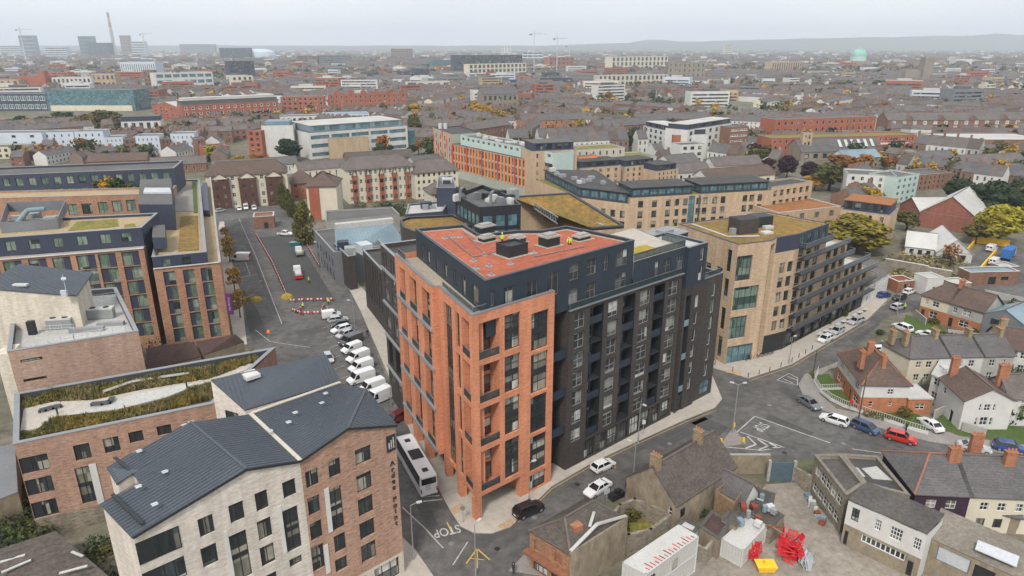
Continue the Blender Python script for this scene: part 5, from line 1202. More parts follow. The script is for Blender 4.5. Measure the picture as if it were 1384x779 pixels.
c1,c2,c3,c4,c5=P(979.5,493.5),P(1021,486),P(1029,480),P(1057,472.5),P(1170,411.5)
TH=24.9; A0,e1b,e2=P(917,303,TH),P(1118,308,TH),P(1010,292,TH)
tan=thing('apartment_building','tan brick corner block with a mossy roof and stepped dark balconies along the side road','apartment block',(*c1,0))
m=MB()
facade(tan,m,c1,c2,0,TH,pxops(c1,c2,[(991,345,1015.6,381,ST),(991,386,1024,420,ST),(984,427,1008,459,ST),(982,465,1016,492,(4,1,'black_frame','glass_teal',.08))],.1),0,.35)
LA_=math.dist(A0,c1); facade(tan,m,A0,c1,0,TH,[(LA_-2.6,LA_-1.4,a,b,(1,3,'black_frame','glass',.06)) for a,b in ((1,5.5),(7,11.6),(13,17.6),(19,23.4))]+[(LA_-5-3.2*i,LA_-3.4-3.2*i,1.6+3.1*k,3.8+3.1*k,SD) for i in range(3) for k in range(6)]+[(LA_-17.5,LA_-4,21.9,24,(8,1,'black_frame','glass_teal',.1),.3)],0,.25)
facade(tan,m,c2,c3,0,TH,[(.4,math.dist(c2,c3)-.3,.5,24,(1,8,'black_frame','glass',.06),.8)],0)
L34=math.dist(c3,c4); facade(tan,m,c3,c4,4.2,21.8,[(u,u+1.5,4.9+3.1*k,7.1+3.1*k,SD) for u in (L34*.3,L34*.68) for k in range(5)]+[(u,u+1.5,20.3,21.7,SD) for u in ()],0,.25)
L45=math.dist(c4,c5); ua=UV(c4,c5,1118,320)[0]; us2=UV(c4,c5,1145,332)[0]; us3=UV(c4,c5,1166,356)[0]
ln=lambda u,d=0: (c4[0]+(c5[0]-c4[0])/L45*u-(c5[1]-c4[1])/L45*d,c4[1]+(c5[1]-c4[1])/L45*u+(c5[0]-c4[0])/L45*d)
ua=min(ua,L45*.5)
def bops(u0,u1,ks): 
    out=[]; u=u0+1.
    while u+2.2<u1:
        for k in ks: out.append((u-u0,u-u0+2.2,4.4+3.05*k,6.8+3.05*k,(2,1,'black_frame','glass_curtain',.06)))
        u+=3.4
    return out
facade(tan,m,ln(0),ln(ua),4.2,21.8,bops(0,ua,range(6)),0,.25)
facade(tan,m,ln(ua),ln(us2),4.2,18.9,bops(ua,us2,range(5)),0,.25)
facade(tan,m,ln(us2),ln(us3),4.2,12.6,bops(us2,us3,range(3)),0,.25); facade(tan,m,ln(us3),ln(L45),4.2,9.4,bops(us3,L45,range(2)),0,.25)
facade(tan,m,ln(L45),ln(L45,10),0,9.4,[],0); facade(tan,m,ln(us3),ln(us3,10),9,12.6,[],0); facade(tan,m,ln(us2),ln(us2,10),12,18.9,[],0); facade(tan,m,ln(ua),ln(ua,11),18,21.8,[],0)
m.build('wall',[MATS['tan_brick']],tan)
m=MB()
facade(tan,m,c3,c4,21.8,TH,[],0); facade(tan,m,ln(0),ln(ua),21.8,TH,gridops(ua,max(3,int(ua/2.6)),1.7,[(22.2,24.4)],(2,1,'black_frame','glass_green',.06),.3,.3),0,.1); facade(tan,m,ln(ua),ln(ua,14),21.8,TH,[],0)
facade(tan,m,ln(ua,14),e2,10,TH,[],0); facade(tan,m,e2,A0,10,TH,[],0)
m.build('attic_wall',[MATS['hotel_navy']],tan)
m=MB(); facade(tan,m,c3,c4,0,4.2,[],0); facade(tan,m,c4,c5,0,4.2,[(1+4.2*i,4.6+4.2*i,.3,3.3,SSHOP) for i in range(int(L45/4.2)-1)],0,.3); m.build('plinth',[MATS['dark_metal']],tan)
rp=[A0,c1,c2,c3,c4,ln(ua),ln(ua,14),e2]
parapet_roof(tan,rp,TH-.25,.25,MATS['sedum'],MATS['coping_dark'],MATS['tan_brick'],.3)
for u0,u1,z in ((ua,us2,18.9),(us2,us3,12.6),(us3,L45,9.4)): parapet_roof(tan,[ln(u0),ln(u1),ln(u1,10),ln(u0,10)],z-.4,.4,MATS['roof_pale'],MATS['coping'],MATS['tan_brick'],.3)
m=MB(); 
for a,b in (((936,303),(984,320)),((984,320),(1026,319))): m.bar((*P(*a,TH-.1),TH-.1),(*P(*b,TH-.1),TH-.1),.5,.14)
m.build('roof_path',[MATS['coping_white']],tan)
for q,c,mt in (((1004,312),(4.6,3.6,3.),'dark_brick'),((1026,303),(4.,3.4,2.2),'dark_metal'),((1038,307),(2,1.2,.5),'unit_white'),((1036,314),(2.2,1.6,.4),'unit_white'),((1007,297),(6,3,1),'unit_grey'),((990,315),(1,1,1.2),'unit_grey')):
    p=P(*q,TH); t=MB(); t.box((*p,TH-.25),c,.35); o=t.build('roof_box',[MATS[mt]],tan)
ends=[L45,L45,L45*.98,us3,us2+1,us2-2,ua]
for k in range(7):
    z=4.25+3.05*k; u0=.6+(.5 if k>4 else 0); u1=ends[k]
    if k==6: z=21.85
    t=MB(); t.prism([ln(u0,-1.5),ln(u1,-1.5),ln(u1,-.01),ln(u0,-.01)],z-.05,z+.15); o=t.build('balcony',[MATS['dark_metal']],tan)
    t=MB(); t.bar((*ln(u0,-1.46),z+1.2),(*ln(u1,-1.46),z+1.2),.08,.08)
    for i in range(int((u1-u0)/.5)+1): u=u0+.5*i; t.bar((*ln(u,-1.46),z+.15),(*ln(u,-1.46),z+1.2),.07)
    for uu in (u0,u1): t.bar((*ln(uu,-1.46),z+1.2),(*ln(uu,-.1),z+1.2),.08); t.bar((*ln(uu,-1.46),z+.6),(*ln(uu,-.1),z+.6),.05)
    t.build('railing',[MATS['grey_metal']],o)
finish(tan,98)

r,p,h=blk('low tan brick block with a long rust coloured sedum roof behind the junction block','apartment block',(1048,318),(1132,308),288,22,'tan_brick',4,2,SD,roof='sedum_rust',par=.3,wf=.3,coping='coping_white')
A,B=P(1132,326),P(1190,336)
r,p,h=blk('tan brick end block with a dark attic and rust roof next to the yellow tree','apartment block',(1130,322),(1196,332),283,13,'tan_brick',4,3,SD,roof='sedum_rust',par=.2,wf=.3)
topbox(r,p,h,3.,.6,'hotel_navy','sedum_rust',style=SBANDD,cols=5)

def lerp2(a,b,f): return (a[0]+(b[0]-a[0])*f,a[1]+(b[1]-a[1])*f)
def para(C,B,A): return [C,B,(B[0]+A[0]-C[0],B[1]+A[1]-C[1]),A]
def house(label,poly,eave,ridge,lower,upper,split,roof,axis=0,hip=(0,0),ops=None,group=None,name='house',gmat=None,over=.35,chims=(),rm=None,cat='house'):
    root=thing(name,label,cat,(*cen(poly),0),0,group); ops=ops or {}; FOOT.append(poly)
    if split>0:
        m=MB(); u=MB()
        for i in range(4):
            A,B=poly[i],poly[(i+1)%4]; o=ops.get(i,[]); o=o(math.dist(A,B),A,B) if callable(o) else o
            facade(root,m,A,B,0,split,[q for q in o if q[3]<=split],0,.12); facade(root,u,A,B,split,eave,[q for q in o if q[2]>=split],0,.12)
        m.build('lower_wall',[MATS[lower]],root); u.build('upper_wall',[MATS[upper]],root)
    else: walls(root,poly,0,eave,MATS[upper],ops,dep=.12)
    if roof: gable(root,poly,eave,ridge,MATS[roof],MATS[gmat or upper],axis,over,.14,hip,ridge_mat=MATS[rm] if rm else None)
    for c in chims:
        x,y=c[0]; chimney(root,x,y,c[1],c[2],c[3] if len(c)>3 else 1.1,.7,c[4] if len(c)>4 else 0,c[5] if len(c)>5 else 'chim')
    finish(root,60); return root
def hw(L,cols,z,h,w,st=SW,m=.9): return gridops(L,cols,w,[(z,z+h)],st,m,m)
def two(cols,w=1.2,cols2=None,st=SW): return lambda L,A,B: hw(L,cols,.9,1.3,w,st)+hw(L,cols2 or cols,3.5,1.3,w,st)

C,B,A=P(1159,558),P(1222.5,559),P(1127.7,514)
pl=para(C,B,A); ang=math.atan2(B[1]-C[1],B[0]-C[0]); w_=math.dist(C,A)
T_=lambda q,z: P(*q,z)
house('white and red brick corner house with a hipped brown roof and three tall brick chimneys',pl,5.6,8.8,'house_brick','render_white',3.,'tile_brown',1,(3.6,3.8),
 {0:lambda L,A,B:[(L*.2,L*.2+.7,1.2,2.2,SW1),(L*.62,L*.62+.6,1.4,2.1,SW1),(L*.55,L*.55+1.0,3.6,4.6,SW)],3:lambda L,A,B:[(L*.08,L*.25,.9,2.4,SW),(L*.34,L*.4,.1,2.2,SDOOR),(L*.6,L*.66,.1,2.2,SDOOR),(L*.74,L*.92,.9,2.4,SW),(L*.12,L*.24,3.5,4.7,SW),(L*.42,L*.5,3.5,4.7,SW),(L*.74,L*.88,3.5,4.7,SW)]},
 chims=((T_((1164,489),8.2),7.,10.1,1.15,ang+1.57),(T_((1193,492),8.2),7.,9.7,1.05,ang+1.57),(T_((1175,478),8.2),7.,10.3,1.05,ang)),rm='ridge_red')
ex=rect(P(1224,560.5),P(1255,560.5),5); house('single storey brick extension with a white edged flat roof beside the hipped corner house',ex,3.,3.2,'house_brick','house_brick',0,None,ops={0:lambda L,A,B:[(L*.35,L*.75,1.,2.1,SW)]},cat='extension')
m=MB(); m.prism(inset(ex,-.2),3.,3.25); tag(m.build('extension_roof',[MATS['coping_white']],bpy.data.objects[[o.name for o in COL.objects if o.get('category')=='extension'][-1]]))

ez=5.6; F0,F1,Lb=P(1230.6,484,ez),P(1372,480.5,ez),P(1192.5,464,ez)
L=math.dist(F0,F1); q=para(F0,F1,Lb); ta=math.atan2(F1[1]-F0[1],F1[0]-F0[0])
for i,(f0,f1,mt,lb,hp) in enumerate(((0,.38,'render_cream','cream end-of-terrace house with a hipped slate roof and two stone chimneys on its end',(2.6,0)),(.38,.7,'render_white','white middle house of the slate roofed terrace',(0,0)),(.7,1,'render_grey','grey end house of the slate roofed terrace with a brick porch chimney',(0,0)))):
    p=[lerp2(q[0],q[1],f0),lerp2(q[0],q[1],f1),lerp2(q[3],q[2],f1),lerp2(q[3],q[2],f0)]
    ch=[(lerp2(lerp2(p[0],p[1],.9),lerp2(p[3],p[2],.9),.5),8.,9.7,1.4,ta+1.57,'chim_stone')]
    if i==0: ch+=[(lerp2(lerp2(p[0],p[1],.03),lerp2(p[3],p[2],.03),.75),6.2,9.,1.3,ta+1.57,'chim_stone'),(lerp2(lerp2(p[0],p[1],.14),lerp2(p[3],p[2],.14),.45),6.8,9.4,1.3,ta+1.57,'chim_stone')]
    house(lb,p,ez,8.4,'house_brick',mt,0,'slate',0,hp,{0:two(2+(i==0),1.1)},chims=ch,over=.25)

ez=5.5; A,C,B=P(1271,511.6,ez),P(1304.5,541.7,ez),P(1371.5,541.7,ez); p=para(C,B,A); ga=math.atan2(A[1]-C[1],A[0]-C[0])
house('white rendered house with its gable and paired sash windows facing the parked silver car',p,ez,7.6,'render_white','render_white',0,'tile_brown',1,(0,0),
 {0:lambda L,A,B:[(L*.3,L*.36,.9,2.3,SW1),(L*.4,L*.56,.9,2.4,SW),(L*.6,L*.66,.9,2.3,SW1),(L*.32,L*.37,3.6,4.8,SW1),(L*.42,L*.55,3.6,4.8,SW),(L*.6,L*.65,3.6,4.8,SW1)],3:lambda L,A,B:[(L*.2,L*.3,3.6,4.8,SW1),(L*.6,L*.72,.1,2.2,SDOOR)]},
 chims=((lerp2(lerp2(p[0],p[3],.93),lerp2(p[1],p[2],.93),.2),6.,9.6,1.2,ga+1.57),),over=.3)
b0,b1=p[1],p[2]; p2=[lerp2(b0,b1,.15),(b0[0]+9,b0[1]+1.6),(b1[0]+9,b1[1]+1.6),b1]
house('white neighbour house with a slate roof and big brick chimney behind the gable-fronted house',p2,5.3,7.8,'render_white','render_white',0,'slate_brown',0,(0,0),{0:two(2,1.)},chims=((lerp2(p2[0],p2[3],.45),6,9.8,1.6,ga+1.57),))
house('white flat-roofed back extension with a roof light next to the white gable house',ccw([P(1252,541),P(1272,552),P(1286,524),P(1266,516)]),5.,5.2,'render_white','render_white',0,None,ops={0:two(2,1.4),3:two(2,1.2)},cat='extension')
o=[x for x in COL.objects if x.get('category')=='extension'][-1]; m=MB(); pe=ccw([P(1252,541),P(1272,552),P(1286,524),P(1266,516)]); m.prism(inset(pe,-.15),5.,5.25); m.build('flat_roof',[MATS['roof_pale']],o); m=MB(); c=cen(pe); m.box((*c,5.25),(1.8,1.2,.3),ga); m.build('rooflight',[MATS['unit_white']],o)

ez=5.7; A,B=P(1246.8,398,ez),P(1330,421.6,ez); e=unit((B[0]-A[0],B[1]-A[1])); q=rect(A,B,8.5); sa=math.atan2(e[1],e[0])
for i,(f0,f1,mt,lb,hp) in enumerate(((0,.46,'render_cream','cream and brick half of the semi-detached pair behind the small lawn',(3.2,0)),(.46,1,'render_grey','grey and brick half of the semi-detached pair joined to the metal clad gable',(0,0)))):
    p=[lerp2(q[0],q[1],f0),lerp2(q[0],q[1],f1),lerp2(q[3],q[2],f1),lerp2(q[3],q[2],f0)]
    house(lb,p,ez,8.6,'house_brick',mt,2.9,'tile_brown',0,hp,{0:lambda L,A,B:[(L*.08,L*.2,.1,2.2,SDOOR),(L*.38,L*.66,.9,2.4,SW),(L*.14,L*.26,3.6,4.8,SW),(L*.42,L*.66,3.6,4.9,SW)]},chims=((lerp2(lerp2(p[0],p[1],.98),lerp2(p[3],p[2],.98),.5),8,10,1.5,sa+1.57),) if i==0 else ())
g0=(B[0]+e[0]*.1,B[1]+e[1]*.1); p=rect(g0,(g0[0]+e[0]*7.5,g0[1]+e[1]*7.5),9); house('house extension clad in blue grey metal with a matching pitched roof beside the grey semi',p,5.4,7.4,'grey_metal','grey_metal',0,'zinc_blue',1,(0,0),{0:lambda L,A,B:[(L*.2,L*.45,3.4,4.8,SD)]},over=.15,cat='extension')
p=rect(P(1345,468,5.3),P(1400,476,5.3),8); house('house with a brown tile roof at the far right end of the terrace',p,5.3,8,'render_white','render_white',0,'tile_brown',0,(0,0),{0:two(3,1.)},chims=((lerp2(lerp2(p[0],p[1],.2),lerp2(p[3],p[2],.2),.5),7.4,9.6,1.3,0,'chim_stone'),))

A,B=P(1170,386,5.6),P(1203,366,5.6); p=rect(A,B,9); house('white cottage with a plain brown roof between the stepped balconies and the scrap wall',p,5.6,8.4,'render_white','render_white',0,'slate_brown',0,(0,2.),{0:two(4,1.)})

ez=5.6; A,B=P(1238,666.5,ez),P(1404,674,ez); R=P(1252,624,8.4); dpt=9.5; q=rect(A,B,dpt); a3=math.atan2(B[1]-A[1],B[0]-A[0])
p=[q[0],lerp2(q[0],q[1],.45),lerp2(q[3],q[2],.45),q[3]]
house('dark purple fronted house with a long hipped slate roof edged in orange tiles',p,ez,8.5,'render_purple','render_purple',0,'slate',0,(3.4,0),{0:lambda L,A,B:hw(L,2,3.4,1.3,1.3,SW)+hw(L,2,.8,1.4,1.2,SD)},chims=((lerp2(lerp2(p[0],p[1],.9),lerp2(p[3],p[2],.9),.42),7.6,10.,1.5,a3),),over=.3,rm='ridge_red')
p=[lerp2(q[0],q[1],.45),q[1],q[2],lerp2(q[3],q[2],.45)]
house('cream house joined to the dark purple house, sharing its slate roof line',p,ez,8.5,'render_cream','render_cream',0,'slate',0,(0,0),{0:lambda L,A,B:hw(L,3,3.4,1.2,1.,SW)+hw(L,3,.8,1.4,1.1,SD)},chims=((lerp2(lerp2(p[0],p[1],.45),lerp2(p[3],p[2],.45),.75),7.6,10.3,1.5,a3),(lerp2(lerp2(p[0],p[1],.75),lerp2(p[3],p[2],.75),.4),7.6,9.9,1.4,a3)),over=.3)
lt=rect(P(1316,712),P(1372,724),5); house('dark lean-to with a slate roof behind the cream house',[(x,y) for x,y in lt],2.8,3.6,'render_dirty','render_dirty',0,'slate',0,(0,0),cat='outbuilding')

p=ccw([P(1101,615.5,5.9),P(1136,614,5.9),P(1168,654,5.9),P(1144,670,5.9)])
wsh=flatbld('workshop','flat-roofed workshop of weathered stone with white framed windows above the yard','workshop',p,5.9,MATS['stone_wall'],{i:(lambda L,A,B:gridops(L,5,1.5,[(.9,2.3),(3.5,5.)],SW)) for i in range(4) if (lambda a,b:(a[0]+b[0])/2<cen(p)[0]-1 and abs(a[1]-b[1])>3)(p[i],p[(i+1)%4])},MATS['felt'],MATS['asbestos'],.5)
p=ccw([P(1137,614,5.6),P(1186,617,5.6),P(1230,670,5.6),P(1169,654,5.6)]); wk=flatbld('workshop','workshop with patched pale and black felt flat roof beside the stone workshop','workshop',p,5.6,MATS['render_dirty'],{},MATS['roof_black'],MATS['asbestos'],.4)
m=MB(); m.prism(ccw(W(5.4,(1165,632),(1185,629),(1206,648),(1180,646))),5.2,5.26); m.build('roof_patch',[MATS['roof_pale']],wk); m=MB(); m.prism(ccw(W(5.4,(1150,630),(1160,631),(1170,643),(1160,644))),5.2,5.25); m.build('roof_patch',[MATS['roof_pale']],wk)

fz=6.6; A,B=P(1147,676,fz),P(1253,723,fz); q=para(A,B,P(1171.6,652.5,7.2)); of=thing('office_building','long white yard office with sash windows above and a strip of shop windows below','office',(*cen(q),0))
m=MB(); L=math.dist(A,B)
facade(of,m,A,B,3.1,fz,[(L*.07,L*.17,4.,5.9,(2,3,'black_frame','glass',.08)),(L*.38,L*.46,4.2,5.7,(3,3,'white_frame','glass',.07)),(L*.58,L*.73,4.,5.7,(4,3,'white_frame','glass',.07)),(L*.87,L*.96,4.,5.6,(3,3,'white_frame','glass',.07))],0,.15)
for i in (1,2,3): facade(of,m,q[i],q[(i+1)%4],0,fz,[],0)
m.build('upper_wall',[MATS['render_white']],of)
m=MB(); facade(of,m,A,B,0,3.1,[(L*.25,L*.82,1.7,2.75,(9,1,'white_frame','glass',.12)),(L*.86,L*.93,.1,2.2,SDOOR),(L*.03,L*.08,.1,2.2,SDOOR)],0,.12); m.build('lower_wall',[MATS['render_dirty']],of)
m=MB(); m.slab([(*q[0],fz+.15),(*q[1],fz+.15),(*q[2],fz+.8),(*q[3],fz+.8)],.25); m.build('roof',[MATS['felt']],of); finish(of)

sA,sB=P(1254,727,5.),P(1400,793,5.); sC,sD=P(1400,745,6.),P(1271,690,6.); sh=thing('shed','long shed with a mossy corrugated roof and a metal clad patch beside the white office','shed',(*sA,0))
m=MB(); m.slab([(*sA,5.1),(*sB,5.1),(*sC,6.4),(*sD,6.4)],.15); m.build('roof',[MATS['asbestos']],sh); m=MB(); facade(sh,m,sA,sB,0,5.,[(1.2,4.6,2.6,4.6,(1,1,'grey_frame','pale_metal',.1)),(7.6,11,2.9,4.4,(6,2,'white_frame','glass',.07)),(5,7,.1,4.4,SDOOR)],0,.12); facade(sh,m,sC,sD,0,6.,[],0); facade(sh,m,sD,sA,0,5.,[],0); m.build('wall',[MATS['render_dirty']],sh)
m=MB(); m.slab([P3(1318,742,6.),P3(1374,766,6.),P3(1378,752,6.4),P3(1322,730,6.4)],.12); m.build('roof_sheet',[MATS['pale_metal']],sh); finish(sh)

E0=P(914,684,5.); ax=(math.cos(math.radians(40)),math.sin(math.radians(40))); nx=(-ax[1],ax[0]); wd=8.2; ln_=13.5
q=[E0,(E0[0]+ax[0]*ln_,E0[1]+ax[1]*ln_),(E0[0]+ax[0]*ln_+nx[0]*wd,E0[1]+ax[1]*ln_+nx[1]*wd),(E0[0]+nx[0]*wd,E0[1]+nx[1]*wd)]; oa=math.radians(40)
old=house('old rendered house with a steep worn slate roof and a chimney at each end',q,4.9,8.6,'render_dirty','render_dirty',0,'slate_old',0,(0,0),{3:lambda L,A,B:[(L*.86,L*.93,2.9,4.3,SW1)],0:lambda L,A,B:[(1.,2.2,2.4,3.9,SD)]},chims=((lerp2(lerp2(q[0],q[1],.04),lerp2(q[3],q[2],.04),.5),7.,10.1,1.35,oa+1.57,'chim_stone'),(lerp2(lerp2(q[0],q[1],.72),lerp2(q[3],q[2],.72),.5),8.,10.2,1.2,oa+1.57,'chim_stone')),over=.15)

c0=lerp2(q[0],q[1],.66); wg=[(c0[0]-nx[0]*4.2,c0[1]-nx[1]*4.2),(c0[0]-nx[0]*4.2+ax[0]*3.4,c0[1]-nx[1]*4.2+ax[1]*3.4),(c0[0]+ax[0]*3.4,c0[1]+ax[1]*3.4),c0]
house('white gabled back extension with a roof window on the old slate house',wg,3.6,5.6,'render_white','render_white',0,'slate',1,(0,0),{3:lambda L,A,B:[(L*.3,L*.6,1.,2.2,SW)]},cat='extension',over=.2)
def lowblk(label,px,h,wall,roof,name='outbuilding',cat='outbuilding',par=.15,ops=None): p=ccw(W(h,*px)); return flatbld(name,label,cat,p,h,MATS[wall],ops or {},MATS[roof],MATS['felt'],par)
lowblk('brown felt roofed lean-to behind the old slate house',((945,712),(962,690),(988,706),(972,730)),3.,'render_dirty','rust_roof')
lowblk('dark flat-roofed store beside the timber deck of the old house',((975,702),(993,678),(1012,690),(995,712)),3.2,'render_dirty','felt')
lowblk('junk covered flat roof at the edge of the yard, behind the small white container',((1014,694),(1030,679),(1060,697),(1043,712)),2.8,'stone_wall','slate_old')
lowblk('long low store with a black felt roof against the boundary wall',((1000,676),(1010,655),(1048,668),(1040,684)),3.,'stone_wall','felt')
dk=ccw(W(3.4,(966,672),(985,658),(1005,668),(990,690))); t=thing('timber_deck','weathered timber roof deck with a plank railing behind the old slate house','deck',(*cen(dk),0)); m=MB(); m.prism(dk,0,3.3,0,0); m.build('deck',[MATS['timber']],t)
for i in range(4): m=MB(); m.bar((*dk[i],3.9),(*dk[(i+1)%4],3.9),.08,1.1); m.build('railing',[MATS['timber']],t)
rj=random.Random(6)
for i in range(14):
    a=P(rj.uniform(1000,1050),rj.uniform(664,720),3.1); m=MB(); r=rj.choice('bpc')
    if r=='b': m.box((*a,3.1),(rj.uniform(.5,1.2),rj.uniform(.4,.9),rj.uniform(.3,.8)),rj.uniform(0,3)); nm,lb='crate','box of junk left on the low roofs behind the old house'
    elif r=='p': m.bar((*a,3.15),(a[0]+rj.uniform(-2,2),a[1]+rj.uniform(-2,2),3.3),.14); nm,lb='loose_timber','loose timber length lying on the low roofs behind the old house'
    else: m.tube((*a,3.),(*a,3.9),.3,.3,10); nm,lb='barrel','small drum standing on the low roofs behind the old house'
    tag(m.build(nm,[MATS[rj.choice(['unit_white','timber','zinc_blue','rust','unit_grey'])]]),lb,nm.replace('_',' '),nm.replace('_',' ')+' clutter on the low roofs')

ez=5.4; A,B,C=P(716,718,ez),P(771,751,ez),P(846,703,ez); q=para(A,B,(0,0)); q=[A,B,C,(A[0]+C[0]-B[0],A[1]+C[1]-B[1])]
der=house('derelict building with boarded brick front, stained render side and a patched slate roof',q,ez,7.6,'derelict_brick','derelict_brick',0,'slate_old',1,(2.4,2.2),{0:lambda L,A,B:[(L*.12,L*.28,3.2,4.7,(1,1,'timber_red','timber',.12)),(L*.62,L*.8,3.2,4.7,(1,1,'timber_red','timber_red',.12)),(L*.1,L*.45,.2,2.2,SSHOP),(L*.55,L*.9,.2,2.2,SSHOP)]},over=.1)
m=MB(); e=unit((C[0]-B[0],C[1]-B[1])); m.box(((B[0]+C[0])/2+e[1]*.1,(B[1]+C[1])/2-e[0]*.1,0),(math.dist(B,C)+.1,.25,ez+.5),math.atan2(e[1],e[0])); m.build('side_wall',[MATS['render_dirty']],der)
m=MB(); c=(B[0]+e[1]*.1,B[1]-e[0]*.1); m.bar((*lerp2(B,C,.0),ez+.62),(*lerp2(B,C,.45),7.5),.4,.16); m.bar((*lerp2(B,C,.45),7.5),(*lerp2(B,C,1),ez+.62),.4,.16); m.build('flashing',[MATS['coping_white']],der)
fA=unit((B[0]-A[0],B[1]-A[1])); m=MB(); m.bar((A[0]+fA[1]*.5-fA[0]*.3,A[1]-fA[0]*.5-fA[1]*.3,2.7),(B[0]+fA[1]*.5,B[1]-fA[0]*.5,2.7),.9,.35); m.build('shop_canopy',[MATS['timber_red']],der)
m=MB(); a,b=P3(797,712,7.2),P3(803,692,7.4); m.bar(a,b,.35,.1); m.build('roof_patch',[MATS['coping_white']],der)
m=MB(); p=P(779,711,7.); m.box((*p,6.3),(1.3,1.,.9),.6); m.build('chimney_stump',[MATS['chim']],der)

def wall(label,pts,h,t,m='stone_wall',cap=None,name='garden_wall',z=0.):
    for a,b in zip(pts,pts[1:]):
        d=unit((b[0]-a[0],b[1]-a[1])); mb=MB(); mb.box(((a[0]+b[0])/2,(a[1]+b[1])/2,z),(math.dist(a,b)+t*.98,t,h),math.atan2(d[1],d[0])); o=mb.build(name,[MATS[m]]); tag(o,label,'wall')
        if cap: c=MB(); c.box(((a[0]+b[0])/2,(a[1]+b[1])/2,z+h),(math.dist(a,b)+t,t+.12,.1),math.atan2(d[1],d[0])); c.build('coping',[MATS[cap]],o)
        o['group']=label if len(pts)>2 else ''
        if len(pts)<=2: del o['group']
pz=3.2
rp=W(pz,(820,705),(838,682),(858,674),(908,694),(880,715),(850,722)); wall('crumbling wall round the roofless mossy plot beside the derelict building',rp+[rp[0]],pz,.4,'stone_wall')
m=MB(); m.face([(*p,.5) for p in ccw(rp)]); tag(m.build('plot_ground',[MATS['sedum_green']]),kind='structure')
for i,(x,y,s) in enumerate(((838,700,1.3),(850,694,1.6),(865,690,1.2),(845,710,1.))): p=P(x,y,1.5); bush(*p,s,s*1.1,'leaf_olive','low green bush overgrowing the roofless plot',str(60+i),.6,group='bushes in the roofless plot')
wall('long rendered boundary wall between the yard and the junction',W(0,(985,640),(1036,640)),3.2,.35,'render_dirty','concrete')
wall('short stone wall beside the blue yard gate',W(0,(1072,652),(1100,668)),2.6,.35,'stone_wall')
wall('stone yard wall by the low stores',W(0,(925,748),(952,762)),2.2,.4,'stone_wall'); wall('stone yard wall running up to the containers',W(0,(952,762),(985,722)),2.4,.4,'stone_wall')
a,b=P(1037,650),P(1071,651); g=thing('yard_gate','wide blue sheet metal yard gate','gate',((a[0]+b[0])/2,(a[1]+b[1])/2,0))
for f0,f1 in ((0,.495),(.505,1)):
    m=MB(); p,q2=lerp2(a,b,f0),lerp2(a,b,f1); m.bar((*p,1.6),(*q2,1.6),.08,3.2)
    for i in range(9): r=lerp2(p,q2,i/8); m.bar((r[0],r[1]-.07,.1),(r[0],r[1]-.07,3.2),.07)
    m.build('gate_leaf',[mat('gate_blue',(.11,.16,.2),(.08,.12,.15),var=.2,rough=.6)],g)
for p in (a,b): m=MB(); m.box((*p,0),(.4,.4,3.5)); m.build('post',[MATS['concrete']],g)

def container(label,corners,z,h=2.6,name='site_cabin',cat='container'):
    c=ccw(corners); o=thing(name,label,cat,(*cen(c),z)); m=MB(); m.prism(c,z+.1,z+h-.12); 
    for i in range(4):
        A,B=c[i],c[(i+1)%4]; L=math.dist(A,B); e=unit((B[0]-A[0],B[1]-A[1])); n=(e[1],-e[0])
        k=.35
        while k<L-.3: m.bar((A[0]+e[0]*k+n[0]*.02,A[1]+e[1]*k+n[1]*.02,z+.2),(A[0]+e[0]*k+n[0]*.02,A[1]+e[1]*k+n[1]*.02,z+h-.2),.1,.05); k+=.4
    m.build('body',[MATS['corrug_white']],o); f=MB()
    for p in c: f.box((*p,z),(.16,.16,h))
    for zz in (z,z+h-.14):
        for i in range(4): f.bar((*c[i],zz+.07),(*c[(i+1)%4],zz+.07),.14)
    f.build('frame',[MATS['unit_white']],o)
    r=MB(); r.face([(*p,z+h-.05) for p in inset(c,.06)]); L=math.dist(c[0],c[1]); 
    r.build('roof',[MATS['corrug_white']],o); return o,c
cc=W(5.3,(842.3,759.3),(873,774.7),(943.6,724),(917.5,708.7))
o,c=container('lower white site cabin of the stacked pair in the yard',cc,0); o,c=container('upper white site cabin with red marks along its roof, stacked in the yard',cc,2.62)
A,B=cc[2],cc[1]
for i in range(16): q0=lerp2(A,B,.06+.057*i); d_=lerp2(cc[3],cc[0],.06+.057*i); m=MB(); m.bar((*lerp2(q0,d_,.04),5.2),(*lerp2(q0,d_,.22+.1*(i%3)),5.2),.12,.04); m.build('roof_stripe',[MATS['red_panel' if i%2 else 'rust']],o)
for f in (.12,.55):
    q0=lerp2(cc[1],cc[2],f); e=unit((cc[2][0]-cc[1][0],cc[2][1]-cc[1][1])); m=MB(); m.box((q0[0]+e[1]*.06,q0[1]-e[0]*.06,3.),(.9,.08,1.4),math.atan2(e[1],e[0])); m.build('window',[MATS['glass']],o)
cc=W(2.6,(976,728),(1004,743),(1036,710),(1010,699)); o,c=container('small white container standing alone beside the red heap',cc,0)
q0=lerp2(c[0],c[1],.4); 
lowblk('small pale cabin with two windows behind the stacked site cabins',((914,711),(924,701),(946,712),(938,722)),2.6,'render_blue','unit_white','site_hut','hut')

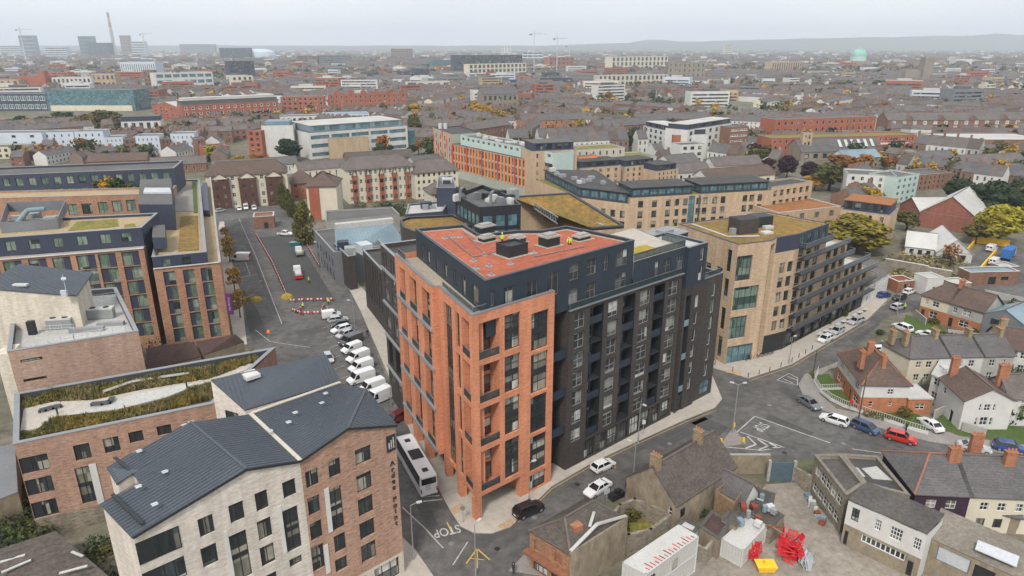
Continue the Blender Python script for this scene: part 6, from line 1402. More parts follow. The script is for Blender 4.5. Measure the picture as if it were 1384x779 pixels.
plain('barrier_red',(.62,.02,.03),.5); plain('barrier_white',(.75,.75,.73),.5); plain('barrier_yellow',(.85,.5,.03),.5); plain('cone_orange',(.85,.2,.03),.5); plain('hi_vis',(.6,.8,.03),.6)
def cage(mt,label,grp,p,z,rz,tilt,s=1.,name='crowd_barrier'):
    m=MB(); w,h=1.9*s,1.1*s
    for x in (-w/2,w/2): m.bar((x,0,0),(x,0,h),.09)
    for zz in (0,h): m.bar((-w/2,0,zz),(w/2,0,zz),.09)
    for i in range(1,8): x=-w/2+w*i/8; m.bar((x,0,0),(x,0,h),.06)
    m.bar((-w/2,-.3,0),(-w/2,.3,0),.07); m.bar((w/2,-.3,0),(w/2,.3,0),.07)
    o=m.build(name,[MATS[mt]]); o.location=(*p,z); o.rotation_euler=(tilt,rj.uniform(-.5,.5),rz); return tag(o,label,'barrier',grp)
for i in range(34):
    a=P(1066+rj.gauss(0,7.5),750+rj.gauss(0,7)); cage('barrier_red','red metal barrier thrown on the big heap in the yard','big heap of red barriers',a,rj.uniform(0,1.6),rj.uniform(0,3.1),rj.uniform(-1.2,1.2),.66)
for i in range(14):
    a=P(1012+rj.gauss(0,4),750+rj.gauss(0,4)); cage('barrier_red','red metal barrier on the small heap against the lone white container','small heap of red barriers',a,rj.uniform(0,1.2),rj.uniform(0,3.1),rj.uniform(-1.,1.),.75)
for i in range(14):
    a=P(1086+i*.8,756+i*.9); cage('pale_metal','grey metal crowd barrier in the leaning stack beside the red heap','stack of grey barriers',a,.02,.9,rj.uniform(-.5,-.2),1.05)
a=P(1034,770); m=MB(); m.grid8([(a[0]-.9,a[1]-.6,.05),(a[0]+.9,a[1]-.6,.05),(a[0]+.9,a[1]+.6,.05),(a[0]-.9,a[1]+.6,.05)],[(a[0]-1.2,a[1]-.8,.9),(a[0]+1.2,a[1]-.8,.9),(a[0]+1.2,a[1]+.8,.9),(a[0]-1.2,a[1]+.8,.9)]); m.box((a[0],a[1],.9),(.5,.4,.5)); tag(m.build('cement_skip',[MATS['barrier_yellow']]),'yellow tipping skip lying on the yard floor','skip')
for i in range(10):
    a=P(1090+i*2.4+rj.uniform(-2,2),672+i*4.); m=MB(); m.box((*a,0),(rj.uniform(.4,1.1),rj.uniform(.4,.9),rj.uniform(.3,1.)),rj.uniform(0,3)); tag(m.build('crate',[MATS[rj.choice(['zinc_blue','unit_white','rust','timber','unit_grey'])]]),'odd crate in the line of junk along the stone workshop','crate','crates along the stone workshop')

def fence(label,pts,h=1.,base=.45,name='railing_fence',m='unit_white'):
    o=thing(name,label,'fence',(*pts[len(pts)//2],0)); b=MB(); r=MB()
    for a,c in zip(pts,pts[1:]):
        d=unit((c[0]-a[0],c[1]-a[1])); L=math.dist(a,c)
        b.box(((a[0]+c[0])/2,(a[1]+c[1])/2,.1),(L+.2,.25,base),math.atan2(d[1],d[0]))
        n=max(1,int(L/.35))
        for z in (base+.2,base+h): r.bar((*a,z),(*c,z),.06)
        for i in range(n): q=lerp2(a,c,i/n); r.bar((*q,base+.1),(*q,base+h+.05),.06)
    b.build('low_wall',[MATS['render_white']],o); r.build('rails',[MATS[m]],o)
fence('white railing on a low curved wall round the corner house gardens',W(0,(1105,505),(1100,518),(1108,531),(1122,542),(1140,551),(1158,557),(1178,564),(1200,571),(1225,580),(1253,588)))
fence('short white railing across the corner house garden',W(0,(1108,528),(1138,527),(1142,532)),.9,.3)
for i,(x,y,r,h,lf,lb) in enumerate(((1224,563,1.5,1.6,'leaf_olive','round bush at the corner of the brick extension'),(1368,570,2.6,4.2,'leaf_green','big clipped green bush at the side of the white gable house'),(1276,556,1.6,1.3,'leaf_olive','overgrown bush beside the driveway car'),(1318,450,2.,2.,'leaf_dark','dark bush in front of the grey semi'),(1262,437,1.6,1.2,'leaf_olive','mossy bush on the small lawn'))):
    p=P(x,y); bush(*p,r,h,lf,lb,str(70+i),.1)
def hedge(label,a,b,w,h,lf='leaf_green',seed=1):
    m=MB(); rg2=random.Random(seed); L=math.dist(a,b); n=int(L/.8)+1
    for i in range(n): q=lerp2(a,b,i/max(1,n-1)); leafcloud(m,(*q,h*.5),(w*.6,w*.6,h*.55),90,.17,rg2)
    return tag(m.build('hedge',[MATS[lf]]),label,'hedge')
hedge('clipped green hedge along the small lawn of the semi-detached pair',P(1258,453),P(1292,458),1.1,1.2); hedge('green hedge at the gate of the grey semi',P(1302,457),P(1320,455),1.,1.2,'leaf_green',2)
hedge('ragged garden hedge behind the white railing',P(1172,563),P(1215,572),1.2,1.1,'leaf_olive',3)
m=MB(); p=P(1246,545); m.box((*p,0),(1.,.8,1.3)); tag(m.build('wheelie_bin',[MATS['barrier_red']]),'red wheelie bin between the corner house and the terrace','bin')

def paint(n,c,met=.0):
    if n in MATS: return n
    m,nt,b=_new(n); b.inputs['Base Color'].default_value=(*c,1); b.inputs['Roughness'].default_value=.3; b.inputs['Metallic'].default_value=met; b.inputs['Coat Weight'].default_value=.6; b.inputs['Coat Roughness'].default_value=.08
    MATS[n]=m; return n
for n,c in dict(paint_white=(.72,.72,.72),paint_black=(.012,.012,.014),paint_grey=(.13,.14,.15),paint_silver=(.42,.43,.44),paint_blue=(.035,.075,.16),paint_navy=(.02,.05,.22),paint_red=(.5,.025,.02),paint_darkgrey=(.05,.053,.056),paint_maroon=(.14,.015,.018),paint_green=(.02,.16,.13)).items(): paint(n,c)
plain('car_glass',(.012,.014,.016),.06,spec=.7); plain('tyre',(.018,.018,.018),.85); plain('alloy',(.4,.4,.41),.35,.6); plain('lamp_white',(.8,.8,.78),.2); plain('lamp_red',(.5,.02,.015),.3); plain('trim_black',(.02,.02,.021),.6); plain('plate',(.75,.75,.7),.5)
CARS={
 # L, W, stations of the lower body (x, z_bottom, z_top, halfwidth), greenhouse (x front base, x front top, x rear top, x rear base), roof z
 'hatch':(4.1,1.75,[(-2.05,.45,.75,.72),(-1.95,.3,.98,.83),(-1.3,.22,1.0,.875),(.75,.22,.98,.875),(1.5,.24,.86,.85),(1.95,.3,.7,.76),(2.05,.42,.6,.62)],(1.15,.4,-1.55,-1.95),1.48),
 'saloon':(4.7,1.82,[(-2.35,.45,.8,.74),(-2.25,.32,.98,.84),(-1.5,.22,1.02,.9),(.8,.22,.98,.91),(1.7,.24,.86,.88),(2.2,.3,.7,.78),(2.35,.42,.6,.62)],(1.1,.35,-1.05,-1.8),1.45),
 'estate':(4.65,1.82,[(-2.32,.45,.8,.74),(-2.22,.32,1.0,.84),(-1.5,.22,1.02,.9),(.8,.22,.98,.91),(1.7,.24,.86,.88),(2.2,.3,.7,.78),(2.32,.42,.6,.62)],(1.15,.4,-1.85,-2.2),1.5),
 'suv':(4.6,1.87,[(-2.3,.5,.9,.76),(-2.2,.36,1.08,.86),(-1.5,.28,1.12,.92),(.8,.28,1.08,.93),(1.7,.3,.98,.9),(2.2,.36,.8,.8),(2.3,.48,.68,.64)],(1.1,.45,-1.7,-2.15),1.68),
 'mpv':(4.4,1.8,[(-2.2,.45,.85,.76),(-2.1,.32,1.02,.85),(-1.4,.24,1.05,.89),(.9,.24,1.02,.9),(1.6,.26,.92,.87),(2.1,.32,.76,.78),(2.2,.44,.62,.62)],(1.45,.6,-1.85,-2.08),1.62)}
CM={}
def wheel_mesh(r,w):
    t=MB(); t.tube((0,-w/2,0),(0,w/2,0),r,r,16); k=MB(); k.tube((0,-w/2-.012,0),(0,w/2+.012,0),r*.62,r*.62,10); return t.mesh('tyre',[MATS['tyre']],False),k.mesh('rim',[MATS['alloy']])
def add_wheels(root,xs,hw,r=.33,w=.22):
    key=('wheel',r,w)
    if key not in CM: CM[key]=wheel_mesh(r,w)
    for x in xs:
        for y in (-hw,hw): o=link('wheel',CM[key][0],root); o.location=(x,y,r); k=link('rim',CM[key][1],o)
def loft(mb,secs,mi=0,caps=True):
    n=len(mb.v); k=len(secs[0])
    for s in secs: mb.v+=[tuple(p) for p in s]
    for i in range(len(secs)-1):
        for j in range(k): a=n+i*k+j; b=n+i*k+(j+1)%k; mb.f.append((a,b,b+k,a+k)); mb.m.append(mi)
    if caps: mb.f.append(tuple(n+j for j in range(k-1,-1,-1))); mb.m.append(mi); e=n+(len(secs)-1)*k; mb.f.append(tuple(e+j for j in range(k))); mb.m.append(mi)
def car_meshes(kind,pt):
    if (kind,pt) in CM: return CM[kind,pt]
    L,Wd,st,(fb,ft,rt,rb),zr=CARS[kind]; b=MB(); hw=Wd/2
    loft(b,[[(x,-w*.93,z0),(x,-w,(z0+z1)*.5),(x,-w*.93,z1),(x,w*.93,z1),(x,w,(z0+z1)*.5),(x,w*.93,z0)] for x,z0,z1,w in st])
    # roof skin and pillars
    tw=hw*.72; bw=hw*.9; zb=st[3][2]
    b.grid8([(rt,-tw,zr-.06),(ft,-tw,zr-.06),(ft,tw,zr-.06),(rt,tw,zr-.06)],[(rt+.1,-tw*.92,zr),(ft-.1,-tw*.92,zr),(ft-.1,tw*.92,zr),(rt+.1,tw*.92,zr)])
    for s in (-1,1):
        for xb,xt in ((fb,ft),(rb,rt),((fb+rb)/2-.1,(ft+rt)/2-.05)): b.bar((xb,s*bw,zb-.02),(xt,s*tw,zr-.04),.09,.07)
    b.build
    body=b.mesh('body',[MATS[pt]])
    g=MB(); g.grid8([(rb+.02,-bw,zb-.03),(fb-.02,-bw,zb-.03),(fb-.02,bw,zb-.03),(rb+.02,bw,zb-.03)],[(rt,-tw,zr-.05),(ft,-tw,zr-.05),(ft,tw,zr-.05),(rt,tw,zr-.05)])
    hl=MB(); xf=st[-2][0]; hl.grid8([(xf-.12,-.14,.62),(xf+.06,-.14,.62),(xf+.06,.14,.62),(xf-.12,.14,.62)],[(xf-.22,-.14,.74),(xf-.02,-.14,.74),(xf-.02,.14,.74),(xf-.22,.14,.74)])
    tl=MB(); xr=st[1][0]; z=st[1][2]-.22; tl.box((xr-.0,0,z),(.14,.28,.16))
    bp=MB(); bp.box((st[0][0]+.02,0,.3),(.1,Wd*.7,.16)); pl=MB(); pl.box((st[0][0]-.02,0,.55),(.04,.5,.11))
    mi=MB(); mi.box((0,0,0),(.12,.2,.13))
    CM[kind,pt]=(body,g.mesh('windows',[MATS['car_glass']]),hl.mesh('headlight',[MATS['lamp_white']]),tl.mesh('taillight',[MATS['lamp_red']]),bp.mesh('bumper',[MATS['trim_black']]),pl.mesh('number_plate',[MATS['plate']]),mi.mesh('mirror',[MATS[pt]])); return CM[kind,pt]
def put(root,rear,front,z=0.):
    a,b=P(*rear,.5),P(*front,.5); root.location=((a[0]+b[0])/2,(a[1]+b[1])/2,z); root.rotation_euler=(0,0,math.atan2(b[1]-a[1],b[0]-a[0]))
def car(kind,pt,label,rear,front,group=None,small=False,z=0.012):
    L,Wd,st,gh,zr=CARS[kind]; body,g,hl,tl,bp,pl,mi=car_meshes(kind,pt); o=thing('parked_car',label,'car',group=group); put(o,rear,front,z)
    link('body',body,o); link('windows',g,o); add_wheels(o,(st[0][0]+.85,st[-1][0]-.85),Wd/2-.12,.33 if zr<1.6 else .37)
    if not small:
        for s in (-1,1):
            q=link('headlight',hl,o); q.location=(0,s*(Wd/2-.28),0); q=link('taillight',tl,o); q.location=(0,s*(Wd/2-.24),0); q=link('mirror',mi,o); q.location=(gh[0]-.35,s*(Wd/2+.06),st[3][2]-.02)
        link('bumper',bp,o); link('number_plate',pl,o)
    return o
def van_meshes(L,Wd,Ht,pt,rearm=None):
    k=('van',L,Wd,Ht,pt,rearm)
    if k in CM: return CM[k]
    h=L/2; w=Wd/2; b=MB()
    secs=[(-h,.4,Ht-.08,w*.95),(-h+.08,.3,Ht,w),(h-1.75,.3,Ht,w),(h-1.5,.3,Ht-.06,w)]
    loft(b,[[(x,-a,z0),(x,-a*.99,z1*.6),(x,-a*.9,z1),(x,a*.9,z1),(x,a*.99,z1*.6),(x,a,z0)] for x,z0,z1,a in secs])
    loft(b,[[(x,-a,z0),(x,-a,z1*.75),(x,-a*.9,z1),(x,a*.9,z1),(x,a,z1*.75),(x,a,z0)] for x,z0,z1,a in ((h-1.5,.3,Ht-.06,w),(h-.85,.3,1.18,w*.98),(h-.25,.32,.98,w*.92),(h,.42,.75,w*.78))])
    body=b.mesh('body',[MATS[pt]])
    g=MB(); s=Ht-.06
    g.face([(h-.9,-w*.86,1.26),(h-.9,w*.86,1.26),(h-1.42,w*.82,s-.02),(h-1.42,-w*.82,s-.02)]); wsh=g.mesh('windscreen',[MATS['car_glass']])
    g=MB()
    for sg in (-1,1): q=[(h-1.0,sg*(w+.012),1.15),(h-1.4,sg*(w*.96+.02),s-.22),(h-1.95,sg*(w*.96+.02),s-.2),(h-2.05,sg*(w+.012),1.15)]; g.face(q if sg<0 else q[::-1])
    sw=g.mesh('side_window',[MATS['car_glass']])
    r=MB(); r.box((-h-.01,0,.55),(.03,Wd*.86,Ht-.85)); rd=r.mesh('rear_door',[MATS[rearm or pt]])
    rw=MB(); 
    for sg in (-.22,.22): rw.box((-h-.03,sg*Wd,1.3),(.03,Wd*.3,.5))
    CM[k]=(body,wsh,sw,rd,rw.mesh('rear_window',[MATS['car_glass']])); return CM[k]
def van(L,Wd,Ht,pt,label,rear,front,group=None,rearm=None,name='parked_van'):
    ms=van_meshes(L,Wd,Ht,pt,rearm); o=thing(name,label,'van',group=group); put(o,rear,front,.012)
    for m in ms: link(m.name.split('.')[0],m,o)
    add_wheels(o,(-L/2+1.,L/2-.9),Wd/2-.12,.34)
    for nm,x,d,z in (('bumper',L/2-.04,(.14,Wd*.8,.22),.32),('bumper',-L/2,(.1,Wd*.86,.18),.34),('number_plate',-L/2-.05,(.03,.5,.12),.62),('grille',L/2-.02,(.06,Wd*.4,.1),.6)):
        kk=(nm,d)
        if kk not in CM: t=MB(); t.box((0,0,0),d); CM[kk]=t.mesh(nm,[MATS['plate' if nm[0]=='n' else 'trim_black']])
        q=link(nm,CM[kk],o); q.location=(x,0,z)
    for s in (-1,1):
        for nm,m,x,z in (('headlight','lamp_white',L/2-.12,.72),('taillight','lamp_red',-L/2-.02,.95)):
            kk=(nm,'v')
            if kk not in CM: t=MB(); t.box((0,0,0),(.14,.24,.2)); CM[kk]=t.mesh(nm,[MATS[m]])
            q=link(nm,CM[kk],o); q.location=(x,s*(Wd/2-.2),z)
    return o
car('suv','paint_black','black car waiting beside the orange brick corner pier',(697,697),(732,682))
car('saloon','paint_white','white saloon in the middle of the main road coming towards the corner',(824,651),(791,671))
car('hatch','paint_white','white hatchback by the kerb of the dark brick wing',(802,636),(828,624))
car('saloon','paint_black','black car half hidden behind the old slate house',(849,660),(880,642))
car('saloon','paint_grey','dark grey car parked at the curve of the garden railing, first of the kerb row',(1082,538),(1106,553))
car('estate','paint_white','white estate car parked second in the row along the white railing',(1146,574),(1109,562))
car('mpv','paint_blue','blue people carrier parked between the white estate and the red car',(1152,571),(1187,586))
car('suv','paint_red','red car parked by the low end of the white railing',(1197,587),(1238,598))
car('saloon','paint_white','white car standing in the driveway of the brick extension',(1270,583),(1245,566))
car('saloon','paint_silver','silver car parked below the white gable house',(1297,602),(1337,609))
car('suv','paint_navy','bright blue car parked behind the silver one at the right edge',(1343,602),(1386,610))
car('hatch','paint_white','white car nearest the junction in the three cars by the tan block',(1126,454),(1105,463))
car('hatch','paint_silver','middle car of the three parked by the tan block',(1141,443),(1122,452))
car('estate','paint_silver','silver car farthest from the junction in the three by the tan block',(1167,431),(1146,438))
car('hatch','paint_white','white car half hidden behind the hipped corner house',(1196,473),(1172,474))
car('suv','paint_white','white four-by-four on the side road by the small lawn',(1233,449),(1206,438))
car('estate','paint_white','white estate parked between the small lawn and the slate terrace',(1267,457),(1240,449))
car('estate','paint_silver','silver car with roof bars on the side road near the scrap wall',(1205,418),(1224,412))
car('saloon','paint_black','black car parked before the yard entrance at the end of the side road',(1209,405),(1224,400))
car('hatch','paint_white','white car last in line at the end of the side road',(1220,398),(1237,391))
car('saloon','paint_navy','navy car tucked in front of the white cottage',(1184,402),(1204,396),small=True)
van(5.,1.95,2.1,'paint_white','white van with blue and yellow sides on the ramp of the yellow fenced yard',(1330,342),(1350,332)); van(5.,1.95,2.1,'paint_white','white van parked beside the blue lorry in the yellow fenced yard',(1336,360),(1352,350))

RW='cars and vans nosed in along the pale pavement'
van(4.4,1.8,1.85,'paint_white','white van at the top of the row of parked vehicles, next to the barriers',(437,428),(459,425),RW)
car('estate','paint_silver','silver estate second from the top of the row along the pale pavement',(446,434),(468,431),RW)
car('hatch','paint_black','black car between two pale cars in the row along the pale pavement',(470,437),(448,441),RW)
car('estate','paint_white','white estate just below the black car in the parked row',(474,442),(448,449),RW)
car('hatch','paint_silver','pale silver car above the dark van in the parked row',(478,448),(454,457),RW)
van(5.2,1.95,2.1,'paint_darkgrey','long dark grey van in the row of pale vehicles',(490,456),(458,468),RW)
van(4.4,1.8,1.85,'paint_white','small white van directly below the dark grey van',(490,467),(460,478),RW)
van(4.9,1.9,2.,'paint_white','white van second below the dark grey van',(499,478),(468,490),RW)
van(4.9,1.9,2.,'paint_white','white van third below the dark grey van',(505,491),(470,503),RW)
van(5.3,1.95,2.2,'paint_white','long white van fourth below the dark grey van, beside the ribbed roof',(508,506),(467,519),RW)
van(5.,1.95,2.1,'paint_white','white van partly hidden behind the tip of the ribbed metal roof',(520,519),(484,531),RW)
van(5.3,2.,2.4,'paint_white','tall white box van last of the white vans in the row',(528,532),(494,547),RW)
car('suv','paint_maroon','dark red car at the bottom of the row, just before the coach',(546,560),(520,575),RW)
car('hatch','paint_silver','silver car alone on the street above the ribbed metal roof',(440,477),(448,492))
car('hatch','paint_silver','silver car under the brown gabled apartments, apart from the other three',(293,286),(303,284),small=True)
for q,pt,lb in (((323,282),'paint_white','white car left of the van outside the brown gabled apartments'),((343,281),'paint_white','white car right of the van outside the brown gabled apartments')): car('hatch',pt,lb,(q[0],q[1]-2),(q[0]+1,q[1]+3),small=True)
van(4.6,1.8,1.95,'paint_white','small white van between two white cars outside the brown gabled apartments',(332,279),(333,284))
van(5.6,2.,2.4,'paint_white','white post van with a red back on the hotel street',(338,350),(313,350),rearm='paint_red')

def pickup(label,rear,front,pt='paint_white'):
    o=thing('pickup_truck',label,'pickup'); put(o,rear,front,.012); b=MB(); loft(b,[[(x,-w,z0),(x,-w,z1),(x,w,z1),(x,w,z0)] for x,z0,z1,w in ((-2.6,.5,1.05,.85),(-2.5,.4,1.1,.9),(1.2,.4,1.1,.92),(2.3,.42,.98,.88),(2.6,.5,.8,.75))]); b.grid8([(-.9,-.82,1.1),(1.1,-.82,1.1),(1.1,.82,1.1),(-.9,.82,1.1)],[(-.7,-.7,1.75),(.4,-.7,1.75),(.4,.7,1.75),(-.7,.7,1.75)]); o2=b.build('body',[MATS[pt]],o,local=True)
    g=MB()
    for s in (-1,1): q=[(-.75,s*.83,1.16),(.95,s*.83,1.16),(.35,s*.735,1.66),(-.6,s*.735,1.66)]; g.face(q if s<0 else q[::-1])
    g.face([(1.1,-.7,1.15),(1.1,.7,1.15),(.46,.62,1.68),(.46,-.62,1.68)]); g.build('windows',[MATS['car_glass']],o,local=True)
    g=MB(); g.face([(-2.45,-.75,1.112),(-.95,-.75,1.112),(-.95,.75,1.112),(-2.45,.75,1.112)]); g.build('load_bed',[MATS['trim_black']],o,local=True); add_wheels(o,(-1.6,1.7),.82,.38); return o
pickup('white pickup parked beside the brick kiosk',(375,316),(396,317))
def tipper(label,rear,front,L,red=False):
    o=thing('flatbed_truck',label,'truck'); put(o,rear,front,.012); h=L/2
    b=MB(); b.grid8([(h-1.7,-1,.5),(h,-1,.5),(h,1,.5),(h-1.7,1,.5)],[(h-1.7,-.95,2.3),(h-.45,-.9,2.3),(h-.45,.9,2.3),(h-1.7,.95,2.3)]); b.build('cab',[MATS['paint_white']],o,local=True)
    g=MB(); g.face([(h-.08,-.85,1.4),(h-.08,.85,1.4),(h-.42,.8,2.15),(h-.42,-.8,2.15)]); g.build('windscreen',[MATS['car_glass']],o,local=True)
    b=MB(); b.box((-.9,0,.7),(L-1.9,2.05,.2)); 
    for s in (-1,1): b.box((-.9,s*1.,.9),(L-1.9,.06,.4))
    b.box((-h+.02,0,.9),(.06,2.,.4)); b.build('load_bed',[MATS['unit_grey']],o,local=True)
    b=MB(); b.box((-.6,0,.9),(L-3.2,1.5,.6)); b.build('load',[MATS['unit_white']],o,local=True)
    if red: b=MB(); b.box((-h-.03,0,.5),(.08,2.1,.9)); b.build('tailboard',[MATS['paint_red']],o,local=True)
    add_wheels(o,(-h+1.,h-1.),.88,.4)
tipper('longer white flatbed lorry with a red tail inside the cordon',(407,386),(399,358),7.2,True); tipper('smaller white flatbed truck behind the longer lorry, beside a worker',(407,349),(402,337),5.)
a=P(400,333); b=MB(); b.grid8([(a[0]-1.3,a[1]-.8,.03),(a[0]+1.3,a[1]-.8,.03),(a[0]+1.3,a[1]+.8,.03),(a[0]-1.3,a[1]+.8,.03)],[(a[0]-1.8,a[1]-1,1.4),(a[0]+1.8,a[1]-1,1.4),(a[0]+1.8,a[1]+1,1.4),(a[0]-1.8,a[1]+1,1.4)]); tag(b.build('skip',[MATS['paint_green']]),'dark green skip at the top of the cordon','skip')

o=thing('lorry','blue box lorry at the right end of the yellow fenced yard','lorry'); put(o,(1352,357),(1372,338),.012)
b=MB(); b.box((-1.,0,.9),(6.5,2.4,2.6)); b.build('box_body',[mat('lorry_blue',(.04,.16,.42),(.03,.13,.36),var=.1,rough=.5)],o,local=True); b=MB(); b.grid8([(2.4,-1.15,.5),(4.3,-1.15,.5),(4.3,1.15,.5),(2.4,1.15,.5)],[(2.4,-1.1,2.8),(4.,-1.05,2.8),(4.,1.05,2.8),(2.4,1.1,2.8)]); b.build('cab',[MATS['paint_white']],o,local=True); add_wheels(o,(-3.,3.2),1.05,.48)

o=thing('coach','white coach with dark side glass standing at the stop lines','coach')
ra,fr=P(578,642,3.4),P(546,588.5,3.4); hd=math.atan2(fr[1]-ra[1],fr[0]-ra[0]); o.location=((ra[0]+fr[0])/2,(ra[1]+fr[1])/2,.012); o.rotation_euler=(0,0,hd); L=12.2; h=L/2; w=1.27
b=MB(); loft(b,[[(x,-a,.35),(x,-a,2.6),(x,-a*.93,z),(x,a*.93,z),(x,a,2.6),(x,a,.35)] for x,z,a in ((-h,3.3,w*.97),(-h+.2,3.45,w),(h-.6,3.45,w),(h-.15,3.3,w*.96),(h,2.8,w*.9))]); b.build('body',[MATS['paint_white']],o,local=True)
g=MB()
for s in (-1,1): q=[(-h+.5,s*(w+.012),1.75),(h-.5,s*(w+.012),1.55),(h-.4,s*(w+.012),2.62),(-h+.4,s*(w+.012),2.62)]; g.face(q if s<0 else q[::-1]); q=[(-h+.4,s*(w+.012),2.62),(h-.4,s*(w+.012),2.62),(h-.6,s*(w*.945+.012),3.38),(-h+.3,s*(w*.945+.012),3.38)]; g.face(q if s<0 else q[::-1])
g.build('side_glass',[MATS['car_glass']],o,local=True)
g=MB(); g.face([(-h-.012,w*.85,2.1),(-h-.012,-w*.85,2.1),(-h-.012,-w*.85,3.1),(-h-.012,w*.85,3.1)]); g.build('rear_window',[MATS['car_glass']],o,local=True); g=MB(); g.face([(h-.05,-w*.85,1.3),(h-.05,w*.85,1.3),(h-.16,w*.85,3.2),(h-.16,-w*.85,3.2)]); g.build('windscreen',[MATS['car_glass']],o,local=True)
for x,d,m in ((-h+1.6,(.8,.8,.09),'trim_black'),(-.2,(2.4,1.75,.16),'trim_black'),(h-2.2,(.8,.8,.09),'trim_black')): b=MB(); b.box((x,0,3.45),d); b.build('roof_hatch' if d[0]<1 else 'roof_unit',[MATS[m]],o,local=True)
for s in (-1,1): b=MB(); b.box((-h-.02,s*(w-.15),.8),(.06,.16,.7)); b.build('taillight',[MATS['lamp_red']],o,local=True); b=MB(); b.bar((h-.3,s*(w+.02),2.9),(h+.25,s*(w+.25),2.6),.1); b.build('mirror',[MATS['trim_black']],o,local=True)
for zz,ww in ((1.85,.9),(1.6,.6),(1.3,.8)): b=MB(); b.box((-h-.015,.1,zz),(.02,ww,.08)); b.build('lettering',[MATS['zinc_blue']],o,local=True)
b=MB(); b.box((-h-.02,0,.5),(.05,.52,.12)); b.build('number_plate',[MATS['plate']],o,local=True); add_wheels(o,(-h+2.8,h-2.6),w-.16,.5,.3)

def barrier(label,grp,a,b,i):
    o=MB(); d=(b[0]-a[0],b[1]-a[1]); q=(a[0]+d[0]*.06,a[1]+d[1]*.06); r=(a[0]+d[0]*.94,a[1]+d[1]*.94); n=5
    for k in range(n): p,s=lerp2(q,r,k/n),lerp2(q,r,(k+1)/n); o.bar((*p,.7),(*s,.7),.1,.34,k%2)
    e=unit(d)
    for f in (.1,.9): p=lerp2(q,r,f); o.bar((p[0]-e[1]*.3,p[1]+e[0]*.3,.06),(p[0]+e[1]*.3,p[1]-e[0]*.3,.06),.12,.1,2); o.bar((*p,0),(*p,.55),.1,.1,2)
    tag(o.build('road_barrier',[MATS['barrier_red'],MATS['barrier_white'],MATS['trim_black']]),label,'barrier',grp)
def barrow(label,grp,pts,ln=3.):
    for a,b in zip(pts,pts[1:]):
        L=math.dist(a,b); n=max(1,round(L/ln))
        for i in range(n): barrier(label,grp,lerp2(a,b,i/n),lerp2(a,b,(i+1)/n),i)
barrow('red and white plastic barrier in the long line beside the street centre line','barriers along the street side of the cordon',W0((346,318),(368,356),(388,402)),2.6)
barrow('red and white plastic barrier closing the lower end of the cordon','barriers across the lower end of the cordon',W0((390,409),(412,408),(452,407)),2.4)
barrow('red and white plastic barrier round the small works patch below the cordon','barriers round the small works patch',W0((394,421),(408,426),(434,425),(438,414)),2.2)
barrow('red and white plastic barrier along the pavement side of the cordon','barriers along the pavement side of the cordon',W0((412,328),(432,362)),2.6)
def heap(label,px,r,h,mt,name='sand_heap'):
    a=P(*px); b=MB(); n=10; rr=random.Random(px[0])
    for (r0,z0),(r1,z1) in (((r,0),(r*.8,h*.6)),((r*.8,h*.6),(r*.3,h))):
        for i in range(n):
            t0,t1=2*math.pi*i/n,2*math.pi*(i+1)/n; b.face([(a[0]+r0*math.cos(t0),a[1]+r0*math.sin(t0),z0),(a[0]+r0*math.cos(t1),a[1]+r0*math.sin(t1),z0),(a[0]+r1*math.cos(t1),a[1]+r1*math.sin(t1),z1),(a[0]+r1*math.cos(t0),a[1]+r1*math.sin(t0),z1)])
    b.face([(a[0]+r*.3*math.cos(6.283*i/n),a[1]+r*.3*math.sin(6.283*i/n),h) for i in range(n)]); tag(b.build(name,[MATS[mt]]),label,'heap')
heap('orange sand heap at the lower corner of the cordon',(388,402),1.6,1.,'sedum_yellow'); heap('orange sand heap beside the parking bays by the hotel',(346,406),1.5,1.,'sedum_yellow')
a=P(363,450); heap('small pile of orange cones at the end of the dark resurfaced bay',(363,450),.45,.7,'cone_orange','cone_pile')
def post(label,base,h,r=.08,arm=None,cat='lamp post',name='street_lamp',m='unit_grey',head=True,grp=None):
    a=P(*base); o=thing(name,label,cat,(*a,0),0,grp); b=MB(); b.tube((*a,0),(*a,h),r,r*.6,8); b.tube((*a,0),(*a,1.1),r*1.5,r*1.4,8); b.build('pole',[MATS[m]],o)
    if arm:
        for k in (arm if isinstance(arm[0],tuple) else [arm]):
            q=MB(); e=(a[0]+k[0],a[1]+k[1],h+.15); q.tube((*a,h-.05),e,.05,.045,6); q.build('arm',[MATS[m]],o); q=MB(); q.box((a[0]+k[0]*1.25,a[1]+k[1]*1.25,h+.05),(.65,.32,.14),math.atan2(k[1],k[0])); q.build('lamp_head',[MATS['unit_white']],o)
    return o
hgt=lambda base,y: ZH(P(*base),y)
post('street lamp with two heads on the yellow bollard island',(990,585),hgt((990,585),520),.1,((.9,.3),(-.7,.4)))
post('street lamp at the pavement beside the lettered brick gable',(559,757),hgt((559,757),683),.09,(.8,.35))
post('slim lamp post on the kerb by the black car at the brick corner',(715,679),hgt((715,679),626),.07,(.5,.3))
post('tall street lamp standing in the main road edge by the old slate house',(854.6,666),hgt((854.6,666),600),.09,(-.6,.5))
post('lamp post on the pavement before the shop windows of the dark wing',(862,599),hgt((862,599),546),.08,(.4,-.5))
post('lamp post at the very bottom beside the yellow painted arrow',(643,779),hgt((643,779),709),.08,(.4,.5))
post('dark timber telegraph pole in front of the hipped corner house',(1158,578),hgt((1158,578),510),.13,None,'pole','telegraph_pole','bark'); post('dark telegraph pole at the bend before the tan block',(1098,512),hgt((1098,512),474),.11,None,'pole','telegraph_pole','bark')
post('lamp post on the pavement of the parked vehicle row, beside the dark towers',(436,376),hgt((436,376),328),.09,(-.9,.2)); post('lamp post standing by the top of the parked vehicle row',(480,447),hgt((480,447),407),.08,(-.8,.2)); post('lamp post at the pavement before the last white van of the row',(529,548),hgt((529,548),520),.07,(-.6,.1))
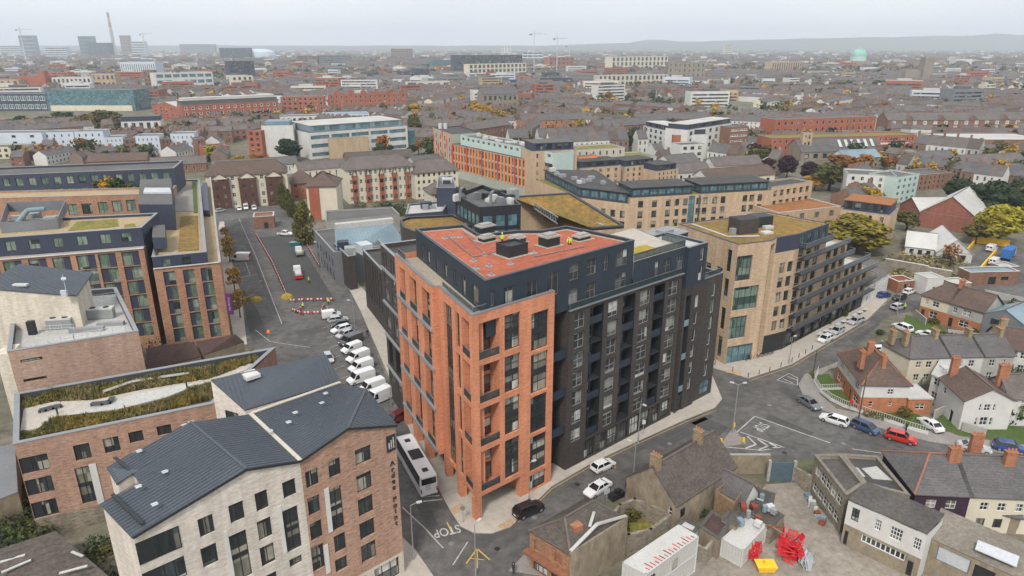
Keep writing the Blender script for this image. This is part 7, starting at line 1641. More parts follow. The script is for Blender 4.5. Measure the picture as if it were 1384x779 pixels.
post('lamp post with banner on the tan block pavement',(1066,492),hgt((1066,492),456),.08,(.5,.3)); post('lamp post on the side road by the white cottage',(1212,425),hgt((1212,425),380),.09,(.6,.2)); post('lamp post behind the long wall by the industrial shed',(1240,372),hgt((1240,372),342),.08,(.6,.1))
def signpost(label,base,h,col='zinc_blue',disc=True):
    a=P(*base); o=thing('sign_post',label,'sign',(*a,0)); b=MB(); b.tube((*a,0.1),(*a,h),.05,.05,6); b.build('post',[MATS['unit_grey']],o); s=MB()
    if disc: s.tube((a[0],a[1]-.06,h-.3),(a[0],a[1]-.1,h-.3),.33,.33,14)
    else: s.box((a[0],a[1]-.08,h-.75),(.55,.05,.75))
    s.build('sign_plate',[MATS[col]],o)
signpost('round dark sign on a post under the orange brick corner',(626,707),2.7,'grey_metal'); signpost('small white sign on the pavement by the dark wing shop windows',(869,588),2.8,'unit_white',False); signpost('small sign at the kerb beside the tan block tower',(985,487),2.5,'unit_white',False); signpost('round sign on the bend by the corner house garden',(1148,557),2.4,'barrier_red')
for q,lb in (((991,581),'yellow topped bollard at the lamp post of the traffic island'),((974,603),'yellow topped bollard at the near left tip of the traffic island'),((1004,602),'yellow topped bollard at the hatched end of the traffic island')):
    a=P(*q); o=thing('traffic_bollard',lb,'bollard',(*a,.13)); b=MB(); b.box((*a,.13),(.32,.32,.5)); b.build('base',[MATS['unit_grey']],o); b=MB(); b.grid8([(a[0]-.22,a[1]-.16,.63),(a[0]+.22,a[1]-.16,.63),(a[0]+.22,a[1]+.16,.63),(a[0]-.22,a[1]+.16,.63)],[(a[0]-.16,a[1]-.13,1.35),(a[0]+.16,a[1]-.13,1.35),(a[0]+.16,a[1]+.13,1.35),(a[0]-.16,a[1]+.13,1.35)]); b.build('head',[MATS['barrier_yellow']],o)
pts=W0((966,494),(990,503),(1011,511),(1040,503),(1070,490),(1106,468)); k=0
for a,b in zip(pts,pts[1:]):
    n=max(1,int(math.dist(a,b)/2.6))
    for i in range(n): p=lerp2(a,b,i/n); q=MB(); q.tube((*p,.1),(*p,1.05),.07,.07,8); q.tube((*p,1.05),(*p,1.12),.07,.03,8); tag(q.build('bollard',[MATS['trim_black']]),'slim black bollard on the kerb of the tan block pavement','bollard','black bollards round the tan block')
def bike(px,rz,lb,grp):
    a=P(*px); b=MB()
    for x in (-.52,.52):
        for i in range(10): t0,t1=6.283*i/10,6.283*(i+1)/10; b.bar((x+.33*math.cos(t0),0,.34+.33*math.sin(t0)),(x+.33*math.cos(t1),0,.34+.33*math.sin(t1)),.04)
    for p,q in (((-.52,0,.34),(-.15,0,.85)),((-.52,0,.34),(-.05,0,.34)),((-.05,0,.34),(-.15,0,.9)),((-.05,0,.34),(.4,0,.85)),((-.15,0,.8),(.4,0,.85)),((.52,0,.34),(.4,0,.98))): b.bar(p,q,.045)
    b.bar((.36,-.25,1.),(.36,.25,1.),.04); b.box((-.17,0,.92),(.26,.13,.05)); o=b.build('bicycle',[MATS['trim_black']]); o.location=(*a,.125); o.rotation_euler=(.08,0,rz); tag(o,lb,'bicycle',grp)
for i in range(7): bike((1010+i*5.5,488-i*1.4),.7,'bicycle at the racks in front of the tan block','bicycles by the tan block')

for i in range(9):
    u=L45*(.3+.07*i); p=ln(u,-2.2); o=thing('cafe_table','cafe table with a pale top under the balconies of the tan block','table',(*p,.12),0,'cafe tables along the tan block'); b=MB(); b.box((*p,.85),(1.6,.8,.05),.7); b.build('table_top',[MATS['unit_white']],o); b=MB(); b.tube((*p,.12),(*p,.85),.06,.06,6); b.build('leg',[MATS['trim_black']],o)

a=P(833,673); b=MB(); b.box((*a,0),(2.2,1.,.9),.6); b.box((a[0]+.1,a[1]-.1,.9),(.9,.5,.6),.6); tag(b.build('generator_trailer',[MATS['trim_black']]),'black machinery trailer by the kerb behind the white saloon','trailer'); a=P(820,672); b=MB(); b.box((*a,0.5),(.9,.06,.8),.5); b.tube((*a,0),(*a,.5),.04,.04,6); tag(b.build('works_sign',[MATS['unit_white']]),'white works notice board beside the black trailer','sign')
a=P(829,631); b=MB(); b.tube((*a,.01),(*a,.75),.28,.05,10); b.box((*a,.004),(.6,.6,.05)); tag(b.build('traffic_cone',[MATS['cone_orange']]),'orange traffic cone in front of the white hatchback','cone')

plain('skin',(.45,.28,.2),.6); plain('cloth_dark',(.03,.032,.04),.8); plain('cloth_blue',(.05,.07,.13),.8); plain('hair',(.03,.02,.015),.7); plain('helmet_white',(.75,.75,.7),.4); plain('cloth_red',(.4,.03,.03),.8)
def person_mesh(pose):
    V={'stand':[(0,0,.95),(0,0,1.2),(0,.01,1.42),(0,.02,1.52),(0,.03,1.66),(0,.03,1.76),(.1,0,.9),(.11,.02,.5),(.11,0,.08),(.11,.14,.04),(-.1,0,.9),(-.11,-.01,.5),(-.11,-.03,.08),(-.11,.11,.04),(.19,0,1.41),(.24,-.02,1.13),(.26,.08,.9),(.27,.12,.8),(-.19,0,1.41),(-.24,-.02,1.13),(-.26,.08,.9),(-.27,.12,.8)],
       'walk':[(0,0,.94),(0,.02,1.2),(0,.04,1.42),(0,.05,1.52),(0,.07,1.66),(0,.07,1.76),(.1,0,.9),(.1,.16,.52),(.1,.2,.1),(.1,.34,.07),(-.1,0,.9),(-.1,-.04,.5),(-.1,-.3,.14),(-.1,-.2,.05),(.19,.03,1.41),(.24,-.1,1.15),(.25,-.08,.93),(.25,-.06,.83),(-.19,.03,1.41),(-.24,.1,1.15),(-.25,.26,.98),(-.25,.33,.92)],
       'kneel':[(0,0,.5),(0,.14,.72),(0,.3,.9),(0,.37,.98),(0,.45,1.08),(0,.47,1.17),(.1,.02,.48),(.12,.36,.42),(.12,.3,.08),(.12,.44,.04),(-.1,0,.47),(-.11,.2,.1),(-.11,-.2,.08),(-.11,-.3,.05),(.19,.3,.88),(.22,.5,.68),(.18,.62,.5),(.17,.66,.42),(-.19,.3,.88),(-.22,.5,.66),(-.18,.6,.46),(-.17,.64,.38)]}[pose]
    E=[(0,1),(1,2),(2,3),(3,4),(4,5),(0,6),(6,7),(7,8),(8,9),(0,10),(10,11),(11,12),(12,13),(2,14),(14,15),(15,16),(16,17),(2,18),(18,19),(19,20),(20,21)]
    Rr=[.15,.15,.15,.065,.1,.075,.1,.075,.05,.045,.1,.075,.05,.045,.07,.052,.04,.045,.07,.052,.04,.045]
    me=bpy.data.meshes.new('skel'); me.from_pydata(V,E,[]); o=bpy.data.objects.new('skel',me); COL.objects.link(o)
    sk=o.modifiers.new('s','SKIN'); 
    for i,r in enumerate(Rr): d=me.skin_vertices[0].data[i]; d.radius=(r,r*.85 if i<3 else r); d.use_root=(i==0)
    sb=o.modifiers.new('b','SUBSURF'); sb.levels=1; sb.render_levels=1
    out=bpy.data.meshes.new_from_object(o.evaluated_get(bpy.context.evaluated_depsgraph_get())); bpy.data.objects.remove(o); out.name='person'
    return out,V
PM={}
def person(px,z,rz,pose,label,top='hi_vis',leg='cloth_dark',helmet=True,cat='person'):
    key=(pose,leg)
    if key not in PM:
        me,V=person_mesh(pose); me.materials.clear(); me.materials.append(MATS[leg]); me.materials.append(MATS['skin']); nk=V[3]
        for p in me.polygons:
            c=p.center; hd=(Vector(c)-Vector(V[4])).length<.16 or min((Vector(c)-Vector(V[17])).length,(Vector(c)-Vector(V[21])).length)<.07; p.material_index=1 if hd else 0; p.use_smooth=True
        PM[key]=(me,V)
    me,V=PM[key]; a=P(*px,z); o=link('person',me); o.location=(*a,z); o.rotation_euler=(0,0,rz); tag(o,label,cat)
    jk=('jacket',pose,top)
    if jk not in PM:
        j=MB(); pts=[Vector(V[0])+Vector((0,0,-.06)),Vector(V[1]),Vector(V[2])+Vector((0,0,.02)),Vector(V[3])+Vector((0,0,-.02))]; rs=[.2,.205,.2,.09]
        for k in range(3): j.tube(pts[k],pts[k+1],rs[k],rs[k+1],10,0,k==2)
        for s in (14,18): j.tube(V[s],V[s+1],.095,.075,8); j.tube(V[s+1],V[s+2],.075,.06,8)
        PM[jk]=j.mesh('jacket',[MATS[top]],True)
        h=MB(); c=Vector(V[4]); 
        for (z0,r0),(z1,r1) in (((.03,.125),(.1,.115)),((.1,.115),(.15,.06))): h.tube(c+Vector((0,0,z0)),c+Vector((0,0,z1)),r0,r1,10)
        PM['cap',pose]=h
    link('jacket',PM[jk],o); hk=('hm',pose,helmet)
    if hk not in PM: PM[hk]=PM['cap',pose].mesh('helmet' if helmet else 'hair',[MATS['helmet_white' if helmet else 'hair']],True)
    link('helmet' if helmet else 'hair',PM[hk],o); return o
person((410,345),.02,1.2,'stand','worker in yellow high-visibility jacket beside the smaller flatbed truck')
person((418,383),.02,2.5,'walk','worker in yellow high-visibility jacket walking past the tail of the longer lorry'); person((410,418),.02,0,'stand','worker in yellow high-visibility jacket standing on the small works patch'); person((407,424),.02,1,'stand','worker with a red top beside the works patch barriers','cloth_red'); person((444,412),.02,.5,'walk','worker in yellow high-visibility jacket at the top of the parked row')
person((771,331),PZ-.33,2.4,'kneel','worker in yellow jacket kneeling on the red roof beside a white topped box'); person((679,331),PZ-.33,.6,'stand','worker in yellow jacket half hidden behind the dark box on the red roof')
person((497,455),.13,.2,'walk','person in dark clothes walking on the pale pavement beside the arcade','cloth_dark','cloth_blue',False); person((1224,583),.13,1.5,'stand','person in dark clothes at the railing by the red car','cloth_dark','cloth_dark',False); person((1222,419),.02,1,'stand','worker in yellow jacket beside the silver car on the side road'); person((694,776),.13,2,'stand','person in dark clothes at the bottom edge by the derelict shop front','cloth_dark','cloth_dark',False)

def tz(base,top,w,leaf,label,grp=None,seed=1,kind='round',ls=.35,dens=1.,clumps=16,name='tree'):
    a=P(*base); h=ZH(a,top); r=w/2/F*(a[1]*CP+H*SP); return tree(*a,h,r,leaf,label,grp,seed,kind,dens,ls,name,0,.3,clumps)
tz((413,331),272,31,'leaf_conifer','largest clipped conifer beside the cream end block, nearest the cordon',None,21,'cone',.26,2.2,16,'conifer'); tz((395,293),270,17,'leaf_conifer','short golden clipped conifer between the two tall ones',None,22,'cone',.26,1.6,14,'conifer'); tz((391,288),256,18,'leaf_conifer','tall clipped conifer second from the brick kiosk',None,23,'cone',.26,1.8,14,'conifer'); tz((383,282),245,17,'leaf_conifer','farthest clipped conifer at the corner of the brown gabled apartments',None,24,'cone',.26,1.8,14,'conifer')
for i,(b,t,w) in enumerate((((309,340),318,20),((311,355),330,18),((318,396),357,22),((325,430),388,24),((305,322),306,14))): tz(b,t,w,'leaf_autumn','young street tree with thin yellow autumn leaves on the hotel pavement','young trees on the hotel pavement',30+i%3,'round',.36,.5,11)
tz((1154,338),293,92,'leaf_mixed','wide yellow and green autumn tree before the tan end block',None,41,'round',.3,3.4,26); tz((1172,340),302,44,'leaf_autumn','golden tree at the end of the wide autumn tree',None,42,'round',.4,1.6,16)
tz((1347,330),276,66,'leaf_yellow','big yellow-green tree above the yellow fenced yard',None,43,'round',.3,3.4,26); tz((1318,330),300,34,'leaf_olive','dark bush-like tree beside the red shed',None,44,'round',.4,1.6,14); tz((1340,300),244,60,'leaf_dark','broad dark evergreen behind the red brick shed, at the right edge',None,45,'round',.45,2.,20); tz((1295,280),243,46,'leaf_dark','broad dark evergreen behind the ridge of the red brick shed',None,46,'round',.45,2.,18); tz((1375,302),255,44,'leaf_dark','dark evergreen cut by the right edge of the view',None,45,'round',.45,2.,20)
tz((1283,360),328,30,'leaf_rust','sparse russet tree on the ramp of the yellow fenced yard',None,47,'round',.35,.35,10); tz((1225,312),285,34,'leaf_olive','scrubby tree at the foot of the red brick shed',None,44,'round',.4,1.4,14)
for i,(b,t,w,lf,lb) in enumerate((((995,222),200,28,'leaf_yellow','yellow autumn tree left of the purple trees'),((1018,216),194,24,'leaf_purple','small purple tree behind the yellow tree'),((1036,224),196,32,'leaf_olive','olive green tree between the purple trees'),((1040,236),212,22,'leaf_purple','low purple tree below the olive tree'),((1063,242),210,26,'leaf_purple','tallest dark purple tree'),((1092,246),218,26,'leaf_purple','purple tree closest to the stone church'),((1120,258),222,50,'leaf_olive','large olive autumn tree next to the white flats'),((1136,238),210,46,'leaf_rust','russet tree behind the large olive tree'),((1100,258),234,30,'leaf_autumn','golden tree in front of the russet tree'),((852,206),177,18,'leaf_dark','dark conifer beside the white balconied flats'),((865,208),180,18,'leaf_dark','second dark conifer beside the white balconied flats'),((392,218),188,34,'leaf_dark','big round dark tree by the blank white block'),((442,262),236,30,'leaf_olive','olive tree behind the small cream gabled block'),((288,215),196,22,'leaf_yellow','yellow tree in the small car park'),((325,222),210,24,'leaf_autumn','orange tree in the small car park'),((350,220),208,26,'leaf_rust','rust tree at the foot of the blank white block'),((560,186),155,20,'leaf_olive','tall green tree left of the orange panelled block'),((560,160),140,22,'leaf_autumn','orange tree behind the tall green tree'))):
    tz(b,t,w,lf,lb,None,50+i%6,'round',.5,1.2,14)
for i,(x,y,t,w) in enumerate(((645,160,140,26),(658,164,143,24),(670,166,146,24),(682,166,150,22),(640,152,138,18))): tz((x,y),t,w,'leaf_autumn','bright orange autumn tree in the clump on the far street','orange tree clump on the far street',55+i%3,'round',.6,1.2,14)
for i in range(16):
    x=rj.uniform(85,160); tz((x,180+rj.uniform(-3,4)),152+rj.uniform(-2,8),34,rj.choice(['leaf_olive','leaf_olive','leaf_green','leaf_rust']),'green and olive tree in the belt behind the pale blue terrace','tree belt behind the pale blue terrace',60+i%4,'round',.6,1.2,14)
for i in range(7):
    x=8+i*11; tz((x,176),158+rj.uniform(-3,5),26,rj.choice(['leaf_olive','leaf_green','leaf_rust']),'tree in the thin belt at the left edge behind the pale terrace','thin tree belt at the left edge',60+i%4,'round',.6,1.2,14)

m=MB(); rg=random.Random(9)
for i in range(46): a=P(rg.uniform(478,575),rg.uniform(278,294)); leafcloud(m,(*a,.9),(2.2,2.2,rg.uniform(.9,1.9)),70,.3,rg,rg.choice((0,0,1,2)))
tag(m.build('undergrowth',[MATS['leaf_dark'],MATS['leaf_olive'],MATS['leaf_green']]),kind='stuff')
m=MB()
for i in range(60): a=P(rg.uniform(1195,1300),rg.uniform(345,385)); leafcloud(m,(*a,.7),(2.4,2.4,rg.uniform(.6,1.6)),50,.32,rg,rg.choice((0,0,1,1)))
tag(m.build('undergrowth',[MATS['leaf_olive'],MATS['grass_tan'],MATS['leaf_green']]),kind='stuff')
m=MB()
for i in range(40): a=P(rg.uniform(-10,60),rg.uniform(650,760)); leafcloud(m,(*a,1.2),(2.,2.,rg.uniform(.9,1.9)),60,.26,rg,rg.choice((0,0,1,2)))
for i in range(12): a=P(rg.uniform(120,160),rg.uniform(735,790)); leafcloud(m,(*a,.9),(1.4,1.4,rg.uniform(.7,1.4)),50,.22,rg,rg.choice((0,1,2)))
for i in range(16): a=P(rg.uniform(180,255),rg.uniform(440,490)); leafcloud(m,(*a,1.),(2.,2.,rg.uniform(.9,2.2)),60,.3,rg,rg.choice((0,1,2)))
tag(m.build('undergrowth',[MATS['leaf_green'],MATS['leaf_olive'],MATS['leaf_dark']]),kind='stuff')

def mono(label,px,z0,z1,roof,wall='render_dirty',strips=()):
    c=[P3(x,y,z) for (x,y),z in zip(px,(z0,z0,z1,z1))]; o=thing('shed',label,'shed',(c[0][0],c[0][1],0)); m=MB(); m.slab(c,.15); m.build('roof',[MATS[roof]],o); m=MB()
    for i in range(4): a,b=c[i],c[(i+1)%4]; m.face([(a[0],a[1],0),(b[0],b[1],0),(b[0],b[1],b[2]-.1),(a[0],a[1],a[2]-.1)])
    m.build('wall',[MATS[wall]],o); return o,c
mono('rusty dark red pitched shed roof behind the roof garden, nearest the hotel link',((192,502),(272,482),(262,462),(200,470)),4.,6.,'rust_roof'); mono('rusty dark red shed roof reaching the parking bays',((276,480),(330,462),(318,452),(265,462)),4.,5.8,'rust_roof')
o,c=mono('low weathered slate roof at the bottom left corner with pale flashing strips',((-20,800),(160,790),(75,718),(-10,745)),2.5,4.4,'slate_old')
for a,b in (((0,760),(34,750)),((2,774),(42,757)),((97,746),(112,752)),((80,775),(118,765))): m=MB(); m.bar(P3(*a,3.75),P3(*b,3.95),.3,.12); m.build('flashing',[MATS['coping_white']],o)
mono('plain grey flat store beside the roof garden block at the left edge',((-40,690),(24,665),(20,600),(-40,610)),5.,5.6,'grey_metal')
for i,(x,y,r,h,lf) in enumerate(((1208,530,1.2,1.6,'leaf_olive'),(1236,536,1.,1.4,'leaf_green'),(1150,512,.9,1.,'leaf_green'),(1340,470,1.3,2.2,'leaf_dark'),(1300,500,1.2,1.8,'leaf_olive'),(1372,512,1.6,2.6,'leaf_green'),(1190,452,1.,1.2,'leaf_green'),(1352,436,1.6,2.6,'leaf_olive'),(1374,420,2.,3.,'leaf_dark'),(1252,412,1.2,1.6,'leaf_rust'),(1288,395,1.6,2.2,'leaf_olive'),(1215,380,1.8,2.2,'leaf_olive'),(1140,428,1.,1.6,'leaf_green'),(1120,438,.8,1.4,'leaf_green'),(968,738,1.2,1.6,'leaf_olive'),(948,700,1.,1.6,'leaf_green'),(1052,712,.8,1.,'leaf_green'),(1000,690,1.,1.8,'leaf_green'))): p=P(x,y); bush(*p,r,h,lf,'garden bush between the houses and walls on the right','b%d'%i,.05,group='garden bushes on the right')
def gw(pts,h=1.7): wall('low rendered garden wall between the back yards on the right',W0(*pts),h,.22,'render_grey')
for pts in (((1232,535),(1262,500)),((1262,566),(1285,556)),((1330,592),(1300,583)),((1300,500),(1345,498)),((1340,460),(1384,468)),((1190,470),(1232,520)),((1280,455),(1330,462)),((1236,428),(1250,440)),((1330,400),(1384,412)),((1300,408),(1345,420))): gw(pts)
marks('road_marking',[(W0((x,y),(x+dx,y+dy)),dict(w=.1)) for x,y,dx,dy in ((452,438,-16,6),(456,452,-14,5),(458,466,-14,5),(462,480,-14,5),(466,494,-14,5),(472,508,-14,5))])
for i,q in enumerate(((560,640),(610,735),(672,742),(722,700),(780,655),(905,600),(940,585),(1040,548),(1060,612),(1140,600),(380,470),(352,380),(420,450),(1100,520))):
    p=P(*q); m=MB(); m.tube((*p,.004),(*p,.022),.38,.38,14); tag(m.build('manhole_cover',[MATS['grey_metal' if i%2 else 'dark_metal']]),kind='structure')
for a,b,yt,wm,rm,lb in (((288,240),(352,237),228,'brown_brick','slate_brown','low brown roofed range directly behind the brown gabled apartments'),((354,238),(404,234),225,'render_white','slate','low grey roofed range behind the clipped conifers'),((405,246),(470,240),231,'render_cream','slate_brown','low tiled range behind the small cream gabled block'),((470,232),(560,226),217,'brown_brick','slate_old','long low grey roofed range behind the cream apartments'),((205,236),(280,232),224,'brown_brick','slate_brown','wide low brown roofed hall behind the dark blue terrace block'),((120,232),(200,229),219,'brown_brick','tile_brown','brown roofed hall with orange gable behind the dark blue terrace block'),((562,238),(600,234),222,'render_grey','slate','short grey roofed range below the orange panelled tower')):
    r,p,h=blk(lb,'works',a,b,yt,11,wm,7,1,SFW,wf=.25,par=.05); gable(r,p,h,h+3.,MATS[rm],MATS[wm],0,.3)

B1=lambda *a,**k: blk(*a,**k)
WT,RB='render_white','red_brick'

r,p,h=B1('long low building of dark teal glass at the left','market building',(66,150),(184,150),122,30,'glass_teal',0,0,roof='roof_grey',par=.3); m=MB(); e=unit((p[1][0]-p[0][0],p[1][1]-p[0][1])); m.box(((p[0][0]+p[1][0])/2,p[0][1]-.4,0),(math.dist(p[0],p[1])-6,.8,h*.26)); m.build('base_band',[MATS['render_cream']],r)
B1('low dark glass building with white framing left of the teal glass building','building',(-40,150),(66,150),127,24,'hotel_navy',12,2,(2,1,'white_frame','glass_teal',.35),wf=.8,hf=.6,coping='coping_white')
B1('white office with two rows of dark windows behind the teal glass building','office block',(73,123),(126,122),105,20,WT,9,2,SF,roof='zinc_blue',wf=.5)
r,p,h=B1('red brick hall with a square corner tower on the left','hall',(28,123),(68,123),103,20,RB,0,0,roof='roof_grey'); m=MB(); c=lerp2(p[0],p[1],.88); m.box((*c,0),(9,9,h+7)); m.build('corner_tower',[MATS[RB]],r)
B1('yellow stone hall beside the red brick hall','hall',(-40,124),(28,124),108,20,'yellow_brick',8,2,SF)
r,p,h=B1('white building wrapped in pale vertical fins','office block',(166,110),(213,110),84,30,'render_blue',16,1,(1,1,'white_frame','glass_teal',.3),wf=.6,hf=.8,roof='roof_pale')
B1('dark slim tower in front of the pale finned building','tower block',(197,122),(211,122),95,10,'brown_brick',3,5,SF)
B1('wide white and teal office beside the dark slim tower','office block',(213,124),(290,121),99,24,WT,7,3,SBAND,wf=.8,roof='roof_pale',plant=4)
B1('cream stone block above the teal glass building','office block',(126,119),(158,119),100,16,'tan_brick_far',5,2,SF)
B1('dark navy stepped tower on the left skyline','tower block',(312,110),(346,109),83,24,'hotel_navy',6,5,SBANDD,wf=.9)
B1('cream and brick block below the dark navy tower','apartment block',(315,124),(344,123),103,14,'render_cream',4,3,SF)
r,p,h=B1('long red brick apartments with white bay balconies under a dark mansard','apartment block',(248,166),(378,158),143,14,RB,14,3,(1,1,'white_frame','glass',.35),wf=.42); topbox(r,p,h,3.6,.5,'slate','roof_pale','mansard'); pp=inset(p,2); m=MB(); m.prism(pp,h+3.8,h+5.6,0,1); m.build('roof_ridge',[MATS['roof_pale'],MATS['coping_white']],r)
r,p,h=B1('red brick gabled block at the left end of the long red apartments','apartment block',(208,160),(246,164),143,16,RB,5,4,SFW,wf=.35,par=.1); gable(r,p,h,h+4,MATS['roof_pale'],MATS[RB],1,.3)
B1('red brick block with white balconies and white attic right of the long red apartments','apartment block',(382,156),(440,155),131,14,RB,8,4,SFW,wf=.5,coping='coping_white')
r,p,h=B1('white framed block with tall dark windows under a dark attic','office block',(167,186),(220,184),165,16,WT,5,2,S1,wf=.5,hf=.8); topbox(r,p,h,3.,.5,'hotel_navy','roof_grey')
G4='pale blue terrace'
for i,(x0,x1,yb,yt,lb) in enumerate(((-40,62,207,180,'left wing of the pale blue white apartments, cut by the left edge'),(62,104,205,179,'second wing of the pale blue white apartments'),(106,144,206,178,'third wing of the pale blue white apartments'),(145,170,210,186,'small pale blue white block right of the long wings'),(187,219,211,184,'pale blue white block with many square windows'),(234,266,208,181,'pale blue white block farthest right in its row'))): B1(lb,'apartment block',(x0,yb),(x1,yb-1),yt,12,'render_blue',4 if i<4 else 5,3,SF,wf=.22,hf=.4,group='row of pale blue white apartments')
for x0,x1 in ((171,186),(220,233),(268,280)): B1('red brown brick link between pale blue white blocks, at column %s'%('one','two','three')[(171,220,268).index(x0)] if False else {171:'brick link left of the many windowed pale blue block',220:'brick link right of the many windowed pale blue block',268:'brick block right of the last pale blue block'}[x0],'apartment block',(x0,210),(x1,209),188,10,'brown_brick',2,3,SF)
r,p,h=B1('blank white walled block with a brick side and blue roof box','apartment block',(358,214),(400,213),170,16,WT,0,0,roof='roof_grey'); m=MB(); c=lerp2(p[0],p[3],.5); m.box((c[0]-.2,c[1],0),(.5,15.4,h-.6),math.atan2(p[1][1]-p[0][1],p[1][0]-p[0][0])); m.build('brick_side',[MATS[RB]],r); m=MB(); m.prism(inset(p,2),h-.5,h+2,0); m.build('roof_box',[MATS['zinc_blue']],r)
B1('plain red brick range left of the blank white walled block','apartment block',(338,214),(357,215),176,14,RB,2,5,SF)
B1('white flats with small square windows behind the white striped office','apartment block',(394,206),(436,202),168,14,WT,5,5,SF,wf=.3)
r,p,h=B1('white office with long window stripes and a flat pale roof','office block',(420,216),(552,203),180,34,WT,5,3,SBAND,wf=.9,hf=.45,roof='roof_pale'); topbox(r,p,h,3.4,2.5,'zinc_blue','roof_pale',style=SBAND,cols=6)
B1('blue glazed end bay of the white striped office','office block',(543,203),(562,201),178,18,'glass_teal',0,0)
B1('old brown brick gable ruin in front of the white striped office','warehouse',(447,217),(500,214),188,5,'yellow_brick',0,0,roof='brown_brick')
r,p,h=B1('long ornate red brick terrace with arched gables, centre left','apartment block',(446,154),(550,151),128,14,RB,16,4,SFW,wf=.35,roof='slate')
for i in range(6): c0=lerp2(p[0],p[1],.08+.168*i); c1=lerp2(p[0],p[1],.15+.168*i); q=rect((c0[0],c0[1]-.3),(c1[0],c1[1]-.3),6); m=MB(); m.prism(q,h-.5,h+1.5); o=m.build('gable',[MATS[RB]],r); gable(o,q,h+1.5,h+4.,MATS['slate'],MATS[RB],1,.1,name='gable_roof')
B1('white low range with a dark attic in front of the red terrace','office block',(380,176),(440,174),158,16,WT,8,2,SF,roof='roof_grey'); B1('cream stub with a tall stair glazing beside the white low range','office block',(438,172),(500,170),155,18,'render_blue',8,2,SBAND,wf=.7,roof='zinc_blue')
for i,(x,yb,w,yt) in enumerate(((285,195,30,178),(310,190,26,176),(270,182,24,170),(300,178,30,166),(345,180,26,168))): r,p,h=B1('low brick works building in the left yards, '+('with a tall door','nearest the car park','by the pale apartments','behind the works yard','below the long red apartments')[i],'works',(x,yb),(x+w,yb-1),yt,12,'brown_brick',3,2,SF,par=.1); gable(r,p,h,h+2.5,MATS['slate_brown'],MATS['brown_brick'],0,.2)
B1('cream flats block at the left edge below the pale blue apartments','apartment block',(-40,216),(34,214),200,14,'render_cream',8,2,SF,roof='roof_grey')
r,p,h=B1('small red brick works hall in the left yards','works',(283,216),(312,213),200,14,RB,3,1,SFW)

B1('long black office slab on the middle skyline','office block',(614,101),(706,100),75,40,'hotel_navy',8,4,SBANDD,wf=.9,roof='roof_grey',plant=3)
B1('white arcaded building in front of the black slab','hotel',(634,106),(711,103),87,16,'render_cream',14,3,SF,wf=.6,hf=.7,roof='roof_pale'); B1('dark cube shaped block on the middle skyline','office block',(556,107),(580,107),93,14,'hotel_navy',4,3,SBANDD)
B1('cream hospital with a tall frame of columns under a dark attic','hospital',(826,97),(902,95),77,24,'render_cream',14,3,SF,wf=.5,hf=.75,roof='roof_black'); B1('pale colonnaded block below the cream hospital','hospital',(808,118),(902,116),102,16,'cream_stone',16,2,SF,wf=.5,hf=.7)
B1('grey stone institution block in front of the cream hospital','institution',(902,112),(952,112),85,24,'stone_wall',8,4,SF,wf=.3)
r,p,h=B1('grey stone school with a steep roof among the terraces','school',(652,150),(700,148),128,12,'stone_wall',7,2,SF,par=.1); gable(r,p,h,h+6,MATS['slate'],MATS['stone_wall'],0,.3)
B1('white low hall with a red roof in the middle terraces','hall',(554,121),(608,119),111,14,WT,5,1,SF,roof='sedum_rust'); B1('teal and white office left of the black slab','office block',(585,95),(615,94),82,16,'glass_teal',4,3,SBAND,wf=.9); B1('white tower pair behind the black slab','tower block',(678,76),(690,76),63,14,WT,3,5,SF); B1('pale office with dark bands right of the black slab','office block',(706,86),(734,86),70,20,'render_blue',4,4,SBANDD,wf=.9)
B1('red brick block with white lower storey right of the black slab','office block',(742,93),(775,92),78,20,RB,6,3,SF)
for i,(a,b,yt,lb) in enumerate((((636,197),(690,188),176,'brick terrace with a slate roof directly behind the orange panelled block'),((706,180),(790,176),164,'orange brick flats with a wide slate roof'),((805,190),(888,184),172,'long brick houses with a dark slate roof'),((860,178),(960,174),163,'brown brick range in front of the white balconied flats'))): r,p,h=B1(lb,'terrace',a,b,yt,11,'house_brick' if i==1 else 'brown_brick',12,2,SFW,wf=.3,par=.1); gable(r,p,h,h+4,MATS['slate' if i else 'slate_brown'],MATS['brown_brick'],0,.3)

r,p,h=B1('white balconied flats, long left wing under a flat pale roof','apartment block',(868,200),(924,216),170,14,WT,8,4,SBANDD if False else S1,wf=.45,roof='roof_pale',par=.3); topbox(r,p,h,2.6,1,'hotel_navy','roof_pale',style=SBANDD,cols=5)
r2,p,h=B1('white balconied flats, right wing facing the red brick complex','apartment block',(926,217),(986,204),176,14,WT,7,4,S1,wf=.4,roof='roof_pale',par=.3); topbox(r2,p,h,2.6,1,'hotel_navy','roof_pale',style=SBANDD,cols=4)
B1('tall brick panel between the wings of the white balconied flats','apartment block',(908,216),(926,216),183,6,RB,0,0); B1('small white block stepping down below the white balconied flats','apartment block',(918,222),(950,220),196,10,WT,3,3,SF)
B1('dark red brick block with white bands next to the white flats','apartment block',(983,210),(1008,208),172,14,'brown_brick',2,5,(3,1,'white_frame','glass',.3),wf=.9,hf=.4)
B1('main long range of the orange red brick complex','apartment block',(1040,214),(1235,208),187,16,RB,26,3,SFW,wf=.35,roof='sedum_green'); B1('rear range of the orange red brick complex','apartment block',(1045,192),(1180,186),162,16,RB,16,3,SFW,wf=.35,roof='roof_grey'); B1('yellow brick stair block in the orange red complex','apartment block',(1081,190),(1118,188),165,6,'yellow_brick',5,3,SF,roof='roof_grey'); B1('pale yellow tower bay at the corner of the orange red complex','apartment block',(1081,216),(1094,216),180,4,'yellow_brick',2,4,SF); B1('arched red brick stub at the right of the orange red complex','apartment block',(1184,214),(1236,211),196,14,RB,3,1,SF,hf=.7,roof='roof_pale')
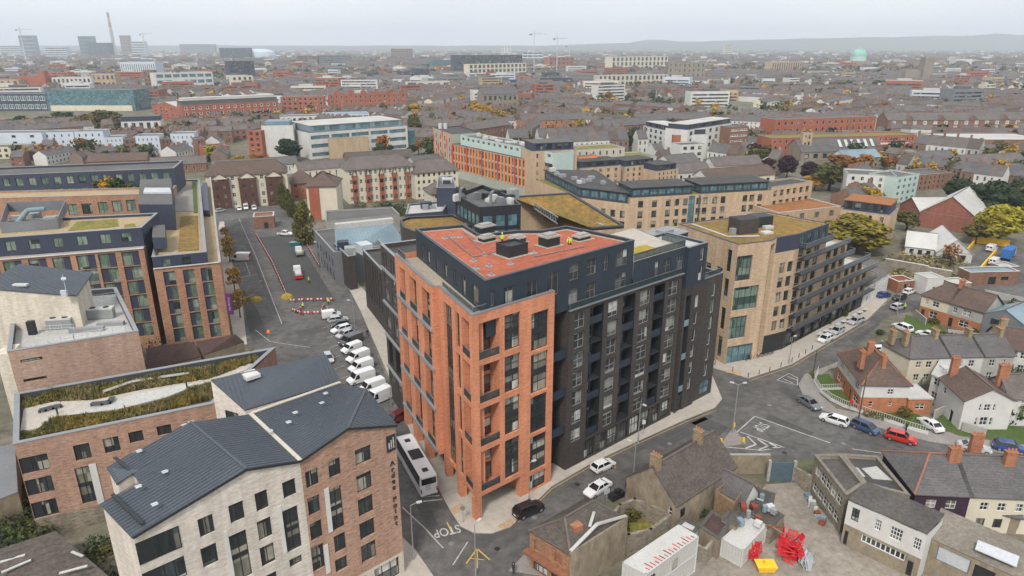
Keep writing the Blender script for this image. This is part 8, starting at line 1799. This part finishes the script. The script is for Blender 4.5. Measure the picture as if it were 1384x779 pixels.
r,p,h=B1('long red brick range with white window bays and gablets under a tile roof','apartment block',(1197,184),(1420,182),163,14,'brown_brick',16,3,(1,3,'white_frame','glass',.4),wf=.35,hf=.75,par=.1); gable(r,p,h,h+4.5,MATS['slate_brown'],MATS['brown_brick'],0,.3)
for i in range(5): c0=lerp2(p[0],p[1],.1+.19*i); c1=lerp2(p[0],p[1],.15+.19*i); q=rect((c0[0],c0[1]-.4),(c1[0],c1[1]-.4),5); gable(r,q,h,h+3,MATS['slate_brown'],MATS['brown_brick'],1,.2,name='gablet_roof')
B1('low red brick warehouse with a wide pale flat roof','warehouse',(1238,206),(1420,206),189,34,'brown_brick',18,1,SF,wf=.4,hf=.3,roof='roof_pale')
B1('white render flats with small windows beside the teal glazed stair','apartment block',(1140,270),(1206,274),235,14,WT,5,4,SF,wf=.32,roof='roof_grey'); B1('teal glazed end of the white render flats','apartment block',(1206,276),(1236,270),240,12,'mint',4,4,(1,1,'pale_frame','glass_teal',.1),wf=.5)
B1('dark brown brick flats right of the teal glazed end','apartment block',(1238,258),(1282,254),237,12,'brown_brick',7,3,SF,wf=.3)
r,p,h=B1('stone church hall with a long slate roof and white rooflights','church',(1082,218),(1192,214),206,16,'stone_wall',9,1,SF,par=.1); gable(r,p,h,h+6,MATS['slate'],MATS['stone_wall'],0,.3)
for i in range(6): m=MB(); c=lerp2(lerp2(p[0],p[1],.5+.08*i),lerp2(p[3],p[2],.5+.08*i),.25); m.bar((c[0],c[1]-2.4,h+1.9),(c[0],c[1]+2,h+5.3),1.6,.2); m.build('rooflight_strip',[MATS['coping_white']],r)
a=P(1222,238); m=MB(); m.box((*a,0),(4,4,ZH(a,206))); m.box((*a,ZH(a,206)),(4.6,4.6,.8)); tag(m.build('chimney_stack',[MATS['stone_wall']]),'square old stone chimney stack right of the church hall','chimney')
for i,(a,b,yt,lb) in enumerate((((1140,228),(1188,226),214,'stone outbuilding with a grey zinc roof below the church hall'),((1230,230),(1290,227),217,'grey roofed workshops behind the brown brick flats'),((1300,240),(1384,236),222,'row of white and cream cottages at the right edge'),((890,252),(960,247),236,'white walled works with a brown tile roof behind the courtyard housing'),((955,262),(1045,254),243,'long brown roofed works behind the courtyard housing'),((905,236),(945,232),222,'grey gabled shed behind the white works'),((965,240),(1030,236),225,'two gabled sheds in front of the purple trees'))): r,p,h=B1(lb,'works',a,b,yt,11,('stone_wall','brown_brick','render_white','render_white','render_cream','render_grey','render_white')[i],6,1 if i>2 else 2,SF,wf=.3,par=.1); gable(r,p,h,h+3.4,MATS[('zinc_blue','slate','slate_brown','slate_brown','tile_brown','slate','slate_brown')[i]],MATS['render_white'],0,.3)

A,B=P(1224,300),P(1320,306)
for a,b,yt,rg_,lb in (((1240,306),(1318,318),286,6.5,'red brick shed with a steep white ridged roof, the larger of the pair'),((1214,290),(1242,302),276,4,'red brick shed with a white roof, the smaller of the pair')):
    r,p,h=B1(lb,'warehouse',a,b,yt,30,'shed_brick',0,0,par=.05,roof='roof_pale'); gable(r,p,h,h+rg_,MATS['roof_pale'],MATS['shed_brick'],1,.4)
r,p,h=B1('white industrial shed with a shallow white roof by the long wall','warehouse',(1222,345),(1262,350),333,20,'corrug_white',3,1,SF,par=.05); gable(r,p,h,h+2.5,MATS['corrug_white'],MATS['corrug_white'],0,.3)
r,p,h=B1('white gabled annex of the industrial shed beside the ramp','warehouse',(1264,352),(1312,356),340,18,'corrug_white',2,1,SF,par=.05); gable(r,p,h,h+4,MATS['corrug_white'],MATS['corrug_white'],1,.3)
wall('long old stone boundary wall with a pale coping below the industrial shed',W0((1196,366),(1250,376)),3.5,.6,'stone_wall','coping_white'); wall('stone boundary wall running to the ramp yard',W0((1250,376),(1282,382)),3.2,.6,'stone_wall','coping_white')
wall('yellow hoarding closing the back of the ramp yard',W0((1314,328),(1363,334)),2.2,.25,'barrier_yellow'); wall('yellow barrier wall down the side of the ramp yard',W0((1345,343),(1316,376)),1.3,.4,'barrier_yellow'); wall('yellow edge rail at the left of the ramp yard',W0((1316,330),(1297,352)),1.2,.3,'barrier_yellow')
for i,(px,h,wm,rm,lb) in enumerate((((1262,400),4.6,'render_white','roof_pale','small white gatehouse with brick door at the yard entrance'),((1300,402),3.5,'render_dirty','roof_pale','low cluttered store beside the white gatehouse'),((1340,386),3.6,'brown_brick','zinc_blue','long low shed with blue and pale roof sheets by the ramp yard'),((1366,376),3,'grey_metal','roof_pale','pale roofed store at the right edge of the ramp yard'),((1224,396),3,'timber_red','rust','rusty red scrap shed at the end of the side road'))):
    a=P(*px); q=rect((a[0]-2.4-(i==2)*4,a[1]),(a[0]+2.4+(i==2)*5,a[1]+1),4.5); flatbld('yard_building',lb,'shed',q,h,MATS[wm],{0:lambda L,A,B:[(L*.4,L*.55,.1,2.2,SDOOR),(L*.65,L*.8,1.2,2.2,SF)]},MATS[rm],MATS['coping_white'],.2)

def cyl(mb,c,segs,n=20,mi=0):
    for (r0,z0),(r1,z1) in zip(segs,segs[1:]): mb.tube((*c,z0),(*c,z1),r0,max(r1,.01),n,mi,False)
a=P(1158,92); hd_=ZH(a,65); o=thing('domed_church','church with a large pale green copper dome on the right','church',(*a,0)); m=MB(); m.box((*a,0),(46,40,hd_*.36)); m.build('nave',[MATS['stone_wall']],o); m=MB(); cyl(m,a,[(21,hd_*.34),(21,hd_*.58)]); m.build('drum',[MATS['mint']],o)
m=MB(); cyl(m,a,[(21.5,hd_*.58)]+[(21.5*math.cos(t),hd_*.6+hd_*.36*math.sin(t)) for t in (.3,.6,.9,1.2,1.45)]+[(2.,hd_*.97),(1.6,hd_*1.06),(.1,hd_*1.1)]); m.build('dome',[mat('copper_green',(.25,.5,.4),(.2,.42,.33),sc=(.05,.05,.05),var=.1)],o,True)
a=P(1248,112); m=MB(); m.box((*a,0),(16,16,ZH(a,78))); m.box((a[0]-20,a[1]+6,0),(30,16,ZH(a,96))); tag(m.build('church_tower',[MATS['stone_wall']]),'square brown church tower standing above the right terraces','church tower')
B1('pale yellow office striped with vertical fins on the right','office block',(1042,98),(1086,97),84,22,'yellow_brick',14,1,(1,1,'grey_frame','glass',.1),wf=.5,hf=.8)
B1('white low hall above the right terraces','hall',(1290,92),(1312,92),80,30,WT,0,0,roof='roof_pale'); B1('long white terrace flats in the right distance','terrace',(1140,135),(1182,133),128,12,WT,10,2,SF,wf=.3)
c=(-1560,2880)
a=(P(152,62.5)[0]*0+ray(152,54)[0]/ray(152,54)[1]*4300,4300.)
for i,dx in enumerate((0,)): 
    m=MB(); hC=ZH(a,17); n=9
    for k in range(n): m.tube((*a,hC*k/n),(*a,hC*(k+1)/n),11-5*k/n,11-5*(k+1)/n,12,0 if k<6 else (k%2)+1,False)
    tag(m.build('power_station_chimney',[MATS['concrete'],MATS['sedum_rust'],MATS['concrete']]),'very tall banded power station chimney on the left horizon','chimney')
def sky_block(x0,x1,yt,Y,wm,lb,cat='tower block',rows=6,cols=3,dp=40):
    d0,d1=ray(x0,66),ray(x1,66); Y*=1.45; A=(d0[0]/d0[1]*Y,Y); B=(d1[0]/d1[1]*Y,Y); h=ZH(A,yt); return flatbld('tower',lb,cat,rect(A,B,dp),h,MATS[wm],{0:lambda L,A,B:[(1,L-1,h*(k+.2)/rows,h*(k+.75)/rows,SBANDD) for k in range(rows)]},MATS['roof_grey'],par=.5)
for a in ((108,126,49,2600,'glass_teal','blue glass tower on the left horizon'),(118,148,58,2500,'hotel_navy','long dark block below the blue glass tower'),(28,47,48,2700,'zinc_blue','dark tower with a crane on the far left horizon'),(164,175,48,3300,'brown_brick','brown red tower on the left horizon beside the chimney'),(178,196,56,3100,'render_blue','pale tower group right of the brown red tower'),(60,88,64,2200,'render_blue','pale low block on the far left horizon'),(296,336,65,2000,'hotel_navy','dark office slab before the stadium'),(243,290,60,3900,'grey_metal','grey hall on the left horizon'),(0,26,62,2600,'render_blue','pale block at the far left edge of the skyline'),(528,556,66,2300,'brown_brick','brown block on the middle skyline'),(430,470,75,1500,'grey_metal','long grey store roofs left of the middle skyline'),(400,428,76,1500,'brown_brick','brown brick block left of the middle skyline'),(980,990,60,3300,'render_cream','cream tower on the right skyline')): sky_block(*a)
d=ray(350,66); a=(d[0]/d[1]*3000,3000.); m=MB(); cyl(m,a,[(66,0),(66,22),(62,36),(45,44),(25,47),(.1,48)],28); tag(m.build('stadium',[MATS['render_blue']],smooth=True),'pale rounded stadium roof on the left horizon','stadium')
def crane(x,yt,Y,lb,arm=38):
    d=ray(x,66); a=(d[0]/d[1]*Y,float(Y)); h=ZH(a,yt); o=thing('tower_crane',lb,'crane',(*a,0)); w_=Y/1500.; m=MB(); m.bar((*a,0),(*a,h),1.5*w_); m.build('mast',[MATS['pale_metal']],o); m=MB(); m.bar((a[0]-arm*.35,a[1],h),(a[0]+arm,a[1]+8,h),1.3*w_); m.bar((*a,h),(*a,h+7),1.1*w_); m.build('jib',[MATS['pale_metal']],o); m=MB(); m.box((a[0]-arm*.3,a[1],h-3*w_),(5,3,3*w_)); m.build('counterweight',[MATS['grey_metal']],o)
crane(722,46,1500,'left tower crane over the middle skyline',24); crane(753,52,1600,'right tower crane over the middle skyline',22); crane(32,40,2600,'tower crane on the far left horizon',40); crane(196,46,3300,'thin tower crane beside the brown red tower',40); crane(770,62,2600,'low distant crane behind the middle skyline',40)

hm_=MB(); N=60
def ridge(y0,amp,x0,x1,sd,ph):
    ps=[(x0+(x1-x0)*i/N) for i in range(N+1)]
    hs=[max(2,amp(f/N)*(1+.12*noise.noise((f*.35,sd,0))+.05*noise.noise((f*1.3,sd,3)))) for f in range(N+1)]
    for i in range(N):
        a,b=ps[i],ps[i+1]; hm_.face([(a,y0-1500,-1),(b,y0-1500,-1),(b,y0,hs[i+1]),(a,y0,hs[i])]); hm_.face([(a,y0,hs[i]),(b,y0,hs[i+1]),(b,y0+1200,hs[i+1]*.7),(a,y0+1200,hs[i]*.7)])
ridge(9600,lambda f:26+190*max(0,min(1,(f-.12)/.88))**.75,-1500,7400,1,0); ridge(10600,lambda f:125*math.exp(-((f-.45)/.16)**2)+20,400,4200,4,0); ridge(9900,lambda f:62,-7600,1500,7,0)
mat('hillside',(.07,.085,.05),(.1,.1,.07),sc=(.002,.002,.002),fine=(.02,.02,.02),var=.35,rough=1.); tag(hm_.build('hills',[MATS['hillside']]),kind='structure')

circ=[]
for p in FOOT:
    c=cen(p); circ.append((c[0],c[1],max(math.dist(c,q) for q in p)))
cells={}
for p in FOOT:
    xs=[q[0] for q in p]; ys=[q[1] for q in p]
    for i in range(int(min(xs)//40)-1,int(max(xs)//40)+2):
        for j in range(int(min(ys)//40)-1,int(max(ys)//40)+2): cells.setdefault((i,j),[]).append((min(xs)-6,max(xs)+6,min(ys)-6,max(ys)+6,p))
def segd(p,a,b):
    L=(b[0]-a[0])**2+(b[1]-a[1])**2; t=max(0,min(1,((p[0]-a[0])*(b[0]-a[0])+(p[1]-a[1])*(b[1]-a[1]))/max(L,1e-6))); return math.hypot(p[0]-a[0]-t*(b[0]-a[0]),p[1]-a[1]-t*(b[1]-a[1]))
def blocked(x,y,rad=7.5):
    for x0,x1,y0,y1,p in cells.get((int(x//40),int(y//40)),()):
        if x0<x<x1 and y0<y<y1:
            ins=False
            for i in range(len(p)):
                a,b=p[i-1],p[i]
                if segd((x,y),a,b)<rad: return True
                if (a[1]>y)!=(b[1]>y) and x<(b[0]-a[0])*(y-a[1])/(b[1]-a[1])+a[0]: ins=not ins
            if ins: return True
    return False
def px(x,y,z=0):
    dy=y; dz=z-H; fw=dy*CP-dz*SP; up=dy*SP+dz*CP; return CX+F*x/fw,CY-F*up/fw
def allowed(x,y):
    if y<75: return False
    u,v=px(x,y)
    if y<225 and u<1432: return False
    if u<-330 or u>1900: return False
    if u>1425: return v<590
    if u<-60: return v<330
    if v<213: return not ((u<200 and 150<v<180) or (300<u<400 and 190<v) )
    if 1135<u and v<300 and not (1190<u and v>262): return True
    if 560<u<620 and v<226: return True
    if 20<u<330 and v<224: return True
    if 880<u<1050 and v<236: return True
    return False
rh=random.Random(77); brick('chim_far',(.3,.17,.12),(.22,.13,.095),var=.3)
VAR=[('render_cream','slate'),('far_brick','slate_brown'),('far_brick','slate'),('render_white','slate_brown'),('brown_brick','slate'),('render_grey','slate_old'),('far_brick','tile_brown'),('far_brick','slate_old'),('render_white','slate'),('far_brick','slate')]
brick('far_brick',(.25,.18,.145),(.19,.135,.11),var=.25)
VN=[('cream walled','grey slate'),('brown brick','brown'),('brown brick','grey slate'),('white','brown'),('red brown brick','grey slate'),('grey','worn slate'),('brown brick','red brown tile'),('brown brick','worn slate'),('white','grey slate'),('plain brown brick','slate')]
hmats=[]; 
for a,b in VAR:
    for q in (a,b):
        if q not in hmats: hmats.append(q)
hmats+=['chim_far','glass']; HI={n:i for i,n in enumerate(hmats)}
def hgeo(mb,x,y,ca,sa,w,d,e,rdg,v,det,chim):
    wi,ri=HI[VAR[v][0]],HI[VAR[v][1]]
    def T(a,b,z): return (x+a*ca-b*sa,y+a*sa+b*ca,z)
    h=w/2; k=d/2; o=.25
    for A,B in (((-h,-k),(h,-k)),((h,k),(-h,k))): mb.face([T(*A,0),T(*B,0),T(*B,e),T(*A,e)],wi)
    for s in (1,-1): mb.face([T(s*h,-s*k,0),T(s*h,s*k,0),T(s*h,s*k,e),T(s*h,0,rdg),T(s*h,-s*k,e)],wi)
    mb.face([T(-h,-k-o,e-.15),T(h,-k-o,e-.15),T(h,0,rdg+.1),T(-h,0,rdg+.1)],ri); mb.face([T(h,k+o,e-.15),T(-h,k+o,e-.15),T(-h,0,rdg+.1),T(h,0,rdg+.1)],ri)
    if chim:
        c=HI['chim_far']; b=[T(a,q,rdg-.8) for a,q in ((h-.5,-.9),(h+.1,-.9),(h+.1,.9),(h-.5,.9))]; t=[(p[0],p[1],rdg+1.1) for p in b]; mb.grid8(b,t,c,None,False)
    if det:
        g=HI['glass']
        for s in (-1,1):
            for a0 in (-.3,.22):
                for z0 in (1.,3.5):
                    q=[T(a0*w-.45,s*(k+.02),z0),T(a0*w+.45,s*(k+.02),z0),T(a0*w+.45,s*(k+.02),z0+1.2),T(a0*w-.45,s*(k+.02),z0+1.2)]; mb.face(q if s<0 else q[::-1],g)
spots=[]; mass=MB()
CELL=86
for j in range(0,26):
    for i in range(-24,25):
        x0,y0=i*CELL,j*CELL
        if y0>2150: continue
        ang=math.radians(rh.choice((38,40,128,12,100,75,-20,130,44,150)))+noise.noise((i*.3,j*.3,5))*.4; ca,sa=math.cos(ang),math.sin(ang); nr=int(CELL*1.0/21); w=rh.uniform(5.2,6.6); base=rh.randrange(10); far=y0>1150
        if noise.noise((i*.37,j*.37,9))>.42: continue
        for r_ in range(nr):
            off=(r_-(nr-1)/2)*21; v=base if rh.random()<.6 else rh.randrange(10); ww=w*(3.5 if far else 1); n=int(CELL*.92/ww); e=rh.uniform(5.,6.2) if rh.random()<.85 else rh.uniform(7.5,9.5); dd=rh.uniform(7.5,9.5); rd=e+rh.uniform(2.2,3.2)
            for q in range(n):
                if rh.random()<.05: continue
                t=(q-(n-1)/2)*ww; x=x0+CELL/2+t*ca-off*sa; y=y0+CELL/2+t*sa+off*ca
                if not allowed(x,y) or blocked(x,y): continue
                vv=v if rh.random()<.75 else rh.randrange(10)
                spots.append((y,x,y,ca,sa,ang,ww,dd,e+rh.uniform(-.1,.1),rd,vv,far))
for s in [s for s in spots if not -60<px(s[1],s[2])[0]<1425]: spots.remove(s); hgeo(mass,*s[1:5],s[6]-.02,*s[7:11],True,True)
spots.sort(key=lambda s:math.hypot(s[1],s[2]))
HM={}
for s in spots[:295]:
    _,x,y,ca,sa,ang,ww,dd,e,rd,v,far=s
    if v not in HM: mb=MB(); hgeo(mb,0,0,1,0,6.,8.4,5.5,8.2,v,True,True); HM[v]=mb.mesh('terraced_house',[MATS[q] for q in hmats])
    u,vv=px(x,y); zone='right of the purple trees' if u>1130 else 'left of the orange panelled block' if u<600 else 'behind the orange panelled block' if u<880 else 'behind the tan courtyard housing'
    o=link('terraced_house',HM[v]); o.location=(x,y,0); o.rotation_euler=(0,0,ang); o.scale=(ww/6.02,dd/8.4,e/5.5)
    lb='%s terraced house with a %s roof %s'%(*VN[v],zone); tag(o,lb,'house','%s terraced houses with %s roofs %s'%(*VN[v],zone))
for s in spots[295:]:
    _,x,y,ca,sa,ang,ww,dd,e,rd,v,far=s; hgeo(mass,x,y,ca,sa,ww-.02,dd,e,rd,v,y<600,y<1000)

for k in range(9500):
    y=2050+6800*rh.random()**1.7; x=rh.uniform(-1,1)*y*.83
    if noise.noise((x*.0012,y*.0012,2))>.32: continue
    w,d=rh.uniform(14,46),rh.uniform(9,16); hgeo(mass,x,y,*((lambda a:(math.cos(a),math.sin(a)))(rh.uniform(-.6,.6))),w,d,rh.uniform(5,8)*(1 if rh.random()<.85 else 2.2),rh.uniform(8,11)*(1 if rh.random()<.85 else 2),rh.randrange(10),False,False)
tag(mass.build('far_rooftops',[MATS[q] for q in hmats]),kind='stuff')

for k in range(230):
    y=rh.uniform(700,3000); x=(rh.uniform(-.95,.25) if rh.random()<.8 else rh.uniform(.2,.9))*y*.8
    if blocked(x,y,16): continue
    w,d,h=rh.uniform(14,48),rh.uniform(10,18),rh.uniform(9,19)
    m=MB(); wm,rm=rh.choice((('render_cream','roof_pale'),('red_brick','roof_grey'),('render_white','roof_pale'),('render_white','roof_grey'),('render_white','slate'),('red_brick','roof_pale'),('shed_brick','slate_brown'),('hotel_navy','roof_grey'),('red_brick','slate'),('yellow_brick','roof_grey'),('render_blue','roof_pale'),('grey_metal','roof_grey'))); an=rh.uniform(-.5,.5); m.box((x,y,0),(w,d,h),an,0,1); m.box((x+rh.uniform(-4,4),y,h),(w*.4,d*.4,2.5),an,1)
    for f in range(int(h/3.4)):
        ca,sa=math.cos(an),math.sin(an); m.box((x+sa*(d/2),y-ca*(d/2),1+3.4*f),(w*.92,.3,1.5),an,2)
    tag(m.build('distant_block',[MATS[wm],MATS[rm],MATS['glass']]),'mid-rise block standing among the distant terraces','building','mid-rise blocks among the distant terraces')

FT={}
def fartree(lf):
    if lf not in FT:
        mb=MB(); rq=random.Random(hash(lf)%97+len(lf)); mb.tube((0,0,0),(0,0,3),.3,.2,5,1)
        for i in range(7): leafcloud(mb,(rq.uniform(-1.6,1.6),rq.uniform(-1.6,1.6),rq.uniform(3.,6.4)),(2,2,1.6),26,.75,rq)
        FT[lf]=mb.mesh('distant_tree',[MATS[lf],MATS['bark']])
    return FT[lf]
tl_=[]
LFS=['leaf_olive','leaf_green','leaf_dark','leaf_autumn','leaf_rust','leaf_olive','leaf_green']
for k in range(9000):
    y=240+3600*rh.random()**1.35; x=rh.uniform(-1,1)*y*.8
    if noise.noise((x*.006,y*.006,4))<.0 and rh.random()<.75: continue
    if not allowed(x,y) or blocked(x,y,3): continue
    u,v=px(x,y)
    tl_.append((math.hypot(x,y),x,y,rh.choice(LFS),rh.uniform(.6,1.5)*(1 if y<1500 else 1.5)))
for cx_,cy_,n,s in ((780,1000,30,60),(-560,1350,120,110),(500,800,20,30),(560,1050,24,40),(980,1000,24,40),(880,620,14,22),(180,1050,26,50)):
    for i in range(n):
        x,y=cx_+rh.gauss(0,s),cy_+rh.gauss(0,s*.5)
        if not blocked(x,y,3): tl_.append((math.hypot(x,y),x,y,rh.choice(LFS[:5]),rh.uniform(1,1.8)))
tl_.sort()
TN={'leaf_olive':'olive','leaf_green':'green','leaf_dark':'dark green','leaf_autumn':'yellow autumn','leaf_rust':'rust coloured'}
for d,x,y,lf,s in tl_[:240]:
    o=link('distant_tree',fartree(lf)); o.location=(x,y,0); o.scale=(s,s,s); o.rotation_euler=(0,0,rh.uniform(0,6.3)); tag(o,'%s tree among the distant terraces'%TN[lf],'tree','%s trees among the distant terraces'%TN[lf])
wd=MB(); ml=list(TN)
for d,x,y,lf,s in tl_[240:]:
    for i in range(3): leafcloud(wd,(x+rh.uniform(-1.5,1.5)*s,y+rh.uniform(-1.5,1.5)*s,4.2*s),(2.6*s,2.6*s,2.8*s),9,1.5*s,rh,ml.index(lf))
for k in range(2600):
    y=3200+5200*rh.random(); x=rh.uniform(-.2,1)*y*.83
    leafcloud(wd,(x,y,5),(rh.uniform(8,30),6,6),8,6,rh,rh.choice((0,1,2)))
tag(wd.build('far_woods',[MATS[q] for q in ml]),kind='stuff')
bpy.context.view_layer.update()
